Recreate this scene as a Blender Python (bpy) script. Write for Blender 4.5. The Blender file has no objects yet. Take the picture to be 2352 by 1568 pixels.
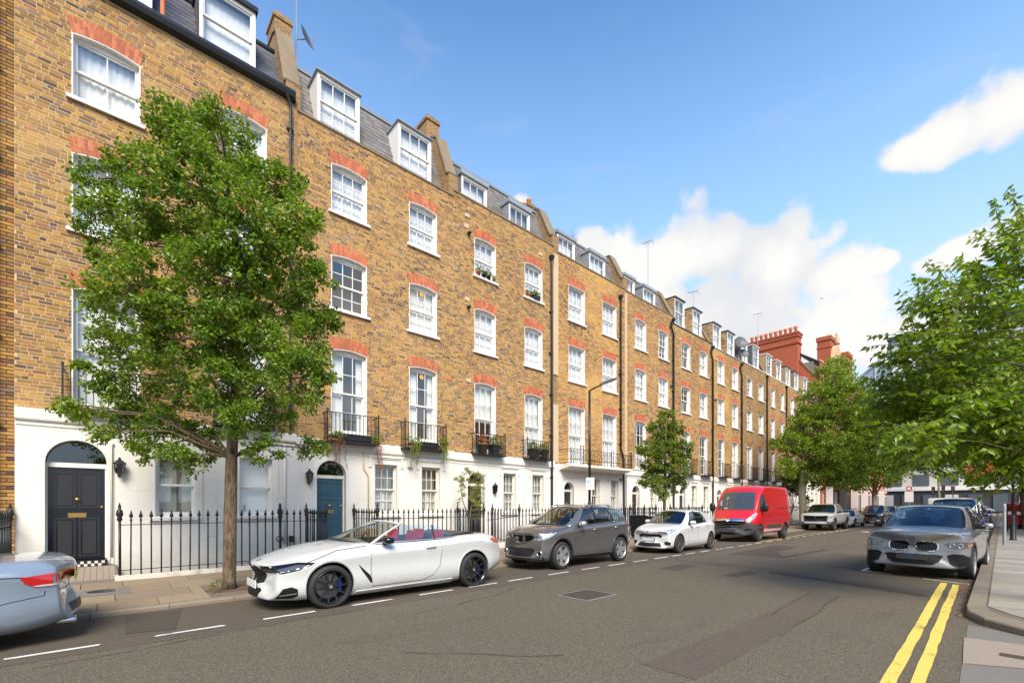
import bpy, bmesh, math, random
from mathutils import Vector, Matrix, geometry
from mathutils.bvhtree import BVHTree
R = random.Random(11)
rad = math.radians
sc = bpy.context.scene
COL = sc.collection

# ------------------------------------------------------------------ camera, sky, sun, exposure
TH = math.atan(1159.0 / 1045.33)            # the street runs 48 degrees to the right of the optical axis
CAM_H = 1.592
cam = bpy.data.cameras.new('camera'); camo = bpy.data.objects.new('camera', cam); COL.objects.link(camo)
cam.sensor_width = 36.0; cam.lens = 16.0; cam.clip_start = 0.05; cam.clip_end = 2000
cam.shift_y = (1157.5 - 784.0) / 2352.0
camo.location = (0, 0, CAM_H); camo.rotation_euler = (rad(90), 0, TH - rad(90))
sc.camera = camo
sc.view_settings.view_transform = 'Standard'; sc.view_settings.look = 'None'
sc.view_settings.exposure = 0.66; sc.view_settings.gamma = 1.0
sc.cycles.max_bounces = 6; sc.cycles.diffuse_bounces = 3; sc.cycles.glossy_bounces = 3
sc.cycles.transmission_bounces = 4; sc.cycles.transparent_max_bounces = 12
sc.cycles.caustics_reflective = False; sc.cycles.caustics_refractive = False
sc.cycles.use_denoising = True; sc.cycles.sample_clamp_indirect = 6.0

SUN_AZ, SUN_EL = rad(-122), rad(45)          # where the sun stands (from +X, anticlockwise): behind the camera

class NT:
    def __init__(s, nt): s.t = nt; s.k = 0
    def n(s, typ, ins=None, **props):
        nd = s.t.nodes.new(typ); s.k += 1; nd.location = (s.k * 30, -s.k * 10)
        for a, b in props.items(): setattr(nd, a, b)
        for a, b in (ins or {}).items(): s.set(nd.inputs[a], b)
        return nd
    def set(s, sock, v):
        if isinstance(v, bpy.types.NodeSocket): s.t.links.new(v, sock)
        elif v is not None:
            if sock.type == 'RGBA' and len(v) == 3: v = (*v, 1)
            sock.default_value = v
    def m(s, op, a, b=None, c=None, clamp=False):
        nd = s.n('ShaderNodeMath', operation=op, use_clamp=clamp); s.set(nd.inputs[0], a)
        if b is not None: s.set(nd.inputs[1], b)
        if c is not None: s.set(nd.inputs[2], c)
        return nd.outputs[0]
    def mix(s, f, a, b, typ='MIX'):
        nd = s.n('ShaderNodeMix', data_type='RGBA', blend_type=typ); s.set(nd.inputs[0], f); s.set(nd.inputs[6], a); s.set(nd.inputs[7], b)
        return nd.outputs[2]
    def step(s, v, a, b, c=0.0, d=1.0):
        nd = s.n('ShaderNodeMapRange', interpolation_type='SMOOTHSTEP'); nd.clamp = True
        for i, q in enumerate((v, a, b, c, d)): s.set(nd.inputs[i], q)
        return nd.outputs[0]
    def noise(s, vec=None, scale=5.0, detail=4.0, rough=0.55, dist=0.0):
        nd = s.n('ShaderNodeTexNoise', {'Scale': scale, 'Detail': detail, 'Roughness': rough, 'Distortion': dist})
        if vec is not None: s.set(nd.inputs['Vector'], vec)
        return nd.outputs['Fac']
    def vec(s, op, a, b=None):
        nd = s.n('ShaderNodeVectorMath', operation=op); s.set(nd.inputs[0], a)
        if b is not None: s.set(nd.inputs[3] if op == 'SCALE' else nd.inputs[1], b)
        return nd.outputs[0]
    def ramp(s, fac, stops, interp='LINEAR'):
        nd = s.n('ShaderNodeValToRGB'); e = nd.color_ramp; e.interpolation = interp
        while len(e.elements) < len(stops): e.elements.new(0.5)
        for el, (p, c) in zip(e.elements, stops): el.position = p; el.color = (*c, 1)
        s.set(nd.inputs[0], fac); return nd.outputs[0]

w = bpy.data.worlds.new('World'); sc.world = w; w.use_nodes = True
w.cycles.sampling_method = 'MANUAL'; w.cycles.sample_map_resolution = 512
N = NT(w.node_tree); w.node_tree.nodes.clear()
sky = N.n('ShaderNodeTexSky', sky_type='NISHITA'); sky.sun_disc = False
sky.sun_elevation = SUN_EL; sky.sun_rotation = rad(90) - SUN_AZ
sky.air_density = 1.0; sky.dust_density = 0.6; sky.ozone_density = 3.0
dirn = N.n('ShaderNodeTexCoord').outputs['Generated']
xyz = N.n('ShaderNodeSeparateXYZ', {0: dirn})
el = N.m('ARCSINE', xyz.outputs[2]); az = N.m('ARCTAN2', xyz.outputs[1], xyz.outputs[0])
# cumulus banks round the horizon: (azimuth, elevation, half width, half height) in degrees
BANKS = [(39, 28.8, 4.0, 3.0), (33, 26, 6.5, 4.6), (25.5, 27.0, 7.5, 5.0), (18, 24.6, 6.5, 4.2), (12.5, 22.6, 4.0, 2.6), (28, 20.5, 16, 5.0), (15, 16.5, 13, 5), (9.3, 22.6, 2.4, 1.2), (47, 33.2, 1.5, 1.2), (7.5, 30.3, 2.8, 1.5), (4.2, 30.2, 3.8, 2.3), (.8, 30, 4.5, 3.2), (-3.2, 30, 5, 3.4), (3, 21.3, 4, 1.5), (-2, 22.3, 4, 1.9),
         (72, 24, 12, 5), (108, 28, 10, 4), (147, 22, 13, 5), (-172, 29, 10, 4), (-135, 23, 13, 5), (-95, 30, 10, 4.5), (-60, 22, 12, 5), (-28, 27, 9, 4)]
big = N.noise(dirn, 8.0, 6.0, 0.56, 0.0); vor = N.n('ShaderNodeTexVoronoi', {'Vector': N.vec('ADD', dirn, N.vec('SCALE', N.n('ShaderNodeTexNoise', {'Vector': dirn, 'Scale': 11.0, 'Detail': 3.0}).outputs['Color'], 0.05)), 'Scale': 13.0, 'Smoothness': 0.6}, feature='SMOOTH_F1').outputs['Distance']; fine = N.noise(dirn, 26.0, 6.0, 0.6)
dens = None; lit = None
for a, e, wa, we in BANKS:
    dx = N.m('DIVIDE', N.m('SUBTRACT', az, rad(a)), rad(wa)); dy = N.m('DIVIDE', N.m('SUBTRACT', el, rad(e)), rad(we))
    d = N.m('SUBTRACT', 1.0, N.m('SQRT', N.m('ADD', N.m('MULTIPLY', dx, dx), N.m('MULTIPLY', dy, dy))))
    dens = d if dens is None else N.m('SMOOTH_MAX', dens, d, 0.25)
puff = N.m('ADD', N.m('ADD', N.m('MULTIPLY', N.m('SUBTRACT', big, 0.5), 1.1), N.m('MULTIPLY', N.m('SUBTRACT', 0.42, vor), 0.9)), N.m('MULTIPLY', N.m('SUBTRACT', fine, 0.5), 0.7))
rho = N.m('ADD', dens, puff)
alpha = N.step(rho, -0.10, 0.26)
wisp = N.m('MULTIPLY', N.step(N.noise(N.vec('MULTIPLY', dirn, (2.0, 2.0, 7.0)), 2.4, 6.0, 0.6, 0.8), 0.55, 0.9), 0.22)
veil = N.m('MULTIPLY', N.step(el, rad(30), rad(8)), 0.75)
alpha = N.m('MAXIMUM', alpha, N.m('MAXIMUM', veil, wisp))
shade = N.m('ADD', N.m('MULTIPLY', rho, 0.55), N.m('MULTIPLY', N.m('SUBTRACT', N.noise(dirn, 5.0, 3.0, 0.5), 0.5), 1.6))
ccol = N.mix(N.step(shade, -0.1, 0.55), (5.1, 5.25, 5.5), (6.5, 6.4, 6.2))
skyc = N.mix(1.0, sky.outputs[0], (0.56, 1.16, 1.72), 'MULTIPLY')
skyc = N.mix(N.step(el, rad(62), rad(10)), skyc, N.mix(0.6, skyc, (5.4, 8.1, 10.6)))
bg = N.n('ShaderNodeBackground', {'Color': N.mix(alpha, skyc, ccol), 'Strength': 0.10})
w.node_tree.links.new(bg.outputs[0], N.n('ShaderNodeOutputWorld').inputs[0])

sun = bpy.data.lights.new('sun', 'SUN'); suno = bpy.data.objects.new('sun', sun); COL.objects.link(suno)
sun.energy = 3.9; sun.angle = rad(30); sun.color = (1.0, 0.89, 0.73)
sd = Vector((math.cos(SUN_AZ) * math.cos(SUN_EL), math.sin(SUN_AZ) * math.cos(SUN_EL), math.sin(SUN_EL)))
suno.rotation_euler = sd.to_track_quat('Z', 'Y').to_euler()

# ------------------------------------------------------------------ mesh helpers
WORLD = {}                                   # world matrix of every parent
def attach(o, parent, local=False):
    COL.objects.link(o)
    if parent is not None:
        o.parent = parent
        if not local: o.matrix_parent_inverse = WORLD[parent.name].inverted()
    WORLD[o.name] = o.matrix_basis.copy() if not (local and parent) else WORLD[parent.name] @ o.matrix_basis
    return o
def tag(o, label=None, cat=None, group=None, kind=None):
    if label: o['label'] = label
    if cat: o['category'] = cat
    if group: o['group'] = group
    if kind: o['kind'] = kind
    return o
def thing(name, label, cat, loc=(0, 0, 0), rz=0.0, group=None):
    o = bpy.data.objects.new(name, None); o.empty_display_size = 0.2
    o.location = loc; o.rotation_euler = (0, 0, rz)
    o.matrix_basis = Matrix.Translation(loc) @ Matrix.Rotation(rz, 4, 'Z')
    attach(o, None); return tag(o, label, cat, group)
class MB:
    def __init__(s): s.v = []; s.f = []; s.mi = []
    def add(s, vs, fs, mi=0):
        b = len(s.v); s.v += [tuple(p) for p in vs]; s.f += [tuple(b + i for i in f) for f in fs]; s.mi += [mi] * len(fs); return s
    def box(s, x0, x1, y0, y1, z0, z1, mi=0, skip=''):
        fs = {'b': (0, 3, 2, 1), 't': (4, 5, 6, 7), 'f': (0, 1, 5, 4), 'r': (1, 2, 6, 5), 'k': (2, 3, 7, 6), 'l': (3, 0, 4, 7)}
        return s.add([(x0, y0, z0), (x1, y0, z0), (x1, y1, z0), (x0, y1, z0), (x0, y0, z1), (x1, y0, z1), (x1, y1, z1), (x0, y1, z1)], [f for k, f in fs.items() if k not in skip], mi)
    def bar(s, p, q, w, h=None, mi=0):
        p, q = Vector(p), Vector(q); h = h or w; d = (q - p).normalized()
        a = d.cross(Vector((0, 0, 1)) if abs(d.z) < .95 else Vector((0, 1, 0))).normalized(); b = a.cross(d)
        c = [(-.5, -.5), (.5, -.5), (.5, .5), (-.5, .5)]
        return s.add([e + a * (w * i) + b * (h * j) for e in (p, q) for i, j in c], [(0, 1, 5, 4), (1, 2, 6, 5), (2, 3, 7, 6), (3, 0, 4, 7), (3, 2, 1, 0), (4, 5, 6, 7)], mi)
    def tube(s, pts, r, n=8, mi=0, cap=True):
        pts = [Vector(p) for p in pts]; rs = r if isinstance(r, (list, tuple)) else [r] * len(pts)
        vs = []; a = None
        for i, p in enumerate(pts):
            d = (pts[min(i + 1, len(pts) - 1)] - pts[max(i - 1, 0)]).normalized()
            if a is None: a = d.cross(Vector((0, 0, 1)) if abs(d.z) < .9 else Vector((0, 1, 0))).normalized()
            a = (a - d * a.dot(d)).normalized(); b = d.cross(a)
            vs += [p + (a * math.cos(2 * math.pi * k / n) + b * math.sin(2 * math.pi * k / n)) * rs[i] for k in range(n)]
        fs = [(i * n + k, i * n + (k + 1) % n, (i + 1) * n + (k + 1) % n, (i + 1) * n + k) for i in range(len(pts) - 1) for k in range(n)]
        if cap: fs += [tuple(range(n - 1, -1, -1)), tuple((len(pts) - 1) * n + k for k in range(n))]
        return s.add(vs, fs, mi)
    def lathe(s, prof, c=(0, 0, 0), ax='z', n=16, mi=0, a0=0.0, a1=2 * math.pi):
        full = abs(a1 - a0 - 2 * math.pi) < 1e-6; m = n if full else n + 1; vs = []
        for r, h in prof:
            for k in range(m):
                t = a0 + (a1 - a0) * k / n; u, v = r * math.cos(t), r * math.sin(t)
                p = {'z': (u, v, h), 'y': (u, h, v), 'x': (h, u, v)}[ax]; vs.append((c[0] + p[0], c[1] + p[1], c[2] + p[2]))
        fs = [(i * m + k, i * m + (k + 1) % m, (i + 1) * m + (k + 1) % m, (i + 1) * m + k) for i in range(len(prof) - 1) for k in range(n)]
        return s.add(vs, fs, mi)
    def prism(s, poly, fn, t0, t1, mi=0):
        """closed polygon (a, b) extruded from t0 to t1; fn(a, b, t) gives the point"""
        n = len(poly); tri = geometry.tessellate_polygon([[Vector((a, b, 0)) for a, b in poly]])
        vs = [fn(a, b, t0) for a, b in poly] + [fn(a, b, t1) for a, b in poly]
        fs = [tuple(t) for t in tri] + [tuple(n + i for i in reversed(t)) for t in tri] + [(i, (i + 1) % n, n + (i + 1) % n, n + i) for i in range(n)]
        return s.add(vs, fs, mi)
    def panel(s, outer, holes, fn, depth, mi=0, mir=None):
        """flat wall (a, b) with holes, its reveals running back by depth; fn(a, b, d)"""
        loops = [outer] + holes
        pts = [p for l in loops for p in l]
        tri = geometry.tessellate_polygon([[Vector((a, b, 0)) for a, b in l] for l in loops])
        s.add([fn(a, b, 0) for a, b in pts], [tuple(t) for t in tri], mi)
        for l in holes:
            n = len(l); s.add([fn(a, b, 0) for a, b in l] + [fn(a, b, depth) for a, b in l], [(i, (i + 1) % n, n + (i + 1) % n, n + i) for i in range(n)], mi if mir is None else mir)
        return s
    def mesh(s, name, mats, smooth=False):
        me = bpy.data.meshes.new(name); me.from_pydata(s.v, [], s.f)
        for m in (mats if isinstance(mats, (list, tuple)) else [mats]): me.materials.append(m)
        if any(s.mi): me.polygons.foreach_set('material_index', s.mi)
        if smooth: me.polygons.foreach_set('use_smooth', [True] * len(me.polygons))
        me.update(); return me
    def build(s, name, mats, parent=None, smooth=False, local=False, fix=False):
        me = s.mesh(name, mats, smooth)
        if fix: fixn(me)
        if smooth == 'auto': sharp(me)
        return attach(bpy.data.objects.new(name, me), parent, local)
def fixn(me):
    bm = bmesh.new(); bm.from_mesh(me); bmesh.ops.recalc_face_normals(bm, faces=bm.faces); bm.to_mesh(me); bm.free()
def sharp(me, ang=35):
    bm = bmesh.new(); bm.from_mesh(me); lim = rad(ang)
    for e in bm.edges:
        if len(e.link_faces) != 2 or e.calc_face_angle(0) > lim: e.smooth = False
    for f in bm.faces: f.smooth = True
    bm.to_mesh(me); bm.free()
def inst(me, name, parent, loc=(0, 0, 0), rot=(0, 0, 0), scale=(1, 1, 1), local=False):
    o = bpy.data.objects.new(name, me)
    o.location = loc; o.rotation_euler = rot; o.scale = scale
    if parent is not None:
        COL.objects.link(o); o.parent = parent
        if not local: o.matrix_parent_inverse = WORLD[parent.name].inverted()
        return o
    return attach(o, None)
def copy_tree(o, parent=None):
    c = o.copy(); COL.objects.link(c); c.parent = parent
    for ch in o.children: copy_tree(ch, c)
    return c
# ------------------------------------------------------------------ materials
MATS = {}
def mk(name):
    m = bpy.data.materials.new(name); m.use_nodes = True; nt = NT(m.node_tree); b = m.node_tree.nodes['Principled BSDF']; MATS[name] = m
    return m, nt, b
def mat(name, col, rough=0.6, metal=0.0, var=0.12, scale=6.0, bump=0.0, bscale=60.0, spec=0.5, coat=0.0, stain=None, stain_amt=0.0):
    """plain procedural surface: base colour broken up by noise, optional stains and relief"""
    m, t, b = mk(name); co = t.n('ShaderNodeNewGeometry').outputs['Position']
    c = t.mix(t.noise(co, scale, 5.0), [x * (1 - var) for x in col], [min(1, x * (1 + var)) for x in col])
    if stain: c = t.mix(t.m('MULTIPLY', t.step(t.noise(t.vec('MULTIPLY', co, (1.0, 1.0, 0.45)), 1.7, 6.0, 0.65), 0.5, 0.78), stain_amt), c, stain)
    t.set(b.inputs['Base Color'], c); b.inputs['Metallic'].default_value = metal; b.inputs['Specular IOR Level'].default_value = spec
    t.set(b.inputs['Roughness'], t.m('ADD', rough, t.m('MULTIPLY', t.m('SUBTRACT', t.noise(co, scale * 3, 3.0), 0.5), 0.2)) if coat == 0 else rough)
    b.inputs['Coat Weight'].default_value = coat; b.inputs['Coat Roughness'].default_value = 0.04
    if bump:
        bp = t.n('ShaderNodeBump', {'Strength': bump, 'Distance': 0.01, 'Height': t.noise(co, bscale, 4.0)}); t.set(b.inputs['Normal'], bp.outputs[0])
    return m
def brick_mat(name, stops, patch=(0.62, 0.40, 0.16), patch_amt=0.35, patch_scale=0.5):
    m, t, b = mk(name); co = t.n('ShaderNodeNewGeometry'); pos = co.outputs['Position']
    r = t.m('FRACT', t.m('ADD', co.outputs['Random Per Island'], t.n('ShaderNodeObjectInfo').outputs['Random']))
    c = t.ramp(r, stops, 'CONSTANT')
    c = t.mix(t.m('MULTIPLY', t.step(t.noise(pos, patch_scale, 5.0, 0.6), 0.42, 0.72), patch_amt), c, patch)
    v = t.m('ADD', 0.58, t.m('MULTIPLY', t.noise(pos, 24.0, 6.0, 0.75), 0.84))
    c = t.mix(1.0, c, t.n('ShaderNodeCombineColor', {0: v, 1: v, 2: v}).outputs[0], 'MULTIPLY')
    soot = t.step(t.noise(t.vec('MULTIPLY', pos, (1.0, 1.0, 0.5)), 0.8, 6.0, 0.7), 0.56, 0.8)
    c = t.mix(t.m('MULTIPLY', soot, 0.3), c, (0.16, 0.10, 0.055))
    t.set(b.inputs['Base Color'], c); b.inputs['Roughness'].default_value = 0.9; b.inputs['Specular IOR Level'].default_value = 0.2
    bp = t.n('ShaderNodeBump', {'Strength': 0.5, 'Distance': 0.006, 'Height': t.noise(pos, 90.0, 5.0, 0.7)}); t.set(b.inputs['Normal'], bp.outputs[0])
    return m
def pal(y=1.0, red=0.0):
    """London stock palette: share of yellow and of red varied by house"""
    c = [(0.0, (0.319, 0.172, 0.059)), (0.14, (0.405, 0.224, 0.068)), (0.27, (0.253, 0.139, 0.056)), (0.40, (0.471, 0.259, 0.068)), (0.50, (0.349, 0.189, 0.065)), (0.61, (0.208, 0.113, 0.057)), (0.71, (0.427, 0.259, 0.106)),
         (0.79, (0.158, 0.095, 0.065)), (0.86, (0.337, 0.144, 0.074)), (0.90, (0.224, 0.150, 0.118)), (0.96, (0.084, 0.062, 0.056))]
    return [(p, (min(1, a[0] * y), min(1, a[1] * (0.35 + 0.65 * y) * (1 - red * .12)), a[2] * (1 - red * .1))) for p, a in c]
BRICK = [brick_mat('stock_brick_a', pal(1.0)), brick_mat('stock_brick_b', pal(1.02), patch_amt=0.25), brick_mat('stock_brick_c', pal(1.05), (0.66, 0.42, 0.14), 0.4),
         brick_mat('stock_brick_d', pal(1.12), (0.72, 0.42, 0.12), 0.65, 0.35), brick_mat('stock_brick_e', pal(1.1), (0.74, 0.46, 0.14), 0.8, 0.3), brick_mat('stock_brick_f', pal(0.9), (0.5, 0.32, 0.15), 0.3)]
REDBRICK = brick_mat('red_rubber_brick', [(0, (0.54, 0.165, 0.085)), (.3, (0.47, 0.14, 0.075)), (.6, (0.60, 0.205, 0.10)), (.85, (0.40, 0.125, 0.075))], (0.55, 0.2, 0.1), 0.25)
MANSION = brick_mat('mansion_red_brick', [(0, (0.50, 0.115, 0.045)), (.4, (0.44, 0.10, 0.04)), (.8, (0.54, 0.14, 0.055))], (0.42, 0.11, 0.05), 0.3)
MORTAR = mat('mortar', (0.64, 0.465, 0.265), 0.95, var=0.3, scale=3.0, bump=0.3)
MORTAR_LT = mat('arch_mortar', (0.62, 0.47, 0.33), 0.95, var=0.2, scale=6)
def stucco_mat():
    m, t, b = mk('white_stucco'); p = t.n('ShaderNodeNewGeometry').outputs['Position']; c = t.mix(t.noise(p, .9, 5.0), (0.76, 0.715, 0.645), (0.82, 0.785, 0.72))
    c = t.mix(t.m('MULTIPLY', t.step(t.noise(t.vec('MULTIPLY', p, (3.0, 3.0, .35)), 1.6, 6.0, .7), .52, .8), .5), c, (0.55, 0.49, 0.40))        # rain streaks
    z = t.n('ShaderNodeSeparateXYZ', {0: p}).outputs[2]; lo = t.m('MULTIPLY', t.step(t.m('ADD', z, t.m('MULTIPLY', t.noise(p, 2.2, 6.0, .7), 1.1)), 1.35, .35), .55)      # splash dirt thrown up from the pavement
    c = t.mix(lo, c, (0.46, 0.41, 0.33)); cr = t.n('ShaderNodeTexVoronoi', {'Vector': t.vec('ADD', p, t.vec('SCALE', t.n('ShaderNodeTexNoise', {'Vector': p, 'Scale': 2.0}).outputs['Color'], .5)), 'Scale': 0.7}, feature='DISTANCE_TO_EDGE').outputs['Distance']
    c = t.mix(t.m('MULTIPLY', t.step(cr, .006, .001), .4), c, (0.42, 0.38, 0.32)); t.set(b.inputs['Base Color'], c); b.inputs['Roughness'].default_value = .75
    bp = t.n('ShaderNodeBump', {'Strength': .15, 'Distance': .01, 'Height': t.noise(p, 30.0, 4.0)}); t.set(b.inputs['Normal'], bp.outputs[0]); return m
STUCCO = stucco_mat()
PAINT = mat('white_paint', (0.82, 0.795, 0.755), 0.45, var=0.04, scale=5, stain=(0.66, 0.63, 0.57), stain_amt=0.3)
CREAM = mat('cream_paint', (0.74, 0.70, 0.62), 0.5, var=0.05, scale=4)
STONE = mat('coping_stone', (0.235, 0.18, 0.115), 0.9, var=0.3, scale=3, bump=0.5, bscale=50, stain=(0.16, 0.12, 0.075), stain_amt=0.6)
RENDER_TAN = mat('tan_render', (0.60, 0.45, 0.28), 0.9, var=0.12, scale=3, bump=0.2)
LEAD = mat('lead_sheet', (0.34, 0.37, 0.40), 0.5, 0.3, var=0.2, scale=3)
SLATE = None
def island_mat(name, stops, rough, bump=0.2, bscale=40):
    m, t, b = mk(name); g = t.n('ShaderNodeNewGeometry')
    r = t.m('FRACT', t.m('ADD', g.outputs['Random Per Island'], t.n('ShaderNodeObjectInfo').outputs['Random']))
    c = t.ramp(r, stops); v = t.m('ADD', 0.75, t.m('MULTIPLY', t.noise(g.outputs['Position'], 7.0, 6.0, 0.65), 0.5))
    c = t.mix(1.0, c, t.n('ShaderNodeCombineColor', {0: v, 1: v, 2: v}).outputs[0], 'MULTIPLY')
    t.set(b.inputs['Base Color'], c); b.inputs['Roughness'].default_value = rough
    bp = t.n('ShaderNodeBump', {'Strength': bump, 'Distance': 0.005, 'Height': t.noise(g.outputs['Position'], bscale, 5.0, 0.7)}); t.set(b.inputs['Normal'], bp.outputs[0])
    return m
SLATE = island_mat('roof_slate', [(0, (0.13, 0.12, 0.115)), (.5, (0.18, 0.165, 0.155)), (.85, (0.22, 0.19, 0.165)), (1, (0.15, 0.15, 0.16))], 0.6)
SLATE_BLACK = island_mat('dark_slate', [(0, (0.085, 0.085, 0.095)), (1, (0.12, 0.12, 0.13))], 0.5)
TILE = island_mat('clay_tile', [(0, (0.36, 0.24, 0.12)), (.5, (0.46, 0.32, 0.16)), (.8, (0.22, 0.15, 0.085)), (1, (0.5, 0.36, 0.2))], 0.85)
TILE_BROWN = island_mat('brown_tile', [(0, (0.17, 0.10, 0.065)), (.6, (0.24, 0.14, 0.085)), (1, (0.13, 0.085, 0.06))], 0.85)
FLAG = island_mat('flagstone', [(0, (0.23, 0.17, 0.108)), (.5, (0.28, 0.21, 0.138)), (.8, (0.21, 0.16, 0.11)), (1, (0.30, 0.235, 0.165))], 0.9, 0.4, 55)
FLAG_GREY = island_mat('concrete_flag', [(0, (0.25, 0.215, 0.17)), (.4, (0.28, 0.245, 0.195)), (.7, (0.34, 0.305, 0.255)), (1, (0.235, 0.205, 0.165))], 0.9, 0.4, 55)
KERB = island_mat('granite_kerb', [(0, (0.20, 0.16, 0.115)), (.5, (0.24, 0.195, 0.14)), (1, (0.175, 0.14, 0.105))], 0.85, 0.6, 110)
IRON = mat('black_iron', (0.014, 0.013, 0.014), 0.42, var=0.3, scale=20)
PIPE = mat('black_pipe', (0.016, 0.016, 0.018), 0.35, var=0.3, scale=6)
RUBBER = mat('rubber', (0.022, 0.021, 0.02), 0.7, var=0.3, scale=15)
BLACK = mat('black_plastic', (0.018, 0.018, 0.019), 0.4, var=0.2, scale=12)
GLOSSBLACK = mat('gloss_black', (0.008, 0.008, 0.009), 0.12, var=0.1)
DARKIN = mat('dark_interior', (0.03, 0.028, 0.027), 0.8)
ROOM = mat('room_wall', (0.20, 0.18, 0.155), 0.9)
CHROME = mat('chrome', (0.75, 0.75, 0.76), 0.16, 1.0, var=0.05)
BRASS = mat('brass', (0.72, 0.42, 0.12), 0.3, 1.0, var=0.15, scale=30)
GREYMETAL = mat('grey_metal', (0.35, 0.36, 0.37), 0.45, 0.6)
BLIND = mat('white_blind', (0.86, 0.86, 0.84), 0.8, var=0.03)
NET = mat('net_curtain', (0.86, 0.86, 0.85), 0.9, var=0.06, scale=4)
BLINDGREY = mat('grey_blind', (0.46, 0.47, 0.43), 0.7, var=0.04)
CURTAIN = mat('grey_curtain', (0.30, 0.29, 0.27), 0.9, var=0.15)
TERRA = mat('terracotta', (0.56, 0.18, 0.075), 0.8, var=0.15, scale=10)
SOIL = mat('soil', (0.12, 0.075, 0.045), 0.95, var=0.4, scale=30, bump=0.8, bscale=50)
def glassy(name, tint=(0.75, 0.8, 0.8), refl=0.10, through=0.9, rough=0.015):
    m = bpy.data.materials.new(name); m.use_nodes = True; t = NT(m.node_tree); m.node_tree.nodes.clear(); MATS[name] = m
    fr = t.m('ADD', 0.03, t.m('MULTIPLY', t.m('POWER', t.n('ShaderNodeLayerWeight', {'Blend': 0.5}).outputs['Facing'], 4.5), 0.9))
    wob = t.n('ShaderNodeBump', {'Strength': 0.03, 'Distance': 0.05, 'Height': t.noise(t.n('ShaderNodeNewGeometry').outputs['Position'], 1.3, 2.0)})
    gl = t.n('ShaderNodeBsdfGlossy', {'Color': (0.95, 0.97, 1.0), 'Roughness': rough, 'Normal': wob.outputs[0]})
    tr = t.n('ShaderNodeBsdfTransparent', {'Color': [x * through for x in tint]})
    mx = t.n('ShaderNodeMixShader', {0: t.m('ADD', t.m('MULTIPLY', fr, 1.0), refl, clamp=True), 1: tr.outputs[0], 2: gl.outputs[0]})
    m.node_tree.links.new(mx.outputs[0], t.n('ShaderNodeOutputMaterial').inputs[0]); return m
GLASS = glassy('window_glass', (0.97, 0.985, 0.98), 0.13, 0.985)
CARGLASS = glassy('car_glass', (0.62, 0.72, 0.66), 0.08, 0.85)
CARGLASS_DARK = glassy('tinted_car_glass', (0.16, 0.17, 0.17), 0.10, 0.6)
CARGLASS_CLEAR = glassy('clear_car_glass', (0.86, 0.95, 0.93), 0.12, 0.95)
def paint(name, col, metal=0.0, rough=0.35, coat=1.0):
    m, t, b = mk(name); g = t.n('ShaderNodeNewGeometry').outputs['Position']
    c = t.mix(t.noise(g, 2.2, 5.0), [x * 0.93 for x in col], [min(1, x * 1.04) for x in col])
    z = t.n('ShaderNodeSeparateXYZ', {0: t.n('ShaderNodeTexCoord').outputs['Object']}).outputs[2]
    dust = t.m('MULTIPLY', t.step(t.m('ADD', z, t.m('MULTIPLY', t.noise(g, 9.0, 5.0), 0.25)), 0.62, 0.2), 0.3)     # road film thrown up round the sills
    t.set(b.inputs['Base Color'], t.mix(dust, c, (0.23, 0.20, 0.165)))
    b.inputs['Metallic'].default_value = metal; t.set(b.inputs['Roughness'], t.m('ADD', rough, t.m('MULTIPLY', dust, 0.6)))
    b.inputs['Coat Weight'].default_value = coat; t.set(b.inputs['Coat Roughness'], t.m('ADD', 0.035, t.m('MULTIPLY', dust, 0.8)))
    return m
def leaf_mat(name, stops, trans=0.42, gloss=0.35):
    m = bpy.data.materials.new(name); m.use_nodes = True; t = NT(m.node_tree); b = m.node_tree.nodes['Principled BSDF']; MATS[name] = m
    g = t.n('ShaderNodeNewGeometry'); c = t.ramp(g.outputs['Random Per Island'], stops)
    c = t.mix(t.m('MULTIPLY', t.step(t.noise(g.outputs['Position'], 1.1, 3.0), 0.4, 0.7), 0.4), c, stops[-1][1])
    t.set(b.inputs['Base Color'], c); b.inputs['Roughness'].default_value = gloss; b.inputs['Specular IOR Level'].default_value = 0.5
    tl = t.n('ShaderNodeBsdfTranslucent', {'Color': t.mix(1.0, c, (1.5, 1.6, 0.55), 'MULTIPLY')})
    mx = t.n('ShaderNodeMixShader', {0: trans, 1: b.outputs[0], 2: tl.outputs[0]})
    m.node_tree.links.new(mx.outputs[0], m.node_tree.nodes['Material Output'].inputs[0]); return m
LEAF_A = leaf_mat('pear_leaf', [(0, (0.047, 0.106, 0.012)), (.4, (0.101, 0.186, 0.019)), (.75, (0.195, 0.293, 0.023)), (1, (0.332, 0.411, 0.035))])
LEAF_B = leaf_mat('cherry_leaf', [(0, (0.078, 0.150, 0.010)), (.5, (0.150, 0.240, 0.013)), (1, (0.260, 0.351, 0.018))], 0.42)
LEAF_C = leaf_mat('maple_leaf', [(0, (0.063, 0.115, 0.013)), (.5, (0.132, 0.201, 0.017)), (1, (0.230, 0.287, 0.025))])
LEAF_D = leaf_mat('dark_leaf', [(0, (0.030, 0.075, 0.018)), (.6, (0.053, 0.112, 0.024)), (1, (0.090, 0.180, 0.030))])
LEAF_E = leaf_mat('plane_leaf', [(0, (0.088, 0.149, 0.013)), (.5, (0.176, 0.259, 0.018)), (1, (0.297, 0.363, 0.028))])
LEAF_LIME = leaf_mat('lime_leaf', [(0, (0.22, 0.28, 0.03)), (.6, (0.32, 0.36, 0.04)), (1, (0.14, 0.2, 0.03))])
LEAF_RUST = leaf_mat('dry_leaf', [(0, (0.42, 0.13, 0.05)), (.6, (0.5, 0.2, 0.08)), (1, (0.28, 0.1, 0.04))])
LEAF_OLIVE = leaf_mat('olive_leaf', [(0, (0.16, 0.19, 0.05)), (.6, (0.25, 0.27, 0.07)), (1, (0.34, 0.33, 0.12))])
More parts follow.
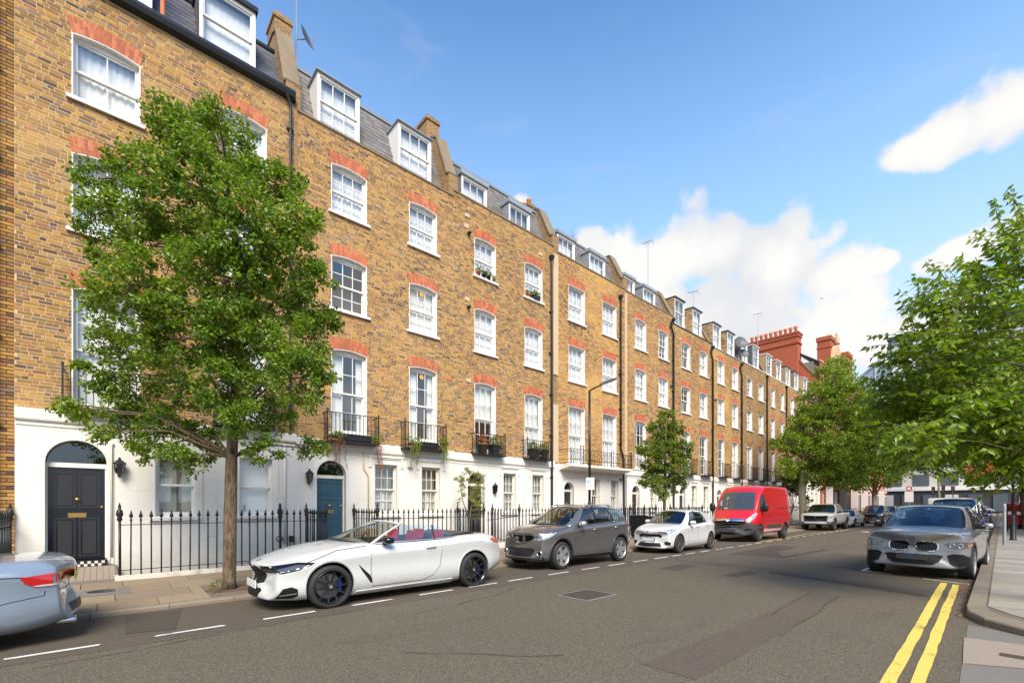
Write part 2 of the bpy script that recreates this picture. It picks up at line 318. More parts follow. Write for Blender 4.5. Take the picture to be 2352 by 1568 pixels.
def bark_mat(name, c0, c1):
    m, t, b = mk(name); p = t.n('ShaderNodeNewGeometry').outputs['Position']; r = t.noise(t.vec('MULTIPLY', p, (1, 1, .16)), 38.0, 5.0, .65, .4); t.set(b.inputs['Base Color'], t.mix(t.step(t.m('ADD', t.m('MULTIPLY', r, .8), t.m('MULTIPLY', t.noise(p, 5.0, 4.0), .3)), .4, .72), c0, c1))
    b.inputs['Roughness'].default_value = .92; bp = t.n('ShaderNodeBump', {'Strength': 1.0, 'Distance': .02, 'Height': r}); t.set(b.inputs['Normal'], bp.outputs[0]); return m
BARK = bark_mat('bark', (0.055, 0.036, 0.022), (0.22, 0.15, 0.092))
BARK_GREY = mat('grey_bark', (0.23, 0.19, 0.13), 0.9, var=0.4, scale=8, bump=0.8, bscale=24)
# asphalt: dark binder, pale chippings, worn bands
def asphalt(name, base, chip, amt=0.5, sc_=1.0):
    m, t, b = mk(name); g = t.n('ShaderNodeNewGeometry').outputs['Position']
    v = t.n('ShaderNodeTexVoronoi', {'Scale': 150.0 * sc_, 'Vector': g}); cell = t.n('ShaderNodeSeparateColor', {0: v.outputs['Color']}).outputs[0]
    c = t.mix(t.noise(g, 0.35, 5.0, 0.6), [x * 0.86 for x in base], [x * 1.22 for x in base])
    f2 = t.noise(g, 70.0, 3.0, 0.8)
    c = t.mix(t.m('MULTIPLY', t.step(t.m('ADD', t.m('MULTIPLY', cell, 0.6), t.m('MULTIPLY', f2, 0.6)), 0.58, 0.86), amt), c, chip)
    c = t.mix(t.m('MULTIPLY', t.step(t.noise(t.vec('MULTIPLY', g, (0.25, 1.0, 1.0)), 1.1, 6.0, 0.65), 0.55, 0.75), 0.35), c, [x * 0.6 for x in base])
    t.set(b.inputs['Base Color'], c); b.inputs['Roughness'].default_value = 0.88; b.inputs['Specular IOR Level'].default_value = 0.3
    bp = t.n('ShaderNodeBump', {'Strength': 0.9, 'Distance': 0.006, 'Height': t.m('ADD', cell, f2)}); t.set(b.inputs['Normal'], bp.outputs[0])
    return m
ASPHALT = asphalt('asphalt', (0.098, 0.080, 0.055), (0.34, 0.285, 0.195), 0.62)
ASPHALT_BAY = asphalt('bay_asphalt', (0.100, 0.080, 0.059), (0.25, 0.21, 0.155), 0.4)
ASPHALT_DARK = asphalt('patch_asphalt', (0.078, 0.062, 0.047), (0.17, 0.14, 0.105), 0.4)
ASPHALT_RED = asphalt('trench_asphalt', (0.105, 0.080, 0.059), (0.26, 0.21, 0.155), 0.45)
CONCRETE = asphalt('worn_concrete', (0.33, 0.265, 0.205), (0.42, 0.35, 0.28), 0.4, 0.7)
GREYTAR = asphalt('grey_footway_asphalt', (0.20, 0.18, 0.155), (0.3, 0.27, 0.23), 0.4)
def worn(name, col, thr):
    m, t, b = mk(name); g = t.n('ShaderNodeNewGeometry').outputs['Position']
    f = t.step(t.m('ADD', t.m('MULTIPLY', t.noise(g, 14.0, 6.0, 0.75), 0.6), t.m('MULTIPLY', t.noise(g, 1.6, 3.0), 0.4)), thr, thr + 0.1)
    t.set(b.inputs['Base Color'], t.mix(f, col, [x * 0.42 for x in col])); b.inputs['Roughness'].default_value = 0.75; return m
WHITELINE = worn('white_road_paint', (0.70, 0.68, 0.63), 0.53)
YELLOWLINE = worn('yellow_road_paint', (0.70, 0.52, 0.10), 0.545)
# ------------------------------------------------------------------ ground, road, pavements
JOINT = mat('paving_joint', (0.15, 0.125, 0.09), .95, var=.3, scale=8)
def struct(o, label=None): return tag(o, label, None, None, 'structure')
def rz(y):                                    # the carriageway falls to the channel under the terrace
    return 0.0 if y <= 4.8 else -0.085 * (y - 4.8) / 4.3
struct(MB().add([(-700, -700, -.34), (900, -700, -.34), (900, 700, -.34), (-700, 700, -.34)], [(0, 1, 2, 3)]).build('ground', ASPHALT_DARK))
b = MB(); ys = [-60, -10, 0, 2, 4.8, 6, 7.3, 9.13]
xs_ = [-60, -10, 0, 10, 20, 40, 70, 100, 150]
b.add([(x, y, rz(y)) for y in ys for x in xs_], [(j * 9 + i, j * 9 + i + 1, (j + 1) * 9 + i + 1, (j + 1) * 9 + i) for j in range(7) for i in range(8)])
road = struct(b.build('road', ASPHALT))
def sheet(name, pts, m, lift=0.004, parent=None):
    """thin sheet laid on the road: polygon of (x, y); long edges are cut so that it follows the camber"""
    tri = geometry.tessellate_polygon([[Vector((x, y, 0)) for x, y in pts]])
    o = MB().add([(x, y, rz(y) + lift) for x, y in pts], [tuple(t) for t in tri]).build(name, m, parent or road, fix=True); return o
sheet('bay_surface', [(-12, 7.36), (64, 7.36), (64, 9.1), (-12, 9.1)], ASPHALT_BAY, 0.003)
sheet('asphalt_strip', [(-12, 6.78), (5, 6.84), (20, 6.9), (60, 6.9), (60, 7.355), (-12, 7.355)], ASPHALT_RED, 0.003)
sheet('asphalt_patch', [(0.22, 7.57), (0.27, 8.97), (0.95, 8.9), (0.72, 7.41)], ASPHALT_DARK, 0.008)
sheet('asphalt_trench', [(11.25, .75), (11.85, 2.5), (12.25, 3.95), (12.55, 5.2), (12.7, 6.77), (12.2, 6.6), (11.95, 5.0), (11.75, 3.85), (11.35, 2.45), (10.7, .75)], ASPHALT_RED, 0.005)
sheet('asphalt_trench', [(10.7, 1.05), (11.3, 2.4), (11.72, 3.85), (11.5, 3.85), (11.05, 2.45), (10.5, 1.0)], ASPHALT_DARK, 0.007)
sheet('asphalt_patch', [(10.3, 6.0), (10.3, 4.1), (11.5, 4.0), (11.7, 6.1)], ASPHALT_DARK, 0.004)
sheet('asphalt_trench', [(4.0, 2.5), (7.1, 2.46), (9.6, 2.5), (9.5, 2.02), (6.1, 1.95), (4.0, 1.95)], ASPHALT_RED, 0.004)
sheet('asphalt_patch', [(15, 4.6), (19.0, 4.36), (19.9, 6.4), (15.2, 6.3)], ASPHALT_DARK, 0.004)
DASH = [-.77, -.02, .49, 1.23, 1.70, 2.43, 3.0, 3.72, 4.26, 5.0, 5.38, 6.11, 6.43, 7.17, 7.68, 8.42, 8.93, 9.64, 10.05, 10.81, 11.24, 11.97, 12.33, 13.14, 13.38, 13.97, 14.27, 14.93, 15.26, 15.95, 16.45, 17.1, 17.27, 18.01, 18.37, 18.99, 19.2, 19.82, 20.22, 20.81]
DASH += [v for k in range(24) for v in (21.4 + k * 1.21, 22.1 + k * 1.21)]
def dashy(x): return 7.14 + min(0.15, max(0, x) * 0.017) - max(0, x - 13) * 0.004 + max(0, x - 34) * 0.03
def stroke(name, p, q, w, m, lift, step=.22, jit=.005):
    """hand-laid road paint: long strip with slightly uneven edges"""
    L = math.hypot(q[0] - p[0], q[1] - p[1]); n = max(2, int(L / step)); dx, dy = (q[0] - p[0]) / L, (q[1] - p[1]) / L; vs = []
    for k in range(n + 1):
        x, y = p[0] + (q[0] - p[0]) * k / n, p[1] + (q[1] - p[1]) * k / n
        for sg in (-.5, .5): o = sg * w + R.uniform(-jit, jit); e = R.uniform(-.02, .02) if k in (0, n) else 0; vs.append((x - dy * o + dx * e, y + dx * o + dy * e, rz(y + dx * o) + lift))
    MB().add(vs, [(2 * k, 2 * k + 2, 2 * k + 3, 2 * k + 1) for k in range(n)]).build(name, m, road)
TAR = mat('tar_crack', (0.035, 0.030, 0.025), .7)
def crack(pts, w=.012):
    for a, c in zip(pts[:-1], pts[1:]):
        p = a
        for k in range(1, 5): q = (a[0] + (c[0] - a[0]) * k / 4 + (R.uniform(-.05, .05) if k < 4 else 0), a[1] + (c[1] - a[1]) * k / 4 + (R.uniform(-.05, .05) if k < 4 else 0)); stroke('road_crack', p, q, w * R.uniform(.5, 1.2), TAR, .010, .3, .003); p = q
for pts in ([(7.1, 2.35), (9.5, 2.5), (10.9, 3.9), (12.2, 5.3)], [(6.1, 1.9), (9.4, 2.05)], [(13.0, 6.6), (15.2, 5.6), (19.0, 5.9)], [(3.2, 5.9), (5.2, 6.2), (6.1, 6.6)], [(10.6, 1.1), (12.0, 2.9), (12.6, 5.2)], [(16, 3.2), (19, 4.3), (24, 4.6)], [(2.4, 4.4), (3.6, 3.2)], [(-.5, 6.5), (1.2, 6.7), (3.0, 6.75)]): crack(pts)
for i in range(0, len(DASH), 2):
    a, c = DASH[i], DASH[i + 1]; stroke('bay_dash', (a, dashy(a)), (c, dashy(c)), .075, WHITELINE, 0.009)
for (x0, y0), (x1, y1), wd in (((-6, .72), (4.5, .745), .1), ((4.5, .745), (12.64, .985), .105), ((-6, .55), (4.5, .565), .1), ((4.5, .565), (12.5, .80), .1)):
    stroke('yellow_line', (x0, y0), (x1, y1), wd, YELLOWLINE, 0.008, .3, .007)
sheet('bay_mark', [(13.47, 2.50), (13.25, 1.90), (13.33, 1.88), (13.55, 2.42), (14.16, 2.42), (14.16, 2.50)], WHITELINE, 0.009)
sheet('bay_mark', [(13.0, 1.35), (12.75, .62), (12.81, .62), (13.06, 1.35)], WHITELINE, 0.007)
for q in ([(20.5, 7.4), (28.5, 7.7), (28.5, 7.78), (20.5, 7.48)], [(28.5, 7.7), (36, 7.2), (36, 7.28), (28.5, 7.78)]): sheet('yellow_line', q, YELLOWLINE, 0.011)
sheet('road_arrow', [(31.9, 5.3), (33.3, 6.2), (33.6, 6.1), (33.0, 5.55), (36.5, 5.5), (36.5, 5.25), (33.0, 5.2), (33.4, 4.7), (33.1, 4.6)], WHITELINE, 0.009)
# manhole in the carriageway: frame and a ribbed lid
mh = thing('manhole_cover', 'dark ribbed rectangular manhole cover set in the middle of the road', 'manhole', (6.35, 5.05, rz(5.05)))
MB().box(5.93, 6.75, 4.72, 5.40, -.03, 0.006).build('frame', GREYMETAL, mh)
MB().box(5.97, 6.71, 4.76, 5.36, -.03, 0.010).build('lid', ASPHALT_DARK, mh)
for k in range(9): MB().box(5.99 + k * .08, 6.03 + k * .08, 4.79, 5.33, 0, 0.016).build('rib', ASPHALT_DARK, mh)

# ---- pavement under the terrace: kerb stones and flags, each one a piece
pv = struct(MB().add([(-40, 9.2, -.03), (150, 9.2, -.03), (150, 12.46, .02), (-40, 12.46, .02)], [(0, 1, 2, 3)]).build('pavement', JOINT))
def pz(y): return -.012 + (y - 9.1) * .02
x = -6.0
while x < 46:
    l = 0.9 + R.uniform(-.08, .12) if x < 20 else 1.8; j = R.uniform(-.006, .006)
    MB().prism([(9.10 + j, -.16), (9.10 + j, -.035), (9.125 + j, -.012), (9.27, -.012 + j * .5), (9.27, -.16)], lambda a, c, t: (t, a, c), x + .004, x + l - .004).build('kerb_stone', KERB, pv, fix=True); x += l
MB().box(46, 150, 9.1, 9.27, -.16, -.012).build('kerb_stone', KERB, pv)
def pit_hit(x0, x1, y0, y1): return x1 > 1.4 and x0 < 2.28 and y1 > 9.72 and y0 < 10.32
y = 9.28
for row, wd in enumerate((.62, .78, .78, .80)):
    x = -5.6 + row * .37
    while x < 17:
        l = R.choice((.6, .75, .9, .9, 1.05)); x0, x1, y0, y1 = x + .006, x + l - .006, y + .006, y + wd - .006
        if pit_hit(x0, x1, y0, y1): x0, x1 = (x0, min(x1, 1.4)) if x0 < 1.35 else (max(x0, 2.28), x1)
        if x1 - x0 > .08: MB().add([(x0, y0, pz(y0)), (x1, y0, pz(y0)), (x1, y1, pz(y1)), (x0, y1, pz(y1)), (x0, y0, -.05), (x1, y0, -.05), (x1, y1, -.03), (x0, y1, -.03)], [(0, 1, 2, 3), (4, 5, 1, 0), (5, 6, 2, 1), (6, 7, 3, 2), (7, 4, 0, 3)]).build('paving_flag', FLAG, pv)
        x += l
    y += wd
MB().add([(17.2, 9.28, pz(9.28)), (150, 9.28, pz(9.28)), (150, 12.4, pz(12.4)), (17.2, 12.4, pz(12.4))], [(0, 1, 2, 3)]).build('paving', FLAG, pv)
MB().prism([(9.9 + .32 * math.sin(t) * (1 if abs(math.sin(t)) < .8 else .9), 1.84 + .43 * math.cos(t)) for t in [k * math.pi / 8 for k in range(16)]], lambda a, c, t: (c, a + .12, t), -.04, -.006).build('tree_pit', SOIL, pv, fix=True)
MB().box(-.45, .38, 10.55, 11.28, -.02, pz(11.28) + .006).build('asphalt_infill', GREYTAR, pv)
cov = thing('footway_cover', 'oval dark iron cover in the pavement before the black door', 'manhole cover', (0, 10.9, .02))
MB().lathe([(0, .05), (.175, .05), (.20, .047), (.205, .02)], (0, 10.92, 0), n=24).build('lid', IRON, cov)
MB().lathe([(.2, .044), (.23, .044), (.235, .01)], (0, 10.92, 0), n=24).build('rim', GREYMETAL, cov)
struct(MB().add([(-12, 12.3, -2.4), (62, 12.3, -2.4), (62, 14.2, -2.4), (-12, 14.2, -2.4)], [(0, 1, 2, 3)]).build('lightwell_floor', GREYTAR))
struct(MB().box(-12, 62, 12.40, 12.46, -2.4, .0).build('lightwell_wall', STUCCO))

# ---- pavement on the near side, its kerb turning the corner into the side street
def ky(s): return .50 + (s - 9.4) * .0142     # the kerb line drifts towards the terrace
edge = [(150, ky(150)), (60, ky(60)), (30, ky(30)), (9.5, ky(9.5)), (9.05, .46), (8.62, .29), (8.24, -.06), (7.98, -.5), (7.8, -1.1), (7.65, -2.5), (7.6, -30)]
inner = [(150, ky(150) - .2), (60, ky(60) - .2), (30, ky(30) - .2), (9.65, ky(9.5) - .2), (9.25, .26), (8.9, .1), (8.6, -.2), (8.38, -.6), (8.2, -1.15), (8.05, -2.5), (8.0, -30)]
pr = struct(MB().prism(inner + [(150, -30)], lambda a, c, t: (a, c, t), -.2, .088).build('pavement', JOINT, fix=True))
for i in range(len(edge) - 1):
    (ax, ay), (bx, by) = edge[i], edge[i + 1]; (cx_, cy_), (dx_, dy_) = inner[i], inner[i + 1]
    L = math.hypot(bx - ax, by - ay); n = 1 if L < 1.2 or i < 1 or i > 8 else int(L / 0.92) if i == 2 else max(1, int(L / 3))
    for k in range(n):
        f0, f1 = k / n + .004 / L, (k + 1) / n - .004 / L; q = lambda p, r, f: (p[0] + (r[0] - p[0]) * f, p[1] + (r[1] - p[1]) * f)
        A, B, Cc, D = q(edge[i], edge[i + 1], f0), q(edge[i], edge[i + 1], f1), q(inner[i], inner[i + 1], f1), q(inner[i], inner[i + 1], f0)
        zt = .1 + R.uniform(-.003, .003)
        MB().add([(*A, -.1), (*B, -.1), (*Cc, -.1), (*D, -.1), (*A, zt - .018), (*B, zt - .018), (*Cc, zt), (*D, zt), (A[0] * .94 + D[0] * .06, A[1] * .94 + D[1] * .06, zt), (B[0] * .94 + Cc[0] * .06, B[1] * .94 + Cc[1] * .06, zt)],
                 [(0, 1, 5, 4), (4, 5, 9, 8), (8, 9, 6, 7), (1, 2, 6, 9, 5), (3, 0, 4, 8, 7)]).build('kerb_stone', KERB, pr, fix=True)
y = 0.0; x = 9.0
def inside(x, y): return x > 9.66 and y < ky(x) - .2
x = 9.72
while x < 46:
    l = R.choice((.62, .62, .76)) if x < 24 else 1.2; yt = ky(x) - .22
    for c in range(4 if x < 24 else 2):
        w_ = .9 if x < 24 else 1.6; y1 = yt - c * w_ - (R.uniform(.3, .6) if c and False else 0); y0 = y1 - w_ + .008
        MB().box(x + .004, x + l - .004, y0, y1, .02, .0965 + R.uniform(-.0015, .0015), skip='b').build('paving_flag', FLAG_GREY, pr)
    x += l
MB().box(9.7, 150, -29, -3.7, .02, .094).build('paving', FLAG_GREY, pr)
MB().box(46.2, 150, -3.6, .9, .02, .094).build('paving', FLAG_GREY, pr)
for pts in ([(9.2, .05), (9.68, .28), (9.68, -.4), (8.95, -.4), (8.85, -.2)], [(8.95, -.42), (9.68, -.42), (9.68, -1.3), (8.45, -1.3), (8.55, -.9)]):
    MB().prism(pts, lambda a, c, t: (a, c, t), .03, .0965).build('paving_flag', FLAG_GREY, pr, fix=True)
sheet('footway_asphalt', [(-2, .30), (5.6, .34), (8.5, .43), (8.2, -.2), (7.7, -1.2), (7.4, -6), (-2, -6)], GREYTAR, 0.004)
sheet('concrete_patch', [(7.62, .42), (7.7, .1), (7.75, -.3), (7.6, -1.2), (6.55, -1.2), (6.62, -.05), (6.38, .36)], CONCRETE, 0.009)
sheet('gully_grate', [(6.98, .12), (6.98, -.2), (7.12, -.2), (7.12, .12)], ASPHALT_DARK, 0.014)
# ------------------------------------------------------------------ the terrace
YF = 14.0
def arc(x0, x1, zs, rise, n=10):
    """points of a segmental arch from (x1, zs) back to (x0, zs)"""
    hw = (x1 - x0) / 2; r = (hw * hw + rise * rise) / (2 * rise); a = math.asin(min(1, hw / r)); c = (x0 + x1) / 2
    return [(c + r * math.sin(a - 2 * a * k / n), zs + rise - r + r * math.cos(a - 2 * a * k / n)) for k in range(n + 1)]
def round_arch(x0, x1, zs, n=16):
    c, r = (x0 + x1) / 2, (x1 - x0) / 2
    return [(c + r * math.cos(math.pi * k / n), zs + r * math.sin(math.pi * k / n)) for k in range(n + 1)]
fy = lambda y: (lambda a, c, d: (a, y + d, c))
PANE = MB().add([(-.5, 0, -.5), (.5, 0, -.5), (.5, 0, .5), (-.5, 0, .5)], [(0, 1, 2, 3)]).mesh('pane', GLASS)
CURT = {}
def curtain_mesh(m, wave):
    k = (m.name, wave)
    if k not in CURT:
        n = 26; b = MB(); vs = []
        for i in range(n + 1):
            for z in (-.5, .5): vs.append((i / n - .5, (math.sin(i * 1.9) * .5 + math.sin(i * 3.1) * .3) * wave, z))
        b.add(vs, [(2 * i, 2 * i + 2, 2 * i + 3, 2 * i + 1) for i in range(n)]); CURT[k] = b.mesh('curtain', m, True)
    return CURT[k]
def window(parent, x0, x1, z0, z1, rise=.09, cols=3, rows=(2, 2), y=YF, dress='blind', split=0.5, sill=True, fine=True, m=PAINT, lower=1.0, sill_m=None):
    """sash window: lined reveal and box frame, two sashes with glazing bars, panes, sill, what hangs behind the glass"""
    d = .12; f = .05; zs = z1
    hole = [(x0, z0), (x1, z0)] + (arc(x0, x1, zs, rise) if rise else [(x1, zs), (x0, zs)])
    b = MB(); n = len(hole)
    b.add([(a, y - .004, c) for a, c in hole] + [(a, y + d, c) for a, c in hole], [(i, (i + 1) % n, n + (i + 1) % n, n + i) for i in range(n)])
    ins = [(a + (.022 if a < (x0 + x1) / 2 else -.022), c + (.02 if c < z0 + .1 else -.02)) for a, c in hole]     # painted edge of the reveal
    b.add([(a, y - .004, c) for a, c in hole] + [(a, y - .004, c) for a, c in ins] + [(a, y + d, c) for a, c in ins], [(i, (i + 1) % n, n + (i + 1) % n, n + i) for i in range(n)] + [(n + i, n + (i + 1) % n, 2 * n + (i + 1) % n, 2 * n + i) for i in range(n)])
    b.panel(hole, [[(x0 + f, z0 + .04), (x1 - f, z0 + .04), (x1 - f, zs - .05), (x0 + f, zs - .05)]], fy(y + d - .01), .13)
    wn = b.build('window', m, parent, fix=False)
    ix0, ix1, iz0, iz1 = x0 + f, x1 - f, z0 + .04, zs - .05; zm = iz0 + (iz1 - iz0) * split; st = .045; bw = .022 if fine else .03
    for nm, a, c, yy, rws in (('upper_sash', zm - .02, iz1, y + d + .02, rows[0]), ('lower_sash', iz0, zm + .02, y + d + .065, rows[1])):
        c2 = a + (c - a) ; b = MB(); t, bt = (st, .05) if nm == 'upper_sash' else (.05, .08)
        b.box(ix0, ix0 + st, yy, yy + .04, a, c2).box(ix1 - st, ix1, yy, yy + .04, a, c2).box(ix0 + st, ix1 - st, yy, yy + .04, a, a + bt).box(ix0 + st, ix1 - st, yy, yy + .04, c2 - t, c2)
        gx0, gx1, gz0, gz1 = ix0 + st, ix1 - st, a + bt, c2 - t
        for k in range(1, cols): xx = gx0 + (gx1 - gx0) * k / cols; b.box(xx - bw / 2, xx + bw / 2, yy + .003, yy + .035, gz0, gz1)
        for k in range(1, rws): zz = gz0 + (gz1 - gz0) * k / rws; b.box(gx0, gx1, yy + .006, yy + .032, zz - bw / 2, zz + bw / 2)
        b.build(nm, m, wn)
        nc, nr = (cols, rws) if fine else (1, 1)
        for i in range(nc):
            for j in range(nr):
                inst(PANE, 'pane', wn, (gx0 + (gx1 - gx0) * (i + .5) / nc, yy + .02, gz0 + (gz1 - gz0) * (j + .5) / nr), (R.uniform(-.008, .008), 0, R.uniform(-.008, .008)), ((gx1 - gx0) / nc, 1, (gz1 - gz0) / nr))
    yc = y + d + .16; W, H = ix1 - ix0, iz1 - iz0; cx_, cz_ = (ix0 + ix1) / 2, (iz0 + iz1) / 2
    if dress in ('blind', 'greyblind'): inst(curtain_mesh(BLIND if dress == 'blind' else BLINDGREY, .002), 'blind', wn, (cx_, yc, iz1 - H * lower / 2), (0, 0, 0), (W, 1, H * lower))
    elif dress == 'net': inst(curtain_mesh(NET, .03), 'net_curtain', wn, (cx_, yc, iz1 - H * lower / 2), (0, 0, 0), (W, 1, H * lower))
    elif dress == 'drape':
        for sgn, wf, mm in ((-1, .36, NET), (1, .2, NET)): inst(curtain_mesh(mm, .05), 'curtain', wn, (cx_ + sgn * (W / 2 - W * wf / 2), yc, cz_), (0, 0, 0), (W * wf, 1, H))
    elif dress == 'dark': inst(curtain_mesh(CURTAIN, .04), 'curtain', wn, (ix0 + W * .12, yc, cz_), (0, 0, 0), (W * .24, 1, H))
    elif dress == 'shutter':
        b = MB()
        for k in range(16):
            zz = iz0 + .05 + k * .047; b.add([(ix0, yc - .02, zz), (ix1, yc - .02, zz), (ix1, yc + .015, zz + .03), (ix0, yc + .015, zz + .03)], [(0, 1, 2, 3)])
        b.box(cx_ - .05, cx_ + .05, yc - .03, yc, iz0, iz0 + .8).box(ix0, ix0 + .06, yc - .03, yc, iz0, iz0 + .8).box(ix1 - .06, ix1, yc - .03, yc, iz0, iz0 + .8).build('shutter', PAINT, wn)
        inst(curtain_mesh(CURTAIN, .01), 'curtain', wn, (cx_, yc + .1, cz_ + H * .1), (0, 0, 0), (W, 1, H))
    if sill: MB().prism([(y - .075, z0 - .085), (y + .1, z0 - .085), (y + .1, z0 + .014), (y - .06, z0 - .002), (y - .075, z0 - .01)], lambda a, c, t: (t, a, c), x0 - .09, x1 + .09).build('sill', sill_m or m, wn, fix=True)
    return wn
BR_L, BR_H, ROWH = .212, .059, .0755
def brick_box(l): return MB().box(-l / 2, l / 2, 0, .03, -BR_H / 2, BR_H / 2, skip='k')
def brickwork(h, x0, x1, z0, z1, holes, m, single=300, name='brick'):
    """Flemish bond: the nearest whole bricks are pieces of their own, the rest one mass"""
    rows = int((z1 - z0) / ROWH); lst = []
    for r in range(rows):
        zc = z0 + (r + .5) * ROWH
        blk = sorted((a, c) for a, c, lo, hi in holes if lo < zc < hi)
        seg = []; p = x0
        for a, c in blk:
            if a > p: seg.append((p, a))
            p = max(p, c)
        if p < x1: seg.append((p, x1))
        q = x0 - R.uniform(0, .34); k = r % 2
        while q < x1:
            l = (BR_L if k % 2 == 0 else .1025) + R.uniform(-.005, .005); k += 1; a, c = q, q + l; q += l + .012
            for s, e in seg:
                lo, hi = max(a, s + .004), min(c, e - .004)
                if hi - lo > .028: lst.append((lo, hi, zc, hi - lo > l - .001 and l > .2))
    lst.sort(key=lambda t: ((t[0] + t[1]) / 2) ** 2 + (t[2] - 3) ** 2)
    one = brick_box(BR_L).mesh('brick', m); n1 = 0; b = MB()
    for lo, hi, zc, full in lst:
        yo = YF - R.uniform(0, .004); tilt = R.uniform(-.0016, .0016)
        if full and n1 < single: inst(one, name, h, ((lo + hi) / 2, yo, zc), (0, tilt, 0)); n1 += 1
        else: b.box(lo, hi, yo, YF + .03, zc - BR_H / 2 + tilt, zc + BR_H / 2 + tilt, skip='k')
    tag(b.build('brickwork', m, h), kind='stuff')
VOUS = MB().add([(-.033, 0, 0), (.033, 0, 0), (.033, .05, 0), (-.033, .05, 0), (-.0345, 0, 1), (.0345, 0, 1), (.0345, .05, 1), (-.0345, .05, 1)], [(0, 1, 5, 4), (1, 2, 6, 5), (3, 0, 4, 7), (4, 5, 6, 7), (0, 3, 2, 1)]).mesh('arch_brick', REDBRICK)
def brick_arch(h, x0, x1, zs, rise, hgt=.35, pieces=True, m=REDBRICK):
    hw = (x1 - x0) / 2; c = (x0 + x1) / 2; r = (hw * hw + rise * rise) / (2 * rise) if rise else 40.0; a = math.asin(min(1, hw / r)) ; zc = zs + rise - r if rise else zs - r + (r - math.sqrt(r * r - hw * hw)) * 0
    pts = arc(x0, x1, zs, max(rise, .004)); top = [(p[0] + (p[0] - c) * .08, p[1] + hgt - .03) for p in reversed(pts)]
    MB().prism(pts + top, lambda u, v, t: (u, t, v), YF + .004, YF + .06).build('arch_joint', MORTAR_LT, h, fix=True)
    n = int(round((2 * hw + .06) / .0765)); b = MB()
    for k in range(n):
        t = -a + 2 * a * (k + .5) / n if rise else 0
        xx, zz = (c + r * math.sin(t), zc + r * math.cos(t)) if rise else (x0 + 2 * hw * (k + .5) / n, zs)
        lean = t * .8 if rise else (xx - c) * .22
        if k % 2: cuts = ((0, hgt * .62), (hgt * .63, hgt))
        else: cuts = ((0, hgt * .36), (hgt * .37, hgt))
        for lo, hi in cuts if pieces else ((0, hgt),):
            if pieces:
                o = inst(VOUS, 'arch_brick', h, (xx + lo * math.sin(lean), YF - .009, zz + lo * math.cos(lean)), (0, lean, 0), (1, 1, hi - lo))
            else: b.bar((xx, YF + .015, zz), (xx + hgt * math.sin(lean), YF + .015, zz + hgt * math.cos(lean)), .068, .045)
    if b.v: tag(b.build('arch_brickwork', m, h), kind='stuff')
def lead_pipe(h, x, z1, z0, y=YF - .09, r=.045, hopper=True, name='downpipe', path=None):
    b = MB().tube(path or [(x, y, z1), (x, y, z0)], r, 10)
    z = z0 + 1.2
    while z < z1 - .5: b.tube([(x, y, z), (x, y, z + .07)], r + .014, 10); b.box(x - .09, x + .09, y + .03, YF, z + .01, z + .06); z += 1.85
    if hopper: b.lathe([(.05, 0), (.06, .05), (.12, .17), (.125, .26), (.1, .26), (.09, .2)], (x, y, z1 - .02), n=10)
    return b.build(name, PIPE, h, smooth='auto')
def balconet(h, x0, x1, z0, z1, y=13.62, planter=False, sp=.12, base=True, bars=True):
    b = MB(); m = z1 - z0
    for zz in (z1, z0 + .07): b.box(x0, x1, y - .012, y + .012, zz - .012, zz + .012).box(x0 - .012, x0 + .012, y, YF, zz - .012, zz + .012).box(x1 - .012, x1 + .012, y, YF, zz - .012, zz + .012)
    for xx in (x0, x1): b.box(xx - .016, xx + .016, y - .016, y + .016, z0, z1 + .05).lathe([(.0, .12), (.022, .09), (.028, .06), (.012, .04)], (xx, y, z1), n=8)
    if base: b.box(x0 - .02, x1 + .02, y - .03, YF, z0 - .05, z0 + .01)
    o = b.build('balcony', IRON, h); n = int((x1 - x0) / sp)
    one = MB().box(-.008, .008, -.008, .008, 0, 1).lathe([(.0, .02), (.016, 0), (0, -.02)], (0, 0, .45), n=6).mesh('balcony_bar', IRON)
    for k in range(1, n): inst(one, 'bar', o, (x0 + (x1 - x0) * k / n, y, z0), (0, 0, 0), (1, 1, m))
    for k in range(1, 3):
        for xx in (x0, x1): inst(one, 'bar', o, (xx, y + (YF - y) * k / 3, z0), (0, 0, 0), (1, 1, m))
    return o
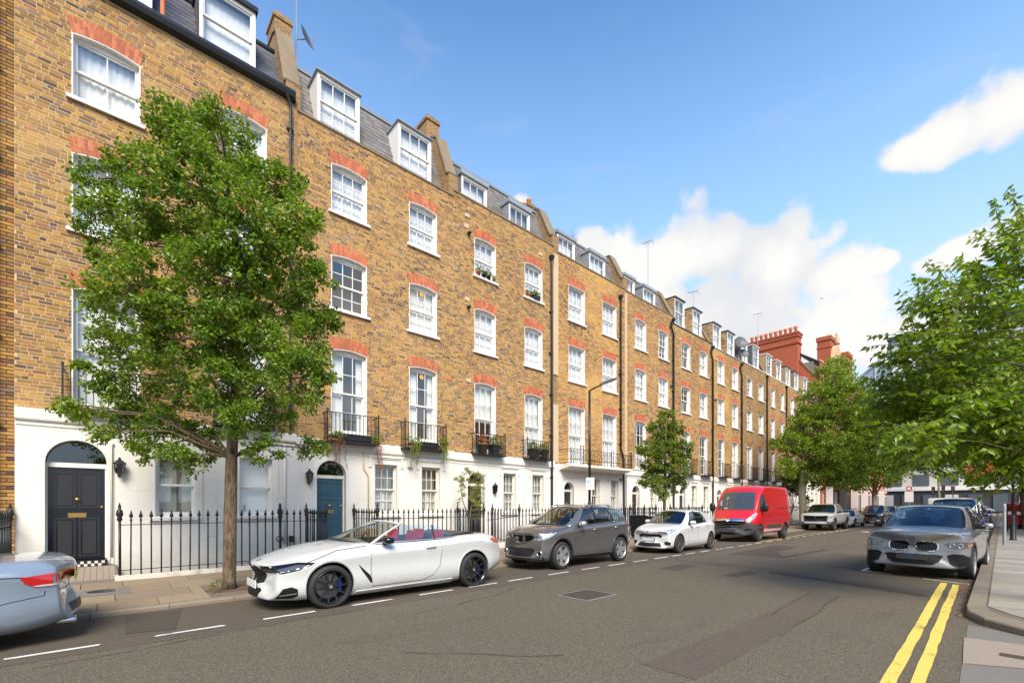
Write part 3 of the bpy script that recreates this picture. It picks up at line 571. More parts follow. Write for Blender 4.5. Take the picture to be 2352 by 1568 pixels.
def door(h, x0, x1, z0, z1, m, n=2, y=YF + .12, zr=1.05):
    d = MB().box(x0, x1, y, y + .05, z0, z1).build('door', m, h); W = x1 - x0; rows = [(.06, zr - .12), (zr + .1, z1 - z0 - .1)] if n == 2 else [(.08, .62), (.78, 1.38), (1.48, z1 - z0 - .1)]
    for a, c in rows:
        for s in (0, 1):
            px0 = x0 + W * (.10 + s * .43); px1 = px0 + W * .37
            b = MB()
            b.panel([(px0, z0 + a), (px1, z0 + a), (px1, z0 + c), (px0, z0 + c)], [[(px0 + .03, z0 + a + .03), (px1 - .03, z0 + a + .03), (px1 - .03, z0 + c - .03), (px0 + .03, z0 + c - .03)]], fy(y - .014), .014)
            b.box(px0 + .06, px1 - .06, y - .008, y, z0 + a + .06, z0 + c - .06)
            b.box(px0, px1, y - .014, y, z0 + a - .004, z0 + a).box(px0, px1, y - .014, y, z0 + c, z0 + c + .004).build('door_panel', DOORDUST_HILIT if m is DOORBLACK else m, d, fix=True)
    zl = z0 + zr - .06
    MB().panel([(x0 + W * .34, zl - .05), (x0 + W * .66, zl - .05), (x0 + W * .66, zl + .05), (x0 + W * .34, zl + .05)], [[(x0 + W * .37, zl - .03), (x0 + W * .63, zl - .03), (x0 + W * .63, zl + .03), (x0 + W * .37, zl + .03)]], fy(y - .018), .012).box(x0 + W * .37, x0 + W * .63, y - .01, y, zl - .03, zl + .03).build('letterbox', BRASS, d)
    MB().lathe([(.0, -.055), (.03, -.05), (.042, -.03), (.03, -.012), (.015, 0)], ((x0 + x1) / 2, y, z0 + zr + .27 + (.02 if n == 2 else -.14)), 'y', 14).build('door_knob', BRASS, d, True)
    MB().lathe([(.0, -.03), (.02, -.025), (.025, 0)], (x1 - .06, y, z0 + zr + .12), 'y', 10).build('lock', BRASS, d, True)
    return d
DOORBLACK = mat('black_door_paint', (0.009, 0.010, 0.015), 0.22, var=0.03, coat=.3)
DOORDUST_HILIT = mat('dusty_highlit_black_paint', (0.022, 0.022, 0.026), .45, var=.3, scale=12)  # lighter door panels: dust, plus the mouldings' sky highlight put into the colour
DOORBLUE = mat('blue_door_paint', (0.028, 0.085, 0.125), 0.4, var=0.08)
DOORGREY = mat('charcoal_door_paint', (0.03, 0.032, 0.036), 0.35)
TILEW = mat('white_tile', (0.66, 0.62, 0.54), 0.5); TILEK = mat('black_tile', (0.02, 0.02, 0.022), 0.4)

#        s0     s1    band   top   windows                         floors (sill, spring)                      arch  brick  blinds per window (3rd L,R, 2nd L,R, 1st L,R)
HS = [
 dict(s=(-1.33, 4.15), band=(3.37, 3.62), top=13.2, win=((-.49, .69), (2.27, 3.42)), fl=((10.62, 12.03), (7.70, 9.38), (3.76, 6.38)), brick=0, cols=2, rows=(1, 1), dr=('net', 'blind', 'net', 'blind', 'net', 'net'),
      door=(-.87, .06, .36, 2.41), gw=((.96, 1.80), (2.74, 3.58)), gz=(1.28, 2.86), gd=('greyblind', 'blind'), dm=DOORBLACK, lab='brown brick townhouse with a black front door behind the large street tree', grows=((1, 1), 1)),
 dict(s=(4.20, 9.68), band=(3.24, 3.54), top=13.0, win=((5.2, 6.34), (7.86, 8.98)), fl=((10.56, 12.0), (7.60, 9.2), (3.80, 6.32)), brick=1, cols=3, rows=(2, 2), dr=('net', 'net', 'none', 'blind', 'drape', 'drape2'),
      door=(4.78, 5.60, .38, 2.38), gw=((6.58, 7.41), (8.32, 9.11)), gz=(1.25, 2.92), gd=('shutter', 'shutter'), dm=DOORBLUE, lab='yellow brick townhouse with a teal blue front door and trailing window plants', grows=((2, 2), 3)),
 dict(s=(9.72, 15.12), band=(3.22, 3.52), top=13.22, win=((10.68, 11.75), (13.35, 14.43)), fl=((10.44, 11.87), (7.52, 9.13), (3.66, 6.25)), brick=1, cols=3, rows=(2, 2), dr=('net', 'net', 'net', 'net', 'half', 'blind'),
      door=(10.34, 11.09, .38, 2.3), gw=((12.11, 12.84), (13.76, 14.50)), gz=(1.25, 2.88), gd=('greyblind', 'greyblind'), dm=DOORBLACK, lab='yellow brick townhouse with flower pots on its top floor sills', grows=((2, 2), 3)),
 dict(s=(15.45, 20.72), band=(3.14, 3.43), top=13.04, win=((16.18, 17.37), (18.78, 19.97)), fl=((10.22, 11.86), (7.38, 9.05), (3.54, 6.18)), brick=3, cols=3, rows=(2, 2), dr=('net', 'net', 'net', 'net', 'net', 'net'), flat=True,
      door=(15.82, 16.45, .30, 2.18), gw=((17.85, 18.52), (19.42, 20.12)), gz=(1.2, 2.83), gd=('dark', 'blind'), dm=DOORGREY, lab='golden brick townhouse with a long iron balcony across the first floor', grows=((2, 1), 3)),
 dict(s=(20.85, 25.88), band=(3.14, 3.42), top=12.98, win=((21.7, 22.82), (24.15, 25.22)), fl=((10.18, 11.76), (7.38, 9.0), (3.56, 6.12)), brick=2, cols=3, rows=(2, 2), dr=('net', 'none', 'blind', 'net', 'dark', 'net'),
      door=(21.35, 22.0, .30, 2.15), gw=((23.2, 23.85), (24.75, 25.4)), gz=(1.2, 2.8), gd=('dark', 'net'), dm=DOORGREY, lab='brick townhouse partly hidden behind the small kerbside tree', grows=((2, 2), 3)),
 dict(s=(25.94, 31.18), band=(3.16, 3.46), top=12.56, win=((26.88, 28.0), (29.3, 30.4)), fl=((10.16, 11.69), (7.36, 8.93), (3.52, 6.08)), brick=2, cols=2, rows=(2, 1), dr=('none', 'net', 'dark', 'blind', 'net', 'none'),
      door=(26.5, 27.2, .3, 2.15), gw=((28.1, 28.85), (29.75, 30.5)), gz=(1.2, 2.8), gd=('greyblind', 'greyblind'), dm=DOORGREY, lab='brick townhouse with two tall dormers clad in tan tiles', grows=((2, 1), 2)),
 dict(s=(31.24, 36.0), band=(3.16, 3.46), top=12.4, win=((31.97, 33.08), (34.4, 35.48)), fl=((10.09, 11.62), (7.28, 8.97), (3.48, 6.12)), brick=4, cols=2, rows=(2, 1), dr=('net', 'net', 'net', 'blind', 'dark', 'net'),
      door=(31.75, 32.4, .3, 2.15), gw=((33.3, 34.0), (34.75, 35.45)), gz=(1.2, 2.8), gd=('net', 'dark'), dm=DOORBLACK, lab='bright golden brick townhouse directly behind the red van', grows=((2, 1), 2)),
 dict(s=(36.05, 41.3), band=(3.2, 3.46), top=12.45, win=((37.15, 38.18), (39.53, 40.58)), fl=((10.04, 11.4), (7.38, 8.88), (3.54, 6.06)), brick=5, cols=2, rows=(2, 2), dr=('none', 'net', 'net', 'net', 'blind', 'blind'), noarch=True,
      door=(36.6, 37.3, .3, 2.15), gw=((38.3, 39.0), (39.8, 40.5)), gz=(1.2, 2.8), gd=('net', 'dark'), dm=DOORBLACK, lab='darker brown brick townhouse with plain window heads and lead dormers', grows=((2, 1), 2)),
 dict(s=(41.35, 46.1), band=(3.2, 3.46), top=12.43, win=((42.3, 43.24), (44.72, 45.6)), fl=((9.94, 11.44), (7.3, 8.86), (3.5, 6.05)), brick=2, cols=2, rows=(2, 1), dr=('dark', 'dark', 'net', 'net', 'dark', 'dark'),
      door=(41.9, 42.6, .3, 2.15), gw=((43.5, 44.2), (44.9, 45.6)), gz=(1.2, 2.8), gd=('net', 'dark'), dm=DOORBLACK, lab='pale brick townhouse just before the big plane tree', grows=((2, 1), 2)),
 dict(s=(46.15, 51.2), band=(3.2, 3.46), top=12.36, win=((47.3, 48.35), (49.65, 50.65)), fl=((9.9, 11.38), (7.28, 8.84), (3.5, 6.05)), brick=2, cols=2, rows=(2, 1), dr=('net', 'net', 'net', 'net', 'blind', 'dark'),
      door=(46.7, 47.4, .3, 2.15), gw=((48.4, 49.1), (49.9, 50.6)), gz=(1.2, 2.8), gd=('net', 'dark'), dm=DOORBLACK, lab='pale brick townhouse half covered by the crown of the plane tree', grows=((2, 1), 2)),
 dict(s=(51.25, 56.55), band=(3.2, 3.46), top=12.3, win=((52.4, 53.4), (54.8, 55.8)), fl=((9.9, 11.35), (7.28, 8.84), (3.5, 6.05)), brick=1, cols=2, rows=(2, 1), dr=('net', 'net', 'net', 'net', 'blind', 'dark'),
      door=(51.8, 52.5, .3, 2.15), gw=((53.4, 54.1), (54.9, 55.6)), gz=(1.2, 2.8), gd=('net', 'dark'), dm=DOORBLACK, lab='last brick townhouse of the terrace, next to the red brick mansion block', grows=((2, 1), 2)),
]
HOUSE = []
for i, H in enumerate(HS):
    s0, s1 = H['s']; b0, b1 = H['band']; top = H['top']; near = i < 5
    h = thing('terraced_house', H['lab'], 'house', ((s0 + s1) / 2, YF, 0), group='terrace of brick townhouses'); HOUSE.append(h)
    rise = .012 if H.get('flat') or H.get('noarch') else .078
    holes = []; bl = []
    for f, (z0, z1) in enumerate(H['fl']):
        for x0, x1 in H['win']:
            holes.append([(x0, z0), (x1, z0)] + arc(x0, x1, z1, rise)); bl.append((x0, x1, z0 - .09, z1 + rise)); bl.append((x0 - .005, x1 + .005, z1, z1 + rise + .27))
    L, Rr = s0 - .02, s1 + .03
    MB().panel([(L, b1 - .02), (Rr, b1 - .02), (Rr, top), (L, top)], holes, fy(YF + .0025), .12).build('mortar_wall', MORTAR, h)
    brickwork(h, L, Rr, b1, top - .005, bl, BRICK[H['brick']], 300 if near else 0)
    # carcass behind the front: dark rooms, floors and the back
    MB().box(L, Rr, YF + .9, 24, -2.4, top - .35, skip='f').add([(L, YF + .9, -2.4), (Rr, YF + .9, -2.4), (Rr, YF + .9, top - .35), (L, YF + .9, top - .35)], [(0, 1, 2, 3)]).build('carcass', ROOM, h)
    b = MB()
    for z in (b1 - .3, H['fl'][1][0] - .6, H['fl'][0][0] - .6, top - .2): b.box(L, Rr, YF + .24, YF + .9, z, z + .2)
    for xx in (L, (s0 + s1) / 2, Rr - .1): b.box(xx, xx + .1, YF + .24, YF + .9, -2.4, top - .2)
    b.build('floor_slab', ROOM, h)
    k = 0
    for f, (z0, z1) in enumerate(H['fl']):
        for q, (x0, x1) in enumerate(H['win']):
            dr = H['dr'][k]; k += 1; low = 1.0
            if dr == 'half': dr, low = 'blind', .55
            cols, rows = H['cols'], H['rows']
            if f == 2: cols, rows = (H['cols'] if i else 2), (2, 2)
            if i == 1 and f == 0: rows = (2, 2)
            if i == 2 and f == 2: cols = 3
            wn = window(h, x0, x1, z0, z1, rise, cols, rows, dress='drape' if dr == 'drape2' else dr, sill=f < 2 or i > 0, fine=i < 4, lower=low)
            if not H.get('noarch'): brick_arch(h, x0, x1, z1, rise, .34, pieces=i < 4)
            else: brick_arch(h, x0, x1, z1, rise, .3, pieces=False, m=BRICK[5])
    # stuccoed ground floor with cornice band, arched doorway and eared window surrounds
    dx0, dx1, dz0, dz1 = H['door']; zs = dz1 + .10; ys = YF - .035
    dh = [(dx0 - .03, -2.3 if False else .2), (dx1 + .03, .2)] + round_arch(dx0 - .03, dx1 + .03, zs)
    gh = [[(x0, H['gz'][0]), (x1, H['gz'][0]), (x1, H['gz'][1]), (x0, H['gz'][1])] for x0, x1 in H['gw']]
    st = MB().panel([(s0 if i == 0 else L, -2.4), (Rr, -2.4), (Rr, b1 - .05), (s0 if i == 0 else L, b1 - .05)], [dh] + gh, fy(ys), .2).build('stucco_wall', STUCCO, h)
    MB().prism([(ys - .045, b0), (ys - .06, b0 + .03), (ys - .06, b1 - .03), (YF - .01, b1 + .012), (YF + .1, b1 + .012), (YF + .1, b0)], lambda a, c, t: (t, a, c), (s0 - .015 if i == 0 else L), Rr).build('cornice', STUCCO, h, fix=True)
    MB().box(s0 if i == 0 else L, Rr, ys - .02, ys, b0 - .10, b0 - .06).build('string_course', STUCCO, h)
    if i == 0: MB().box(s0 - .012, s0, ys, YF + .2, -1, b1).build('stucco_return', STUCCO, h)
    oa = [(dx1 + .03, .22)] + round_arch(dx0 - .03, dx1 + .03, zs) + [(dx0 - .03, .22)]
    for wd, dp in ((.12, .02), (.055, .04)):
        c_ = (dx0 + dx1) / 2; out = [(a + (wd if a > c_ else -wd) * (1 if v <= zs else abs(a - c_) / ((dx1 - dx0) / 2 + .03)), v + (wd * (v - zs) / ((dx1 - dx0) / 2 + .03) if v > zs else 0)) for a, v in oa]
        MB().prism(oa + out[::-1], lambda a, v, t: (a, t, v), ys - dp, ys).build('architrave', STUCCO, h, fix=True)
    door(h, dx0, dx1, dz0, dz1, H['dm'], 3 if i == 1 else 2)
    b = MB().box(dx0 - .03, dx1 + .03, YF + .09, YF + .2, dz1, dz1 + .1).box(dx0 - .03, dx0, YF + .11, YF + .2, dz0, dz1).box(dx1, dx1 + .03, YF + .11, YF + .2, dz0, dz1); b.build('door_frame', CREAM if i else PAINT, h)
    fp = round_arch(dx0 - .03, dx1 + .03, zs); MB().prism(fp, lambda a, v, t: (a, t, v), YF + .14, YF + .145).build('fanlight', CARGLASS_DARK, h, fix=True)
    MB().box(dx0 - .6, dx1 + .6, YF + .5, YF + .52, 0, 3.1).build('hall_screen', DARKIN, h)
    # bridge over the lightwell to the door
    if i: MB().box(dx0 - .22, dx1 + .2, 12.2, YF + .12, .02, dz0 - .14).build('door_bridge', STUCCO, h)
    else: MB().prism([(12.15, -.1), (12.15, .07), (13.84, .20), (YF + .12, .20), (YF + .12, -.1)], lambda a, c, t: (t, a, c), dx0 - .22, dx1 + .2).build('door_bridge', GREYTAR, h, fix=True)
    MB().box(dx0 - .03, dx1 + .03, YF - .16, YF + .2, dz0 - .14, dz0 - .012).build('threshold', DOORBLACK if i == 0 else STONE, h)
    if i == 0:
        b = MB()
        for q in range(16): MB().box(dx0 - .0 + q * .058, dx0 + .056 + q * .058, YF - .175, YF - .16, .215 + .0, .27).build('tile', TILEK if q % 2 else TILEW, h); MB().box(dx0 - .0 + q * .058, dx0 + .056 + q * .058, YF - .175, YF - .16, .272, .327).build('tile', TILEW if q % 2 else TILEK, h)
        for q in range(13): MB().prism([(12.3, .06), (12.3, .089), (13.82, .207), (13.82, .18)], lambda a, c, t: (t, a, c), dx0 - .18 + q * .098, dx0 - .09 + q * .098).build('tile', CONCRETE, h, fix=True)
    for q, (x0, x1) in enumerate(H['gw']):
        window(h, x0, x1, H['gz'][0], H['gz'][1], 0, H['grows'][1], H['grows'][0], y=ys, dress=H['gd'][q], fine=i < 4, m=CREAM if i else PAINT, sill=True, sill_m=STUCCO)
        z1 = H['gz'][1]; b = MB().box(x0 - .22, x1 + .22, ys - .05, ys, z1 + .2, z1 + .25).box(x0 - .2, x1 + .2, ys - .03, ys, z1 + .16, z1 + .2)
        for sx in (x0 - .2, x1 + .11): b.box(sx, sx + .09, ys - .035, ys, z1 - .12, z1 + .16)
        if i: b.build('hood_mould', STUCCO, h)
        else: MB().panel([(x0 - .12, H['gz'][0] - .1), (x1 + .12, H['gz'][0] - .1), (x1 + .12, z1 + .12), (x0 - .12, z1 + .12)], [[(x0, H['gz'][0]), (x1, H['gz'][0]), (x1, z1), (x0, z1)]], fy(ys - .025), .025).build('architrave', STUCCO, h, fix=True)
# ------------------------------------------------------------------ roofs, dormers, party walls, chimneys
def slates(h, x0, x1, ya, za, yb, zb, m, cut, single=True, w=.27, e=.2):
    """courses of slates on the mansard slope, left out where a dormer stands"""
    L = math.hypot(yb - ya, zb - za); n = int(L / e); dy, dz = (yb - ya) / L, (zb - za) / L; ang = math.atan2(zb - za, yb - ya)
    one = MB().add([(-.5, 0, 0), (.5, 0, 0), (.5, 1, .0), (-.5, 1, .0), (-.5, 0, .5), (.5, 0, .5), (.5, 1, .12), (-.5, 1, .12)], [(4, 5, 6, 7), (0, 1, 5, 4), (1, 2, 6, 5), (3, 0, 4, 7)])
    me = one.mesh('slate', m); b = MB()
    for r in range(n):
        x = x0 + (-.135 if r % 2 else 0); yy, zz = ya + dy * r * e, za + dz * r * e
        while x < x1 - .03:
            a, c = max(x, x0) + .004, min(x + w, x1) - .004; x += w
            if c - a < .04 or any(p - .02 < (a + c) / 2 < q + .02 and zz + .02 < t for p, q, t in cut): continue
            mt = Matrix.Translation(((a + c) / 2, yy, zz)) @ Matrix.Rotation(ang, 4, 'X')
            if single and not any(p - .02 < (a + c) / 2 < q + .02 for p, q, t in cut):
                o = inst(me, 'slate', h, ((a + c) / 2, yy, zz), (ang + R.uniform(-.01, .01), 0, R.uniform(-.008, .008)), (c - a, e * 1.25, .028))
            else: b.add([mt @ Vector((vx * (c - a), vy * e * 1.25, vz * .028)) for vx, vy, vz in one.v], one.f)
    if b.v: tag(b.build('slating', m, h), kind='stuff')
def dormer(h, x0, x1, z0, z1, yf, yb_at, cheek, win=True, cols=3, rows=(2, 2), dress='dark', frame=PAINT, roofm=None, fine=True, tiles=None, hood=.05):
    """yb_at(z) gives the slope behind; the cheeks die into it"""
    d = .08
    fr = MB().panel([(x0, z0), (x1, z0), (x1, z1), (x0, z1)], [[(x0 + d, z0 + .06), (x1 - d, z0 + .06), (x1 - d, z1 - .1), (x0 + d, z1 - .1)]], fy(yf - .012), .1); fr.box(x0 - .01, x1 + .01, yf - .04, yf, z0, z0 + .055)
    dm = fr.build('dormer', frame, h)
    for sx in (x0, x1 - .03): MB().prism([(yf, z0), (yb_at(z0) + .05, z0), (yb_at(z1) + .3, z1), (yf, z1)], lambda a, c, t: (t, a, c), sx, sx + .03).build('cheek', cheek, dm, fix=True)
    MB().prism([(yf - .09, z1), (yf - .09, z1 + hood), (yb_at(z1) + .6, z1 + hood + .05), (yb_at(z1) + .6, z1)], lambda a, c, t: (t, a, c), x0 - .05, x1 + .05).build('dormer_roof', roofm or LEAD, dm, fix=True)
    if tiles:
        r = 0; z = z0
        while z < z1 - .05:
            yy = yf + .02 + (.12 if r % 2 else 0); ye = yb_at(z + .05)
            while yy < ye - .05:
                for sx, s in ((x0, -1),): MB().box(sx - .025, sx - .002, yy, min(yy + .235, ye), z + .01, min(z + .24, z1)).build('tile', tiles, dm)
                yy += .25
            z += .25; r += 1
    ix0, ix1, iz0, iz1 = x0 + d, x1 - d, z0 + .06, z1 - .1; zm = iz0 + (iz1 - iz0) * .52; st = .04
    for a, c, yy, rw, nm in (((zm - .02, iz1, yf + .02, rows[0], 'upper_sash'), (iz0, zm + .02, yf + .06, rows[1], 'lower_sash')) if rows[1] else ((iz0, iz1, yf + .03, rows[0], 'casement'),)):
        b = MB().box(ix0, ix0 + st, yy, yy + .04, a, c).box(ix1 - st, ix1, yy, yy + .04, a, c).box(ix0, ix1, yy + .001, yy + .039, a, a + .05).box(ix0, ix1, yy + .001, yy + .039, c - .045, c)
        for k in range(1, cols): xx = ix0 + st + (ix1 - ix0 - 2 * st) * k / cols; b.box(xx - .011, xx + .011, yy + .004, yy + .034, a, c)
        for k in range(1, rw): zz = a + (c - a) * k / rw; b.box(ix0, ix1, yy + .006, yy + .032, zz - .011, zz + .011)
        b.build(nm, frame, dm); inst(PANE, 'pane', dm, ((ix0 + ix1) / 2, yy + .02, (a + c) / 2), (0, 0, 0), (ix1 - ix0, 1, c - a))
    inst(curtain_mesh({'dark': CURTAIN, 'blind': BLIND, 'net': NET}[dress], .01), 'blind', dm, ((ix0 + ix1) / 2, yf + .2, (iz0 + iz1) / 2), (0, 0, 0), (ix1 - ix0, 1, iz1 - iz0))
def party_wall(h, x, prof, th=.36, m=None, cop=True, name='party_wall'):
    poly = [(14.0, prof[0][1] - .9)] + prof + [(prof[-1][0], prof[0][1] - .9)]
    MB().prism(poly, lambda a, c, t: (t, a, c), x - th / 2, x + th / 2).build(name, m or BRICKTEX, h, fix=True)
    if cop:
        b = MB()
        for (a, c), (e, g) in zip(prof[:-1], prof[1:]):
            l = math.hypot(e - a, g - c); nx, nz = -(g - c) / l, (e - a) / l; k = .055
            b.prism([(a, c), (e, g), (e + nx * k, g + nz * k), (a + nx * k, c + nz * k)], lambda u, v, t: (t, u, v), x - th / 2 - .035, x + th / 2 + .035)
        b.build('coping', STONE, h, fix=True)
def brick_tex(name, c1, c2, mo, sc_=1.0):
    m, t, b = mk(name); p = t.n('ShaderNodeNewGeometry').outputs['Position']; x = t.n('ShaderNodeSeparateXYZ', {0: p})
    v = t.n('ShaderNodeCombineXYZ', {0: t.m('ADD', x.outputs[0], x.outputs[1]), 1: x.outputs[2]}).outputs[0]
    bt = t.n('ShaderNodeTexBrick', {'Vector': v, 'Color1': c1, 'Color2': c2, 'Mortar': mo, 'Scale': 1.0, 'Mortar Size': .009, 'Brick Width': .225, 'Row Height': .075, 'Bias': 0.0})
    c = t.mix(t.m('MULTIPLY', t.noise(p, 9.0, 6.0, .7), .5), bt.outputs[0], [a * .5 for a in c2]); t.set(b.inputs['Base Color'], c); b.inputs['Roughness'].default_value = .9; return m
BRICKTEX = brick_tex('party_wall_brick', (0.40, 0.22, 0.075), (0.20, 0.105, 0.048), (0.52, 0.38, 0.20))
def chimney(h, x0, x1, y0, y1, z0, z1, pots, m=None, pot_h=.3):
    st = MB().box(x0, x1, y0, y1, z0, z1 - .18).box(x0 - .04, x1 + .04, y0 - .04, y1 + .04, z1 - .18, z1 - .08).box(x0 - .01, x1 + .01, y0 - .01, y1 + .01, z1 - .08, z1).build('chimney_stack', m or BRICKTEX, h)
    for k in range(pots):
        yy = y0 + (y1 - y0) * (k + .5) / pots; MB().lathe([(.0, .0), (.12, 0), (.10, pot_h * .7), (.125, pot_h * .8), (.125, pot_h), (.09, pot_h), (.08, .05)], ((x0 + x1) / 2, yy, z1), n=12).build('chimney_pot', TERRA, st, True)
def copings(h, x0, x1, top): MB().prism([(YF - .035, top), (YF + .32, top), (YF + .32, top + .05), (YF - .035, top + .055)], lambda a, c, t: (t, a, c), x0, x1).build('parapet_coping', STONE, h, fix=True)
GUT = mat('black_gutter', (0.02, 0.02, 0.022), 0.3, var=.2)
for i, (h, H) in enumerate(zip(HOUSE, HS)):
    s0, s1 = H['s']; top = H['top']; L, Rr = s0 - .02, s1 + .03
    if i == 0:
        ya, za, yb, zb = 14.15, 13.25, 15.2, 15.35; m = SLATE_BLACK; cut = [(-.45, .92, 15.3), (1.88, 3.18, 15.3)]
    elif i == 1: ya, za, yb, zb = 14.3, 12.95, 15.2, 15.3; m = SLATE; cut = [(4.84, 6.2, 14.85), (7.53, 8.88, 14.85)]
    elif i == 2: ya, za, yb, zb = 14.3, 13.1, 15.0, 15.1; m = SLATE; cut = [(10.18, 11.46, 14.3), (12.61, 13.86, 14.3)]
    elif i == 3: ya, za, yb, zb = 14.3, 12.95, 14.95, 14.75; m = SLATE; cut = [(15.6, 16.85, 14.25), (17.95, 19.25, 14.25)]
    elif i == 4: ya, za, yb, zb = 14.3, 12.9, 14.95, 14.6; m = SLATE; cut = [(20.95, 21.95, 14.1), (22.8, 24.1, 14.1)]
    else:
        ya, za, yb, zb = 14.25, top - .1, 15.15, top + 2.0; m = (TILE, TILE, SLATE, TILE_BROWN, TILE_BROWN, TILE_BROWN)[i - 5]; a = s0 + .38; cut = [(a, a + 1.3, top + 1.9), (a + 2.35, a + 3.6, top + 1.85)]
    at_ = lambda z, ya=ya, za=za, yb=yb, zb=zb: ya + (yb - ya) * min(1.2, max(0, (z - za) / (zb - za)))
    MB().add([(L, ya, za - .3), (Rr, ya, za - .3), (Rr, ya, za), (L, ya, za), (Rr, yb, zb), (L, yb, zb), (Rr, 19, zb + .05), (L, 19, zb + .05), (Rr, 23, za), (L, 23, za)], [(0, 1, 2, 3), (3, 2, 4, 5), (5, 4, 6, 7), (7, 6, 8, 9)]).build('roof', m, h)
    slates(h, L + .2, Rr - .2, ya - .005, za, yb, zb, m, cut, single=i < 3, w=(.36 if i >= 5 else .27), e=(.24 if i >= 5 else .2))
    MB().prism([(yb - .06, zb - .03), (yb + .5, zb + .02), (yb + .5, zb + .07), (yb - .08, zb + .05)], lambda a, c, t: (t, a, c), L + .18, Rr - .18).build('roof_flashing', GUT if i == 0 else LEAD, h, fix=True)
    if i == 0:
        for a, c in ((-.45, .92), (1.88, 3.18)): dormer(h, a, c, 13.5, 15.22, 14.18, at_, SLATE_BLACK, cols=1, rows=(1, 1), dress='blind', frame=PAINT, roofm=GUT, hood=.12)
        MB().prism([(13.84, 13.22), (13.80, 13.32), (13.83, 13.42), (14.12, 13.42), (14.12, 13.18), (13.9, 13.18)], lambda a, c, t: (t, a, c), L, Rr - .05).build('gutter', GUT, h, fix=True)
        MB().box(L, Rr, 14.0, 14.2, 13.18, 13.45).build('eaves', GUT, h)
        MB().tube([(1.12, 14.1, 13.45), (1.12, 14.15, 15.3)], .05, 8).build('vent_pipe', TERRA, h)
    elif i == 1:
        for a, c in ((4.86, 6.18), (7.55, 8.86)): dormer(h, a, c, 13.1, 14.72, 14.2, at_, PAINT, cols=3, rows=(1, 2), dress='net', hood=.03)
    elif i == 2:
        for a, c in ((10.2, 11.45), (12.62, 13.84)): dormer(h, a, c, 13.3, 14.2, 14.2, at_, LEAD, cols=3, rows=(1, 0), dress='net' if a < 11 else 'dark', hood=.16)
    elif i in (3, 4):
        for a, c in ((15.6, 16.85), (17.95, 19.25)) if i == 3 else ((20.95, 21.95), (22.8, 24.1)): dormer(h, a, c, 13.1, 14.12 if i == 3 else 13.95, 14.2, at_, LEAD, cols=3, rows=((2, 0) if i == 3 else (1, 0)), dress='net', hood=.14)
    else:
        a = s0 + .38
        for q, x0 in enumerate((a, a + 2.35)):
            dormer(h, x0, x0 + 1.25, top + .18, top + 1.85 + (.05 if i == 7 else 0), 14.18, at_, (SLATE_BLACK if i == 7 else TILE), cols=2, rows=((1, 1) if i < 7 else (2, 1)), dress=('net', 'blind', 'dark')[(i + q) % 3], fine=False, roofm=GUT if i in (5, 6, 9) else PAINT, tiles=TILE if i in (5, 6) else None, hood=.05)
    if i: copings(h, L, Rr, top) if i < 5 else MB().box(L, Rr, YF - .04, YF + .25, top, top + .06).build('parapet_coping', (GUT if i == 5 else LEAD if i == 6 else PAINT), h)
    z = top
    if i == 1: party_wall(h, 4.12, [(14.0, 13.72), (14.16, 13.78), (15.0, 15.9), (15.3, 16.05), (17.2, 16.05)], .4); chimney(h, 4.05, 4.56, 15.7, 16.5, 15.5, 17.2, 1)
    if i == 2: party_wall(h, 9.70, [(14.0, 13.78), (14.16, 13.84), (14.85, 15.6), (15.2, 15.8), (17.2, 15.8)], .4); chimney(h, 9.55, 10.1, 15.6, 16.6, 15.3, 17.0, 0)
    if i == 3: MB().box(15.13, 15.46, YF + .004, YF + .3, 3.4, 13.2).build('infill', BRICKTEX, h); MB().box(15.13, 15.46, YF - .032, YF + .3, -2.4, 3.42).build('infill', STUCCO, h); party_wall(h, 15.28, [(14.0, 13.7), (14.16, 13.75), (14.85, 15.25), (15.1, 15.4), (17.2, 15.4)], .42); chimney(h, 15.3, 15.8, 15.8, 16.6, 15, 16.2, 2); MB().box(15.12, 15.45, YF - .03, YF + .1, 7.45, 12.9).build('pilaster', RENDER_TAN, h); MB().box(15.12, 15.45, YF - .03, YF + .1, 3.5, 6.1).build('pilaster', RENDER_TAN, h)
    if i == 4: party_wall(h, 20.8, [(14.0, 13.6), (14.16, 13.65), (14.9, 15.15), (15.6, 15.15)], .4); MB().box(20.7, 20.88, YF - .05, YF + .1, 3.5, 12.85).build('pilaster', RENDER_TAN, h); chimney(h, 22.6, 23.0, 16.0, 16.4, 14.6, 15.9, 0)
    if i == 5: party_wall(h, 25.9, [(14.1, 13.1), (14.95, 14.8), (15.4, 14.8)], .34)
    if i > 5: party_wall(h, s0, [(14.12, top + .1), (15.1, top + 2.05), (15.6, top + 2.05)], .25, TILE_BROWN if i > 7 else BRICKTEX, True)
# boundary pieces between fronts
MB().box(4.13, 4.22, YF - .02, YF + .1, 3.5, 13.0).build('pilaster', BRICKTEX, HOUSE[0])
# the slice of the neighbour before the first house
h0 = thing('terraced_house', 'set-back brick neighbour at the very left edge with a black drainpipe', 'house', (-3.5, 14.3, 0), group='terrace of brick townhouses')
MB().box(-7, -1.342, 14.15, 24, -2.4, 13.4).build('wall', BRICKTEX, h0); brickwork_holes = []
b = MB()
for r in range(int(13.2 / ROWH)):
    x = -2.6 - (.11 if r % 2 else 0)
    while x < -1.36:
        l = BR_L if (r + int(x * 9)) % 2 else .1025; b.box(x, min(x + l, -1.35), 14.128, 14.16, .1 + r * ROWH, .1 + r * ROWH + BR_H, skip='k'); x += l + .015
tag(b.build('brickwork', BRICK[1], h0), kind='stuff')
lead_pipe(h0, -1.66, 14.0, 0.2, y=14.05, hopper=False)
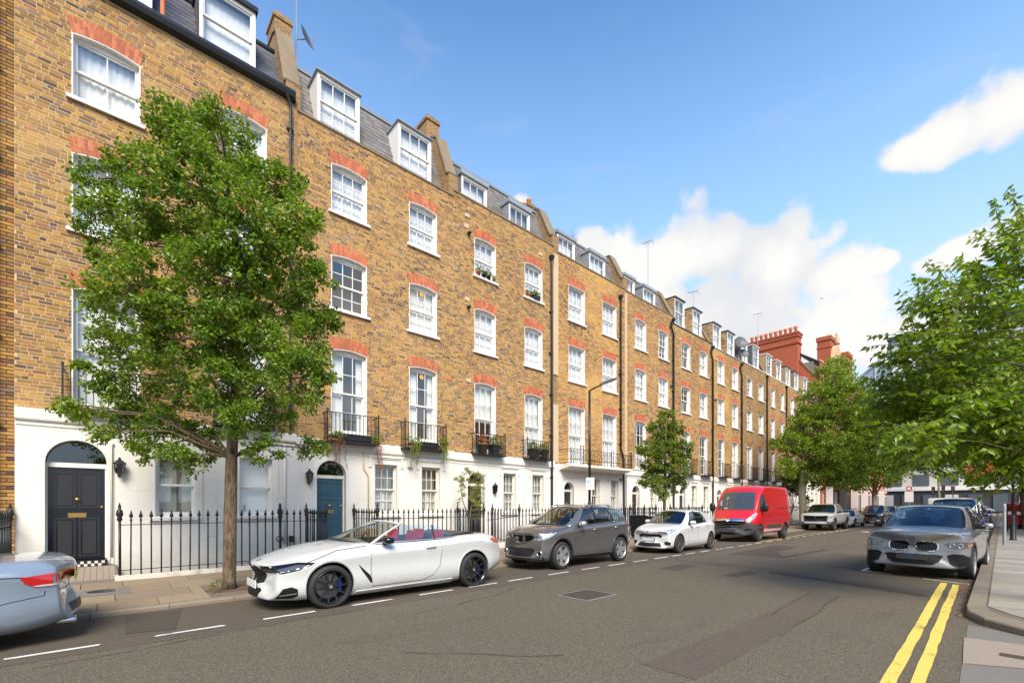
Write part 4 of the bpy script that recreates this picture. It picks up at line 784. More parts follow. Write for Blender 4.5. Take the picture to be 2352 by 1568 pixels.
# downpipes
lead_pipe(HOUSE[0], 4.02, 13.1, 3.7, r=.04, hopper=False, path=[(3.9, 13.86, 13.22), (4.02, 13.9, 13.0), (4.02, 13.91, 12.8), (4.02, 13.91, 3.7)])
lead_pipe(HOUSE[2], 14.95, 12.45, -.3, r=.055); lead_pipe(HOUSE[3], 20.25, 12.3, -.2, r=.05, path=[(20.25, 13.91, 12.3), (20.25, 13.91, 4.5), (20.5, 13.9, 4.0), (20.5, 13.9, 3.3), (20.5, 13.88, -.2)])
for i, x in ((4, 25.72), (5, 31.05), (6, 35.95), (7, 41.2), (8, 46.0), (9, 51.0)):
    zt = HS[i]['top'] - .4; lead_pipe(HOUSE[i], x, zt, -.2, r=.055, path=[(x - .28, 13.9, zt), (x - .28, 13.9, zt - .3), (x, 13.9, zt - .75), (x, 13.9, -.2)] if i < 7 else None)
MB().tube([(.17, 13.93, .4), (.17, 13.93, 2.95), (.2, 13.93, 3.0)], .022, 8).build('waste_pipe', CREAM, HOUSE[0], True)
MB().tube([(3.86, 13.92, .5), (3.86, 13.92, 3.3)], .03, 8).build('waste_pipe', STUCCO, HOUSE[0], True)
MB().tube([(6.36, 13.93, .5), (6.36, 13.93, 2.5), (6.2, 13.93, 2.75), (6.2, 13.93, 3.3)], .022, 8).build('waste_pipe', RENDER_TAN, HOUSE[1], True)
# balconies
balconet(HOUSE[0], -.62, .85, 3.68, 4.55, y=13.7); balconet(HOUSE[0], 2.15, 3.55, 3.68, 4.55, y=13.7)
for x0, x1 in ((4.95, 6.56), (7.5, 9.12)): balconet(HOUSE[1], x0, x1, 3.5, 4.34)
for x0, x1 in ((10.5, 11.95), (13.2, 14.6)): balconet(HOUSE[2], x0, x1, 3.52, 4.3, y=13.66)
for i in (5, 6, 7, 8, 9):
    for x0, x1 in HS[i]['win']: balconet(HOUSE[i], x0 - .1, x1 + .12, 3.5, 4.42, y=13.62, sp=.14)
for x0, x1 in HS[4]['win']:
    b = MB()
    for k in range(9): b.box(x0 + .05 + k * .125, x0 + .075 + k * .125, 13.92, 13.94, 3.56, 4.3)
    b.box(x0, x1, 13.915, 13.945, 4.28, 4.32).build('window_guard', PAINT, HOUSE[4])
# the long balcony: stone slab on brackets, ornamental panels
h = HOUSE[3]; b = MB().prism([(13.28, 3.30), (13.28, 3.40), (14.0, 3.40), (14.0, 3.10), (13.9, 3.18), (13.5, 3.26)], lambda a, c, t: (t, a, c), 15.5, 20.4); b.build('balcony_slab', STUCCO, h, fix=True)
b = MB()
for z in (3.47, 3.62, 4.08): b.box(15.55, 20.35, 13.31, 13.33, z, z + .022).box(15.54, 15.56, 13.32, 14, z, z + .022).box(20.34, 20.36, 13.32, 14, z, z + .022)
ob = b.build('balcony', IRON, h)
one = MB().box(-.008, .008, -.008, .008, 0, .66).mesh('balcony_bar', IRON); orn = MB().tube([(0, 0, .1), (.06, 0, .2), (0, 0, .32), (-.06, 0, .44), (0, 0, .56)], .008, 5).tube([(0, 0, .1), (-.06, 0, .2), (0, 0, .32), (.06, 0, .44), (0, 0, .56)], .008, 5).mesh('scroll', IRON)
for k in range(38): inst(one if k % 2 else orn, 'bar' if k % 2 else 'scroll', ob, (15.6 + k * .127, 13.32, 3.43))
for x, z in ((15.56, 4.1), (16.25, 4.28), (16.42, 4.28), (18.6, 4.2), (18.77, 4.2), (20.2, 4.25), (20.34, 4.25)): inst(MB().box(-.014, .014, -.014, .014, 0, z - 3.4).mesh('post', IRON), 'post', ob, (x, 13.32, 3.4))
for a, c, z in ((16.25, 16.42, 4.26), (18.6, 18.77, 4.18), (20.2, 20.34, 4.23)): MB().box(a, c, 13.31, 13.33, z, z + .022).build('crest', IRON, ob)

# ------------------------------------------------------------------ area railings: stone plinth, rails, spear-headed bars
BARM = MB().box(-.013, .013, -.013, .013, 0, 1.15).lathe([(.013, 1.10), (.024, 1.13), (.013, 1.15), (.012, 1.17), (.036, 1.20), (.024, 1.25), (0.0, 1.34)], n=6).mesh('railing_bar', IRON, True)
POSTM = MB().box(-.022, .022, -.022, .022, 0, 1.12).lathe([(.022, 1.1), (.05, 1.14), (.035, 1.18), (.06, 1.24), (.05, 1.32), (.02, 1.36), (.028, 1.4), (0, 1.5)], n=10).mesh('post', IRON, True)
def railing(label, runs, zb=.14, sp=.17, plinth=True):
    x, y = runs[0][0]; o = thing('iron_railing', label, 'railing', (x, y, zb), group='area railings along the terrace')
    for (ax, ay), (bx, by) in runs:
        L = math.hypot(bx - ax, by - ay); n = max(2, int(round(L / sp))); r = math.atan2(by - ay, bx - ax)
        b = MB().bar((ax, ay, zb + 1.03), (bx, by, zb + 1.03), .034, .014).bar((ax, ay, zb + .1), (bx, by, zb + .1), .034, .014); b.build('rail', IRON, o)
        for k in range(n + 1):
            p = (ax + (bx - ax) * k / n, ay + (by - ay) * k / n, zb)
            inst(POSTM if k in (0, n) else BARM, 'post' if k in (0, n) else 'railing_bar', o, p, (R.uniform(-.008, .008), R.uniform(-.008, .008), r))
        if plinth:
            dx, dy = (bx - ax) / L, (by - ay) / L; b = MB()
            A = [(ax - dx * .08 - dy * .12, ay - dy * .08 + dx * .12), (bx + dx * .08 - dy * .12, by + dy * .08 + dx * .12), (bx + dx * .08 + dy * .12, by + dy * .08 - dx * .12), (ax - dx * .08 + dy * .12, ay - dy * .08 - dx * .12)]
            b.prism(A, lambda a, c, t: (a, c, t), -.02, zb).build('plinth', PLINTH, o, fix=True)
    return o
PLINTH = mat('worn_plinth', (0.66, 0.61, 0.53), 0.85, var=.15, scale=4, bump=.5, stain=(0.22, 0.2, 0.13), stain_amt=.9)
YR = 12.26
railing('black spear railing before the house with the black door, crossed by the tree trunk', [((.28, YR), (3.3, YR))])
railing('black spear railing at the left edge, behind the blue car', [((-4.2, YR), (-1.40, YR)), ((-1.40, YR), (-1.40, 13.9))])
railing('short run of railing just left of the teal door', [((4.42, 13.85), (4.42, YR)), ((3.3, YR), (4.42, YR))])
railing('black spear railing right of the teal door, behind the convertible', [((5.86, 13.85), (5.86, YR)), ((5.86, YR), (9.75, YR)), ((9.75, YR), (9.75, 13.8))])
railing('black spear railing behind the grey crossover', [((11.42, 13.8), (11.42, YR)), ((11.42, YR), (15.2, YR)), ((15.2, YR), (15.2, 13.8))])
railing('black spear railing under the long balcony', [((16.85, 13.8), (16.85, YR)), ((16.85, YR), (20.9, YR)), ((20.9, YR), (20.9, 13.8))])
railing('black spear railing behind the small tree', [((22.3, 13.8), (22.3, YR)), ((22.3, YR), (26.0, YR))])
railing('black spear railing between the white hatchback and the red van', [((27.4, YR), (31.3, YR)), ((27.4, 13.8), (27.4, YR))])
railing('black spear railing behind the red van', [((32.7, YR), (36.2, YR))], sp=.2)
railing('far black railing behind the pickup', [((37.5, YR), (44.5, YR)), ((45.5, YR), (55, YR))], sp=.22)
gt = thing('iron_gate', 'narrow black iron gate beside the door wreathed in leaves', 'gate', (10.6, YR, .14))
b = MB().bar((9.9, YR, 1.05), (11.3, YR, 1.15), .02).bar((9.9, YR, .3), (11.3, YR, .3), .02); b.build('rail', IRON, gt)
for k in range(10): inst(BARM, 'bar', gt, (9.95 + k * .145, YR, .12), (0, 0, 0), (1, 1, .95))
# ------------------------------------------------------------------ far buildings
FARGLASS = mat('far_window', (0.10, 0.12, 0.14), 0.12, var=.3, scale=.3); FARSTONE = mat('pale_stone', (0.62, 0.57, 0.52), .8, var=.06, scale=.5); CHAR = mat('charcoal_cladding', (0.055, 0.055, 0.06), .5); WHITEPANEL = mat('pale_panel', (0.60, 0.62, 0.64), .4, var=.05); GLASSW = mat('blue_grey_glass', (0.30, 0.36, 0.43), .12, var=.15, scale=.4)
def red_block():
    h = thing('mansion_block', 'tall red brick mansion block with chimney stacks beyond the terrace', 'building', (70, 14, 0))
    X0, X1 = 56.62, 92; rng = random.Random(4); holes = []; bay = []
    x = 57.6
    while x < 91:
        for z in (3.9, 7.3, 10.7, 14.0): holes.append((x, x + .95, z, z + 1.9))
        holes.append((x, x + .95, 1.0, 2.9)); x += 2.15
    MB().panel([(X0, -.3), (X1, -.3), (X1, 17), (X0, 17)], [[(a, c), (b_, c), (b_, d), (a, d)] for a, b_, c, d in holes], fy(14), .25).build('front_wall', MANSION_T, h)
    MB().box(X0, X1, 14.6, 27, -.3, 16.9).build('carcass', ROOM, h)
    MB().prism([(14.0, 12.0), (14.0, 15.0), (14.9, 15.9), (15.9, 17.3), (21.2, 17.3), (22.5, 12)], lambda a, c, t: (t, a, c), X0 - .35, X0).build('gable_wall', MANSION_T, h, fix=True)
    MB().prism([(14.0, 15.0), (14.9, 15.9), (15.9, 17.3), (15.9, 17.42), (14.8, 16.0), (13.95, 15.1)], lambda a, c, t: (t, a, c), X0 - .42, X0 + .05).build('coping', STONE, h, fix=True)
    for a, c, z in ((15.85, 21.0, 20.3),):
        st = MB().box(X0 - .75, X0 + .45, a, c, 12, z - .5).box(X0 - .85, X0 + .55, a - .1, c + .1, z - 1.25, z - 1.1).box(X0 - .84, X0 + .54, a - .09, c + .09, z - .5, z).box(X0 - .9, X0 + .6, a - .15, c + .15, z - .2, z - .06).build('chimney_stack', MANSION_T, h)
        for k in range(10): MB().lathe([(0, 0), (.17, 0), (.13, .45), (.2, .55), (.2, .75), (.12, .75)], (X0 - .15, a + .35 + k * .5, z), n=10).build('chimney_pot', TERRA, st, True)
    for x, y0, y1, z in ((66, 15.2, 16.6, 22.2), (70.5, 14.4, 15.6, 21.0)):
        st = MB().box(x, x + 2.2, y0, y1, 14, z - .5).box(x - .1, x + 2.3, y0 - .1, y1 + .1, z - .5, z).build('chimney_stack', MANSION_T, h); MB().box(x - .06, x + 2.26, y0 - .06, y1 + .06, z - 1.4, z - 1.2).build('band', MANSION_T, st)
    gm = MB().prism([(61.5, 17), (66.5, 17), (66.3, 18.2), (65.4, 18.6), (65.0, 19.6), (64, 20.3), (63, 19.6), (62.6, 18.6), (61.7, 18.2)], lambda a, c, t: (a, t, c), 13.95, 14.4).build('gable', TERRA_L, h, fix=True)
    MB().lathe([(0, 0), (.3, 0), (.2, .3), (.3, .6), (.12, .9), (.18, 1.1), (0, 1.5)], (64, 14.1, 20.3), n=10).build('finial', TERRA_L, gm, True)
    MB().add([(X0, 14.3, 17), (X1, 14.3, 17), (X1, 17, 19.5), (X0, 17, 18.9)], [(0, 1, 2, 3)]).build('roof', TILE_BROWN, h)
    for z in (3.4, 6.9, 10.3, 13.5, 16.8): MB().box(X0, X1, 13.92, 14.02, z, z + .16).build('string_course', TERRA_L, h)
    for x in range(6):
        bx = 58.6 + x * 5.6; by = MB().prism([(bx, 14.0), (bx + .4, 13.3), (bx + 2.0, 13.3), (bx + 2.4, 14.0)], lambda a, c, t: (a, c, t), -.3, 3.4).build('bay', MANSION_T, h, fix=True)
        for k in range(2): MB().box(bx + .5 + k * .75, bx + 1.1 + k * .75, 13.26, 13.31, .9, 2.9).build('window', PAINT, by); MB().box(bx + .56 + k * .75, bx + 1.04 + k * .75, 13.24, 13.27, 1.0, 2.8).build('pane', FARGLASS, by)
        MB().box(bx - .1, bx + .05, 13.2, 13.9, -.3, 3.6).build('pier', PAINT, by); MB().box(bx + .3, bx + 2.1, 13.2, 13.32, 3.2, 3.5).build('cornice', TERRA_L, by); MB().box(bx + 2.7, bx + 3.6, 13.9, 14.02, -.2, 2.5).build('door', DOORBLACK, by)
    for k in range(40): MB().box(57 + k * .85, 57.05 + k * .85, 12.3, 12.35, 0, 1.2).build('railing_bar', IRON, h)
    me = MB().box(0, .95, .1, .16, 0, .07).box(0, .95, .1, .16, 1.83, 1.9).box(0, .07, .1, .16, 0, 1.9).box(.88, .95, .1, .16, 0, 1.9).box(0, .95, .1, .16, .95, 1.02).box(.45, .5, .1, .15, 0, 1.9).box(-.05, 1.0, -.06, .1, -.1, 0).mesh('window_frame', PAINT)
    for a, b_, c, d in holes:
        o = inst(me, 'window', h, (a, 14, c)); WORLD[o.name] = Matrix.Translation((a, 14, c)); inst(PANE, 'pane', o, ((a + b_) / 2, 14.13, (c + d) / 2), (0, 0, 0), (b_ - a, 1, d - c))
MANSION_T = brick_tex('mansion_brickwork', (0.52, 0.115, 0.04), (0.42, 0.085, 0.033), (0.45, 0.16, 0.09)); TERRA_L = mat('pale_terracotta', (0.66, 0.40, 0.22), .8, var=.1)
red_block()
def block(label, x0, x1, y0, y1, z1, m, face, rows, cols, gl=None, gf=None, wh=.62, ww=.6, gfh=4.2):
    """plain modern block; face 'x' looks back up the street, 'y' across it"""
    h = thing('office_building', label, 'building', ((x0 + x1) / 2, (y0 + y1) / 2, 0)); MB().box(x0, x1, y0, y1, 0, z1).build('wall', m, h); MB().box(x0 + .4, x1 - .4, y0 + .4, y1 - .4, z1, z1 + .4).build('roof', GREYMETAL, h)
    if gf: MB().box(x0 - .25, x1, y0 - .1, y1 + .1, 0, gfh).build('shopfront', gf, h)
    if gf: MB().box(x0 - .6, x1, y0 - .15, y1 + .15, gfh, gfh + .5).build('fascia', PAINT, h)
    n = cols; st = (z1 - gfh - 1) / rows
    for r in range(rows):
        for k in range(n):
            a = (k + .5 - ww / 2) / n; c = (k + .5 + ww / 2) / n; z = gfh + .9 + r * st
            f = MB()
            if face == 'x': f.box(x0 - .08, x0 + .02, y0 + (y1 - y0) * a, y0 + (y1 - y0) * c, z, z + st * wh)
            else: f.box(x0 + (x1 - x0) * a, x0 + (x1 - x0) * c, y1 - .02, y1 + .08, z, z + st * wh) if face == 'Y' else f.box(x0 + (x1 - x0) * a, x0 + (x1 - x0) * c, y0 - .08, y0 + .02, z, z + st * wh)
            f.build('window', gl or FARGLASS, h)
    return h
eb = block('tall pale stone block with charcoal ground floor closing the end of the street', 118, 132, -34, 18.5, 27, FARSTONE, 'x', 6, 13, gf=CHAR)
for k in range(16): MB().box(117.55, 117.7, -30 + k * 3.1, -28.2 + k * 3.1, .3, 3.4).build('shop_window', FARGLASS if k % 3 else FARSTONE, eb)
MB().box(118.4, 131, -33, 17.2, 27, 34.6).build('roof_storey', WHITEPANEL, eb)
for k in range(14): MB().box(118.2, 118.4, 16.9 - k * 2.6, 17.1 - k * 2.6, 27, 34.8).build('mullion', CHAR, eb)
MB().box(118.0, 131.4, -33.4, 17.6, 34.6, 35.2).build('roof_edge', CHAR, eb)
lw = thing('office_building', 'sloping blue-grey glass wing beside the tall pale block', 'building', (122, 24, 0))
MB().prism([(18.7, 0), (30, 0), (30, 20.5), (18.7, 30.5)], lambda a, c, t: (t, a, c), 117.5, 130).build('wing', GLASSW, lw, fix=True)
for k in range(6): MB().prism([(19.2 + k * 1.8, 0), (19.4 + k * 1.8, 0), (19.4 + k * 1.8, 29.8 - k * 1.6), (19.2 + k * 1.8, 30.0 - k * 1.6)], lambda a, c, t: (t, a, c), 117.3, 117.5).build('mullion', WHITEPANEL, lw, fix=True)
MB().prism([(18.7, 30.5), (30, 20.5), (30, 21.0), (18.7, 31.0)], lambda a, c, t: (t, a, c), 117.2, 130.2).build('roof_edge', GREYMETAL, lw, fix=True)
nb = block('dark brick building beyond the pavement trees on the near side', 28, 82, -24, -6.5, 11, BRICKTEX, 'Y', 3, 14, ww=.35)

# ------------------------------------------------------------------ trees: tapered trunk, limbs to every clump, leaves in sprays
FX, RX = Vector((math.cos(TH), math.sin(TH), 0)), Vector((math.sin(TH), -math.cos(TH), 0))
def at(px, py, d):
    """point seen at (px, py) of the 2352 x 1568 photograph, d metres deep"""
    return Vector((0, 0, CAM_H)) + FX * d + RX * ((px - 1176) / 1045.33 * d) + Vector((0, 0, (1157.5 - py) / 1045.33 * d))
def leaf(vs, fs, p, d, n, l, w, rng, six=False):
    s = d.cross(n).normalized(); n2 = s.cross(d); b = len(vs)
    if six:
        c = p + d * (l * .5) - n2 * (l * .02); vs += [p, p + d * (l * .38) + s * (w * .5) + n2 * (l * .06), p + d * (l * .38) - s * (w * .5) + n2 * (l * .06), c, p + d * l - n2 * (l * .16)]
        fs += [(b, b + 1, b + 3), (b, b + 3, b + 2), (b + 1, b + 4, b + 3), (b + 2, b + 3, b + 4)]
    else:
        k = n2 * (w * .22); vs += [p, p + d * (l * .5) + s * (w * .5) + k, p + d * l, p + d * (l * .5) - s * (w * .5) + k]; fs += [(b, b + 1, b + 2), (b, b + 2, b + 3)]
def rdir(rng, up=0.0):
    while True:
        v = Vector((rng.uniform(-1, 1), rng.uniform(-1, 1), rng.uniform(-1, 1)))
        if .05 < v.length < 1: v.normalize(); v.z += up; return v.normalized()
def crown(name, m, blobs, twigs, per, size, seed, parent, tr=.2, wood=None, six=False, asp=.72, shell=.45, limb=.012):
    rng = random.Random(seed); vs, fs = [], []; wd = MB()
    for c, r in blobs:
        nt = max(3, int(twigs * (r ** 1.7)))
        for _ in range(nt):
            d = rdir(rng, .12); t = c + d * (r * (shell + (1 - shell) * rng.random() ** .6))
            wd.tube([c + d * r * .15, c + d * r * .5 + Vector((0, 0, -.04)), t], [limb, limb * .6, limb * .25], 4, cap=False)
            k = int(per * rng.uniform(.6, 1.35)); tr_ = tr * rng.uniform(.7, 1.3)
            for _ in range(k):
                o = rdir(rng) * (tr_ * rng.random() ** .5); p = t + Vector((o.x, o.y, o.z * .7)); dd = (rdir(rng, -.35) + o * 1.5 + d * .4).normalized()
                leaf(vs, fs, p, dd, rdir(rng, .9), size * rng.uniform(.7, 1.25), size * asp * rng.uniform(.7, 1.15), rng, six)
    b = MB(); b.v = [tuple(v) for v in vs]; b.f = fs; b.mi = [0] * len(fs)
    b.build(name, m, parent); 
    if wood: wd.build('twigs', wood, parent, True)
def tree(name, label, base, trunk, forks, blobs, m, bark, twigs, per, size, seed, tr=.2, group='street trees', r0=.16, limb_r=.05, **kw):
    o = thing(name, label, 'tree', base, group=group); b = MB()
    pts = [Vector(base) - Vector((0, 0, .05))] + [Vector(p) for p in trunk]; rs = [r0 * 1.25] + [r0 * (1 - .75 * (i + .3) / len(trunk)) for i in range(len(trunk))]
    b.tube([pts[0], pts[0].lerp(pts[1], .12)] + pts[1:], [rs[0], r0] + rs[1:], 12)
    for k, (c, r) in enumerate(blobs):
        f = min(range(forks, len(pts)), key=lambda i: (pts[i] - c).length + (3 * max(0, pts[i].z - c.z + .2)))
        s = pts[f]; e = c + (c - s).normalized() * r * .1; mid = s.lerp(e, .5) + Vector((0, 0, .12 * (e - s).length))
        q = min(limb_r, rs[f] * .7); b.tube([s, s.lerp(mid, .6), mid, e], [q, q * .8, q * .6, q * .25], 6)
    b.build('trunk', bark, o, True)
    crown('crown', m, blobs, twigs, per, size, seed, o, tr, bark, **kw); return o
rg = random.Random(8)
C1 = [(545, 600, 62), (525, 700, 62), (520, 790, 60), (520, 880, 62), (535, 960, 42), (620, 800, 60), (690, 700, 60), (500, 262, 42), (480, 300, 50), (385, 285, 45), (420, 320, 55), (540, 340, 62), (345, 385, 52), (262, 402, 45), (215, 412, 32), (640, 425, 55), (590, 420, 70), (455, 420, 90), (222, 500, 48), (310, 490, 70), (540, 520, 95), (690, 520, 48), (660, 560, 75), (400, 570, 100),
      (255, 585, 55), (235, 680, 52), (320, 670, 85), (500, 660, 100), (640, 680, 90), (725, 640, 36), (745, 740, 40), (700, 770, 62), (560, 780, 105), (400, 790, 105), (260, 780, 58), (215, 855, 34), (290, 880, 68), (420, 910, 80), (560, 900, 85), (680, 870, 70), (745, 860, 32), (640, 950, 50),
      (200, 945, 36), (160, 935, 20), (290, 970, 50), (370, 985, 55), (460, 990, 45), (700, 1030, 30), (735, 1028, 16), (610, 1030, 36), (330, 1035, 32), (425, 1055, 36), (480, 1040, 30), (240, 990, 22)]
blobs1 = [(at(x, y, 8.64 + (-.75 if k < 5 else rg.uniform(-1, 1) * (.35 + r * .014))), r / 121.0) for k, (x, y, r) in enumerate(C1)]
tree('street_tree', 'large glossy green tree by the kerb in front of the black door house', (1.8, 10.02, 0), [at(529, 1180, 8.64), at(532, 1050, 8.64), at(538, 950, 8.66), at(546, 800, 8.7), at(548, 620, 8.7), at(530, 470, 8.7), at(505, 330, 8.68)], 2, blobs1, LEAF_A, BARK, 84, 56, .076, 3, tr=.17, r0=.115, limb_r=.03, shell=.3, limb=.007)
C2 = [(1530, 958, 18), (1512, 985, 24), (1548, 985, 24), (1525, 1010, 30), (1495, 1030, 24), (1565, 1030, 22), (1475, 1032, 13), (1530, 1045, 34), (1500, 1062, 26), (1560, 1075, 24), (1520, 1090, 32), (1490, 1100, 20), (1552, 1110, 24), (1520, 1120, 24), (1575, 1050, 12), (1478, 1108, 10)]
tree('street_tree', 'small slim bright green tree beside the white hatchback', (17.75, 10.0, 0), [at(1526, 1165, 19.3), at(1527, 1110, 19.3), at(1528, 1040, 19.3), at(1530, 970, 19.3)], 2, [(at(x, y, 19.3 + rg.uniform(-.5, .5)), r / 54.1) for x, y, r in C2], LEAF_C, BARK, 110, 34, .095, 5, tr=.16, r0=.065, limb_r=.02)
C3 = [(1905, 880, 45), (1880, 930, 50), (1940, 915, 55), (1855, 985, 50), (1920, 990, 70), (1975, 970, 50), (1815, 1020, 30), (1850, 1045, 50), (1915, 1050, 60), (1980, 1040, 50), (1925, 845, 26), (1800, 1075, 22), (1835, 1090, 28), (1890, 1090, 38), (1950, 1090, 38), (1788, 1022, 15), (2000, 1000, 35)]
tree('plane_tree', 'tall bright plane tree standing behind the silver pickup', (37.4, 10.2, 0), [at(1842, 1130, 32.7), at(1850, 1060, 32.7), at(1870, 980, 32.8), at(1890, 900, 32.8)], 2, [(at(x, y, 32.7 + rg.uniform(-1.6, 1.6)), r / 32.0) for x, y, r in C3], LEAF_E, BARK_GREY, 34, 44, .17, 6, tr=.36, r0=.26, limb_r=.09)
C4 = [(2000, 990, 50), (2035, 1040, 50), (1975, 1065, 48), (2035, 970, 36), (2060, 1070, 34), (2005, 1085, 34), (1998, 930, 32), (2045, 1095, 22), (1965, 1090, 28)]
tree('plane_tree', 'green tree further down the left pavement, past the plane tree', (62, 10.3, 0), [at(2008, 1140, 49.5), at(2012, 1080, 49.5), at(2010, 1000, 49.5)], 1, [(at(x, y, 49.5 + rg.uniform(-2, 2)), r / 21.1) for x, y, r in C4], LEAF_C, BARK_GREY, 14, 40, .28, 7, tr=.6, r0=.25, limb_r=.1)
C5 = [(2140, 905, 62), (2210, 850, 70), (2300, 850, 80), (2130, 990, 62), (2210, 960, 80), (2310, 970, 85), (2170, 1045, 50), (2250, 1050, 60), (2330, 1060, 50), (2110, 930, 40), (2380, 900, 90), (2400, 1010, 80)]
tree('pavement_tree', 'dark leafy tree further along the right pavement', (41.3, -.45, .1), [at(2352, 1130, 27.5), at(2350, 1050, 27.5), at(2330, 950, 27.4)], 1, [(at(x, y, 27 + rg.uniform(-1.8, 1.8)), r / 38.7) for x, y, r in C5], LEAF_D, BARK, 26, 44, .17, 9, tr=.4, r0=.22, limb_r=.1)
C6 = [(2085, 1050, 40), (2110, 985, 40), (2075, 995, 28), (2120, 1055, 36), (2150, 1065, 26), (2085, 1080, 20), (2180, 1000, 46), (2160, 1040, 36)]
tree('pavement_tree', 'distant tree at the far junction, its thin trunk against the charcoal shopfront', (108, 9.0, 0), [at(2157, 1140, 79), at(2155, 1100, 79), at(2148, 1040, 79)], 1, [(at(x, y, 79 + rg.uniform(-2, 2)), r / 13.2) for x, y, r in C6], LEAF_D, BARK_GREY, 3.4, 40, .42, 10, tr=.9, r0=.2, limb_r=.1)
PURPLE = leaf_mat('copper_leaf', [(0, (0.035, 0.016, 0.014)), (.6, (0.06, 0.026, 0.02)), (1, (0.09, 0.045, 0.025))])
tree('small_tree', 'little dark copper-leaved tree beside the plane trunk', (38.6, 11.7, .03), [at(1822, 1165, 34.6), at(1820, 1120, 34.6)], 1, [(at(x, y, 34.6 + rg.uniform(-.5, .5)), r / 30.2) for x, y, r in ((1812, 1100, 18), (1835, 1090, 18), (1805, 1125, 14), (1838, 1125, 16), (1850, 1150, 12), (1822, 1110, 18))], PURPLE, BARK, 60, 24, .13, 14, tr=.25, r0=.05, limb_r=.02)
# the cherry on the near pavement: arching shoots with drooping leaves in two ranks
def cherry():
    rng = random.Random(21); o = thing('cherry_tree', 'broad cherry tree leaning in from the right with drooping pointed leaves', 'tree', (10.4, -1.15, .1), group='street trees')
    base = Vector((10.4, -1.15, .05)); tp = [base, Vector((10.4, -1.13, 1.4)), Vector((10.32, -1.0, 2.4)), Vector((10.2, -.9, 3.3)), Vector((10.1, -.8, 4.2))]
    b = MB().tube(tp, [.19, .15, .13, .1, .05], 12); vs, fs = [], []
    D = 7.0
    CL = [(2150, 790, 60), (2230, 770, 70), (2320, 740, 80), (2390, 700, 90), (2130, 880, 70), (2210, 870, 90), (2310, 860, 100), (2400, 830, 110), (2110, 960, 60), (2190, 960, 85), (2280, 960, 95), (2370, 950, 100), (2160, 1005, 45), (2230, 1005, 55), (2310, 1010, 60), (2400, 1010, 70),
          (2215, 1040, 25), (2270, 1045, 28), (2330, 1050, 30), (2390, 1055, 40), (2125, 1000, 30), (2295, 1078, 22), (2345, 1078, 30), (2250, 940, 70), (2330, 900, 90), (2290, 820, 80), (2180, 700, 40), (2270, 660, 50), (2350, 620, 60), (2420, 560, 70), (2090, 900, 35), (2480, 760, 120), (2500, 950, 120)]
    def spray(s, d, L, n, droop):
        p = s.copy(); dd = d.copy(); pts = [p.copy()]
        for k in range(n):
            p = p + dd * (L / n); dd = (dd + Vector((0, 0, -droop / n))).normalized(); pts.append(p.copy())
            sd = dd.cross(Vector((0, 0, 1))).normalized()
            for sg in (-1, 1):
                ld = (dd * .45 + sd * (sg * .8) + Vector((0, 0, -.38)) + rdir(rng) * .4).normalized()
                leaf(vs, fs, p + rdir(rng) * .012, ld, (Vector((0, 0, .75)) - FX * .45 + rdir(rng) * .75).normalized(), rng.uniform(.09, .135), rng.uniform(.05, .068), rng, True)
        b.tube(pts, [.006 * (1 - .7 * i / n) for i in range(n + 1)], 4, cap=False)
    for x, y, r in CL:
        dep = D + rng.uniform(-.9, 1.2); c = at(x, y, dep); rr = r / 149.0; f = min(tp[1:], key=lambda q: (q - c).length + 2 * max(0, q.z - c.z))
        mid = f.lerp(c, .5) + Vector((0, 0, -.1 + rng.uniform(-.15, .1))); b.tube([f, f.lerp(mid, .5) + rdir(rng) * .05, mid, mid.lerp(c, .6) + rdir(rng) * .06, c], [.015, .013, .010, .007, .004], 6)
        for _ in range(int(40 * rr ** 1.6 / .35) + 8):
            s = c + rdir(rng) * (rr * rng.random() ** .4); out = (s - Vector((10.3, -1.0, 3.0))); out.z *= .35; d = (out.normalized() + rdir(rng) * .7 + Vector((0, 0, .45))).normalized()
            spray(s, d, rng.uniform(.35, .65), rng.randint(6, 9), rng.uniform(.2, .9))
    for pts, n in (([(2352, 640), (2318, 560), (2290, 495), (2283, 452)], 16), ([(2370, 560), (2345, 490), (2325, 450), (2310, 437)], 14), ([(2270, 720), (2260, 660), (2250, 610), (2240, 590)], 10), ([(2210, 720), (2190, 670), (2160, 625), (2125, 600)], 13), ([(2235, 690), (2225, 640), (2210, 600), (2195, 588)], 9), ([(2150, 800), (2120, 770), (2090, 765), (2060, 785)], 11), ([(2160, 760), (2140, 720), (2122, 690), (2100, 680)], 11),
                   ([(2110, 990), (2080, 985), (2050, 995), (2030, 1012)], 9), ([(2160, 1040), (2110, 1050), (2070, 1070), (2040, 1095)], 10), ([(2250, 1070), (2210, 1080), (2180, 1088), (2150, 1098)], 9), ([(2352, 700), (2330, 640), (2310, 620), (2295, 640)], 9)):
        q = [at(x, y, D - .5) for x, y in pts]
        for i in range(3):
            for k in range(n // 3 + 1):
                p = q[i].lerp(q[i + 1], k / (n // 3 + 1)); dd = (q[i + 1] - q[i]).normalized(); sd = dd.cross(Vector((FX.x, FX.y, 0))).normalized()
                for sg in (-1, 1):
                    for _ in range(2): leaf(vs, fs, p + rdir(rng) * .02, (sd * sg * .8 + Vector((0, 0, -.6)) + rdir(rng) * .35 + dd * .2).normalized(), (-FX + rdir(rng) * .7).normalized(), rng.uniform(.08, .12), rng.uniform(.036, .05), rng, True)
        b.tube(q, [.012, .009, .006, .003], 5)
    b.build('trunk', BARK, o, True)
    c = MB(); c.v = [tuple(v) for v in vs]; c.f = fs; c.mi = [0] * len(fs); c.build('crown', LEAF_B, o)
    # a few dry orange-red leaves low in the crown
    vs2, fs2 = [], []
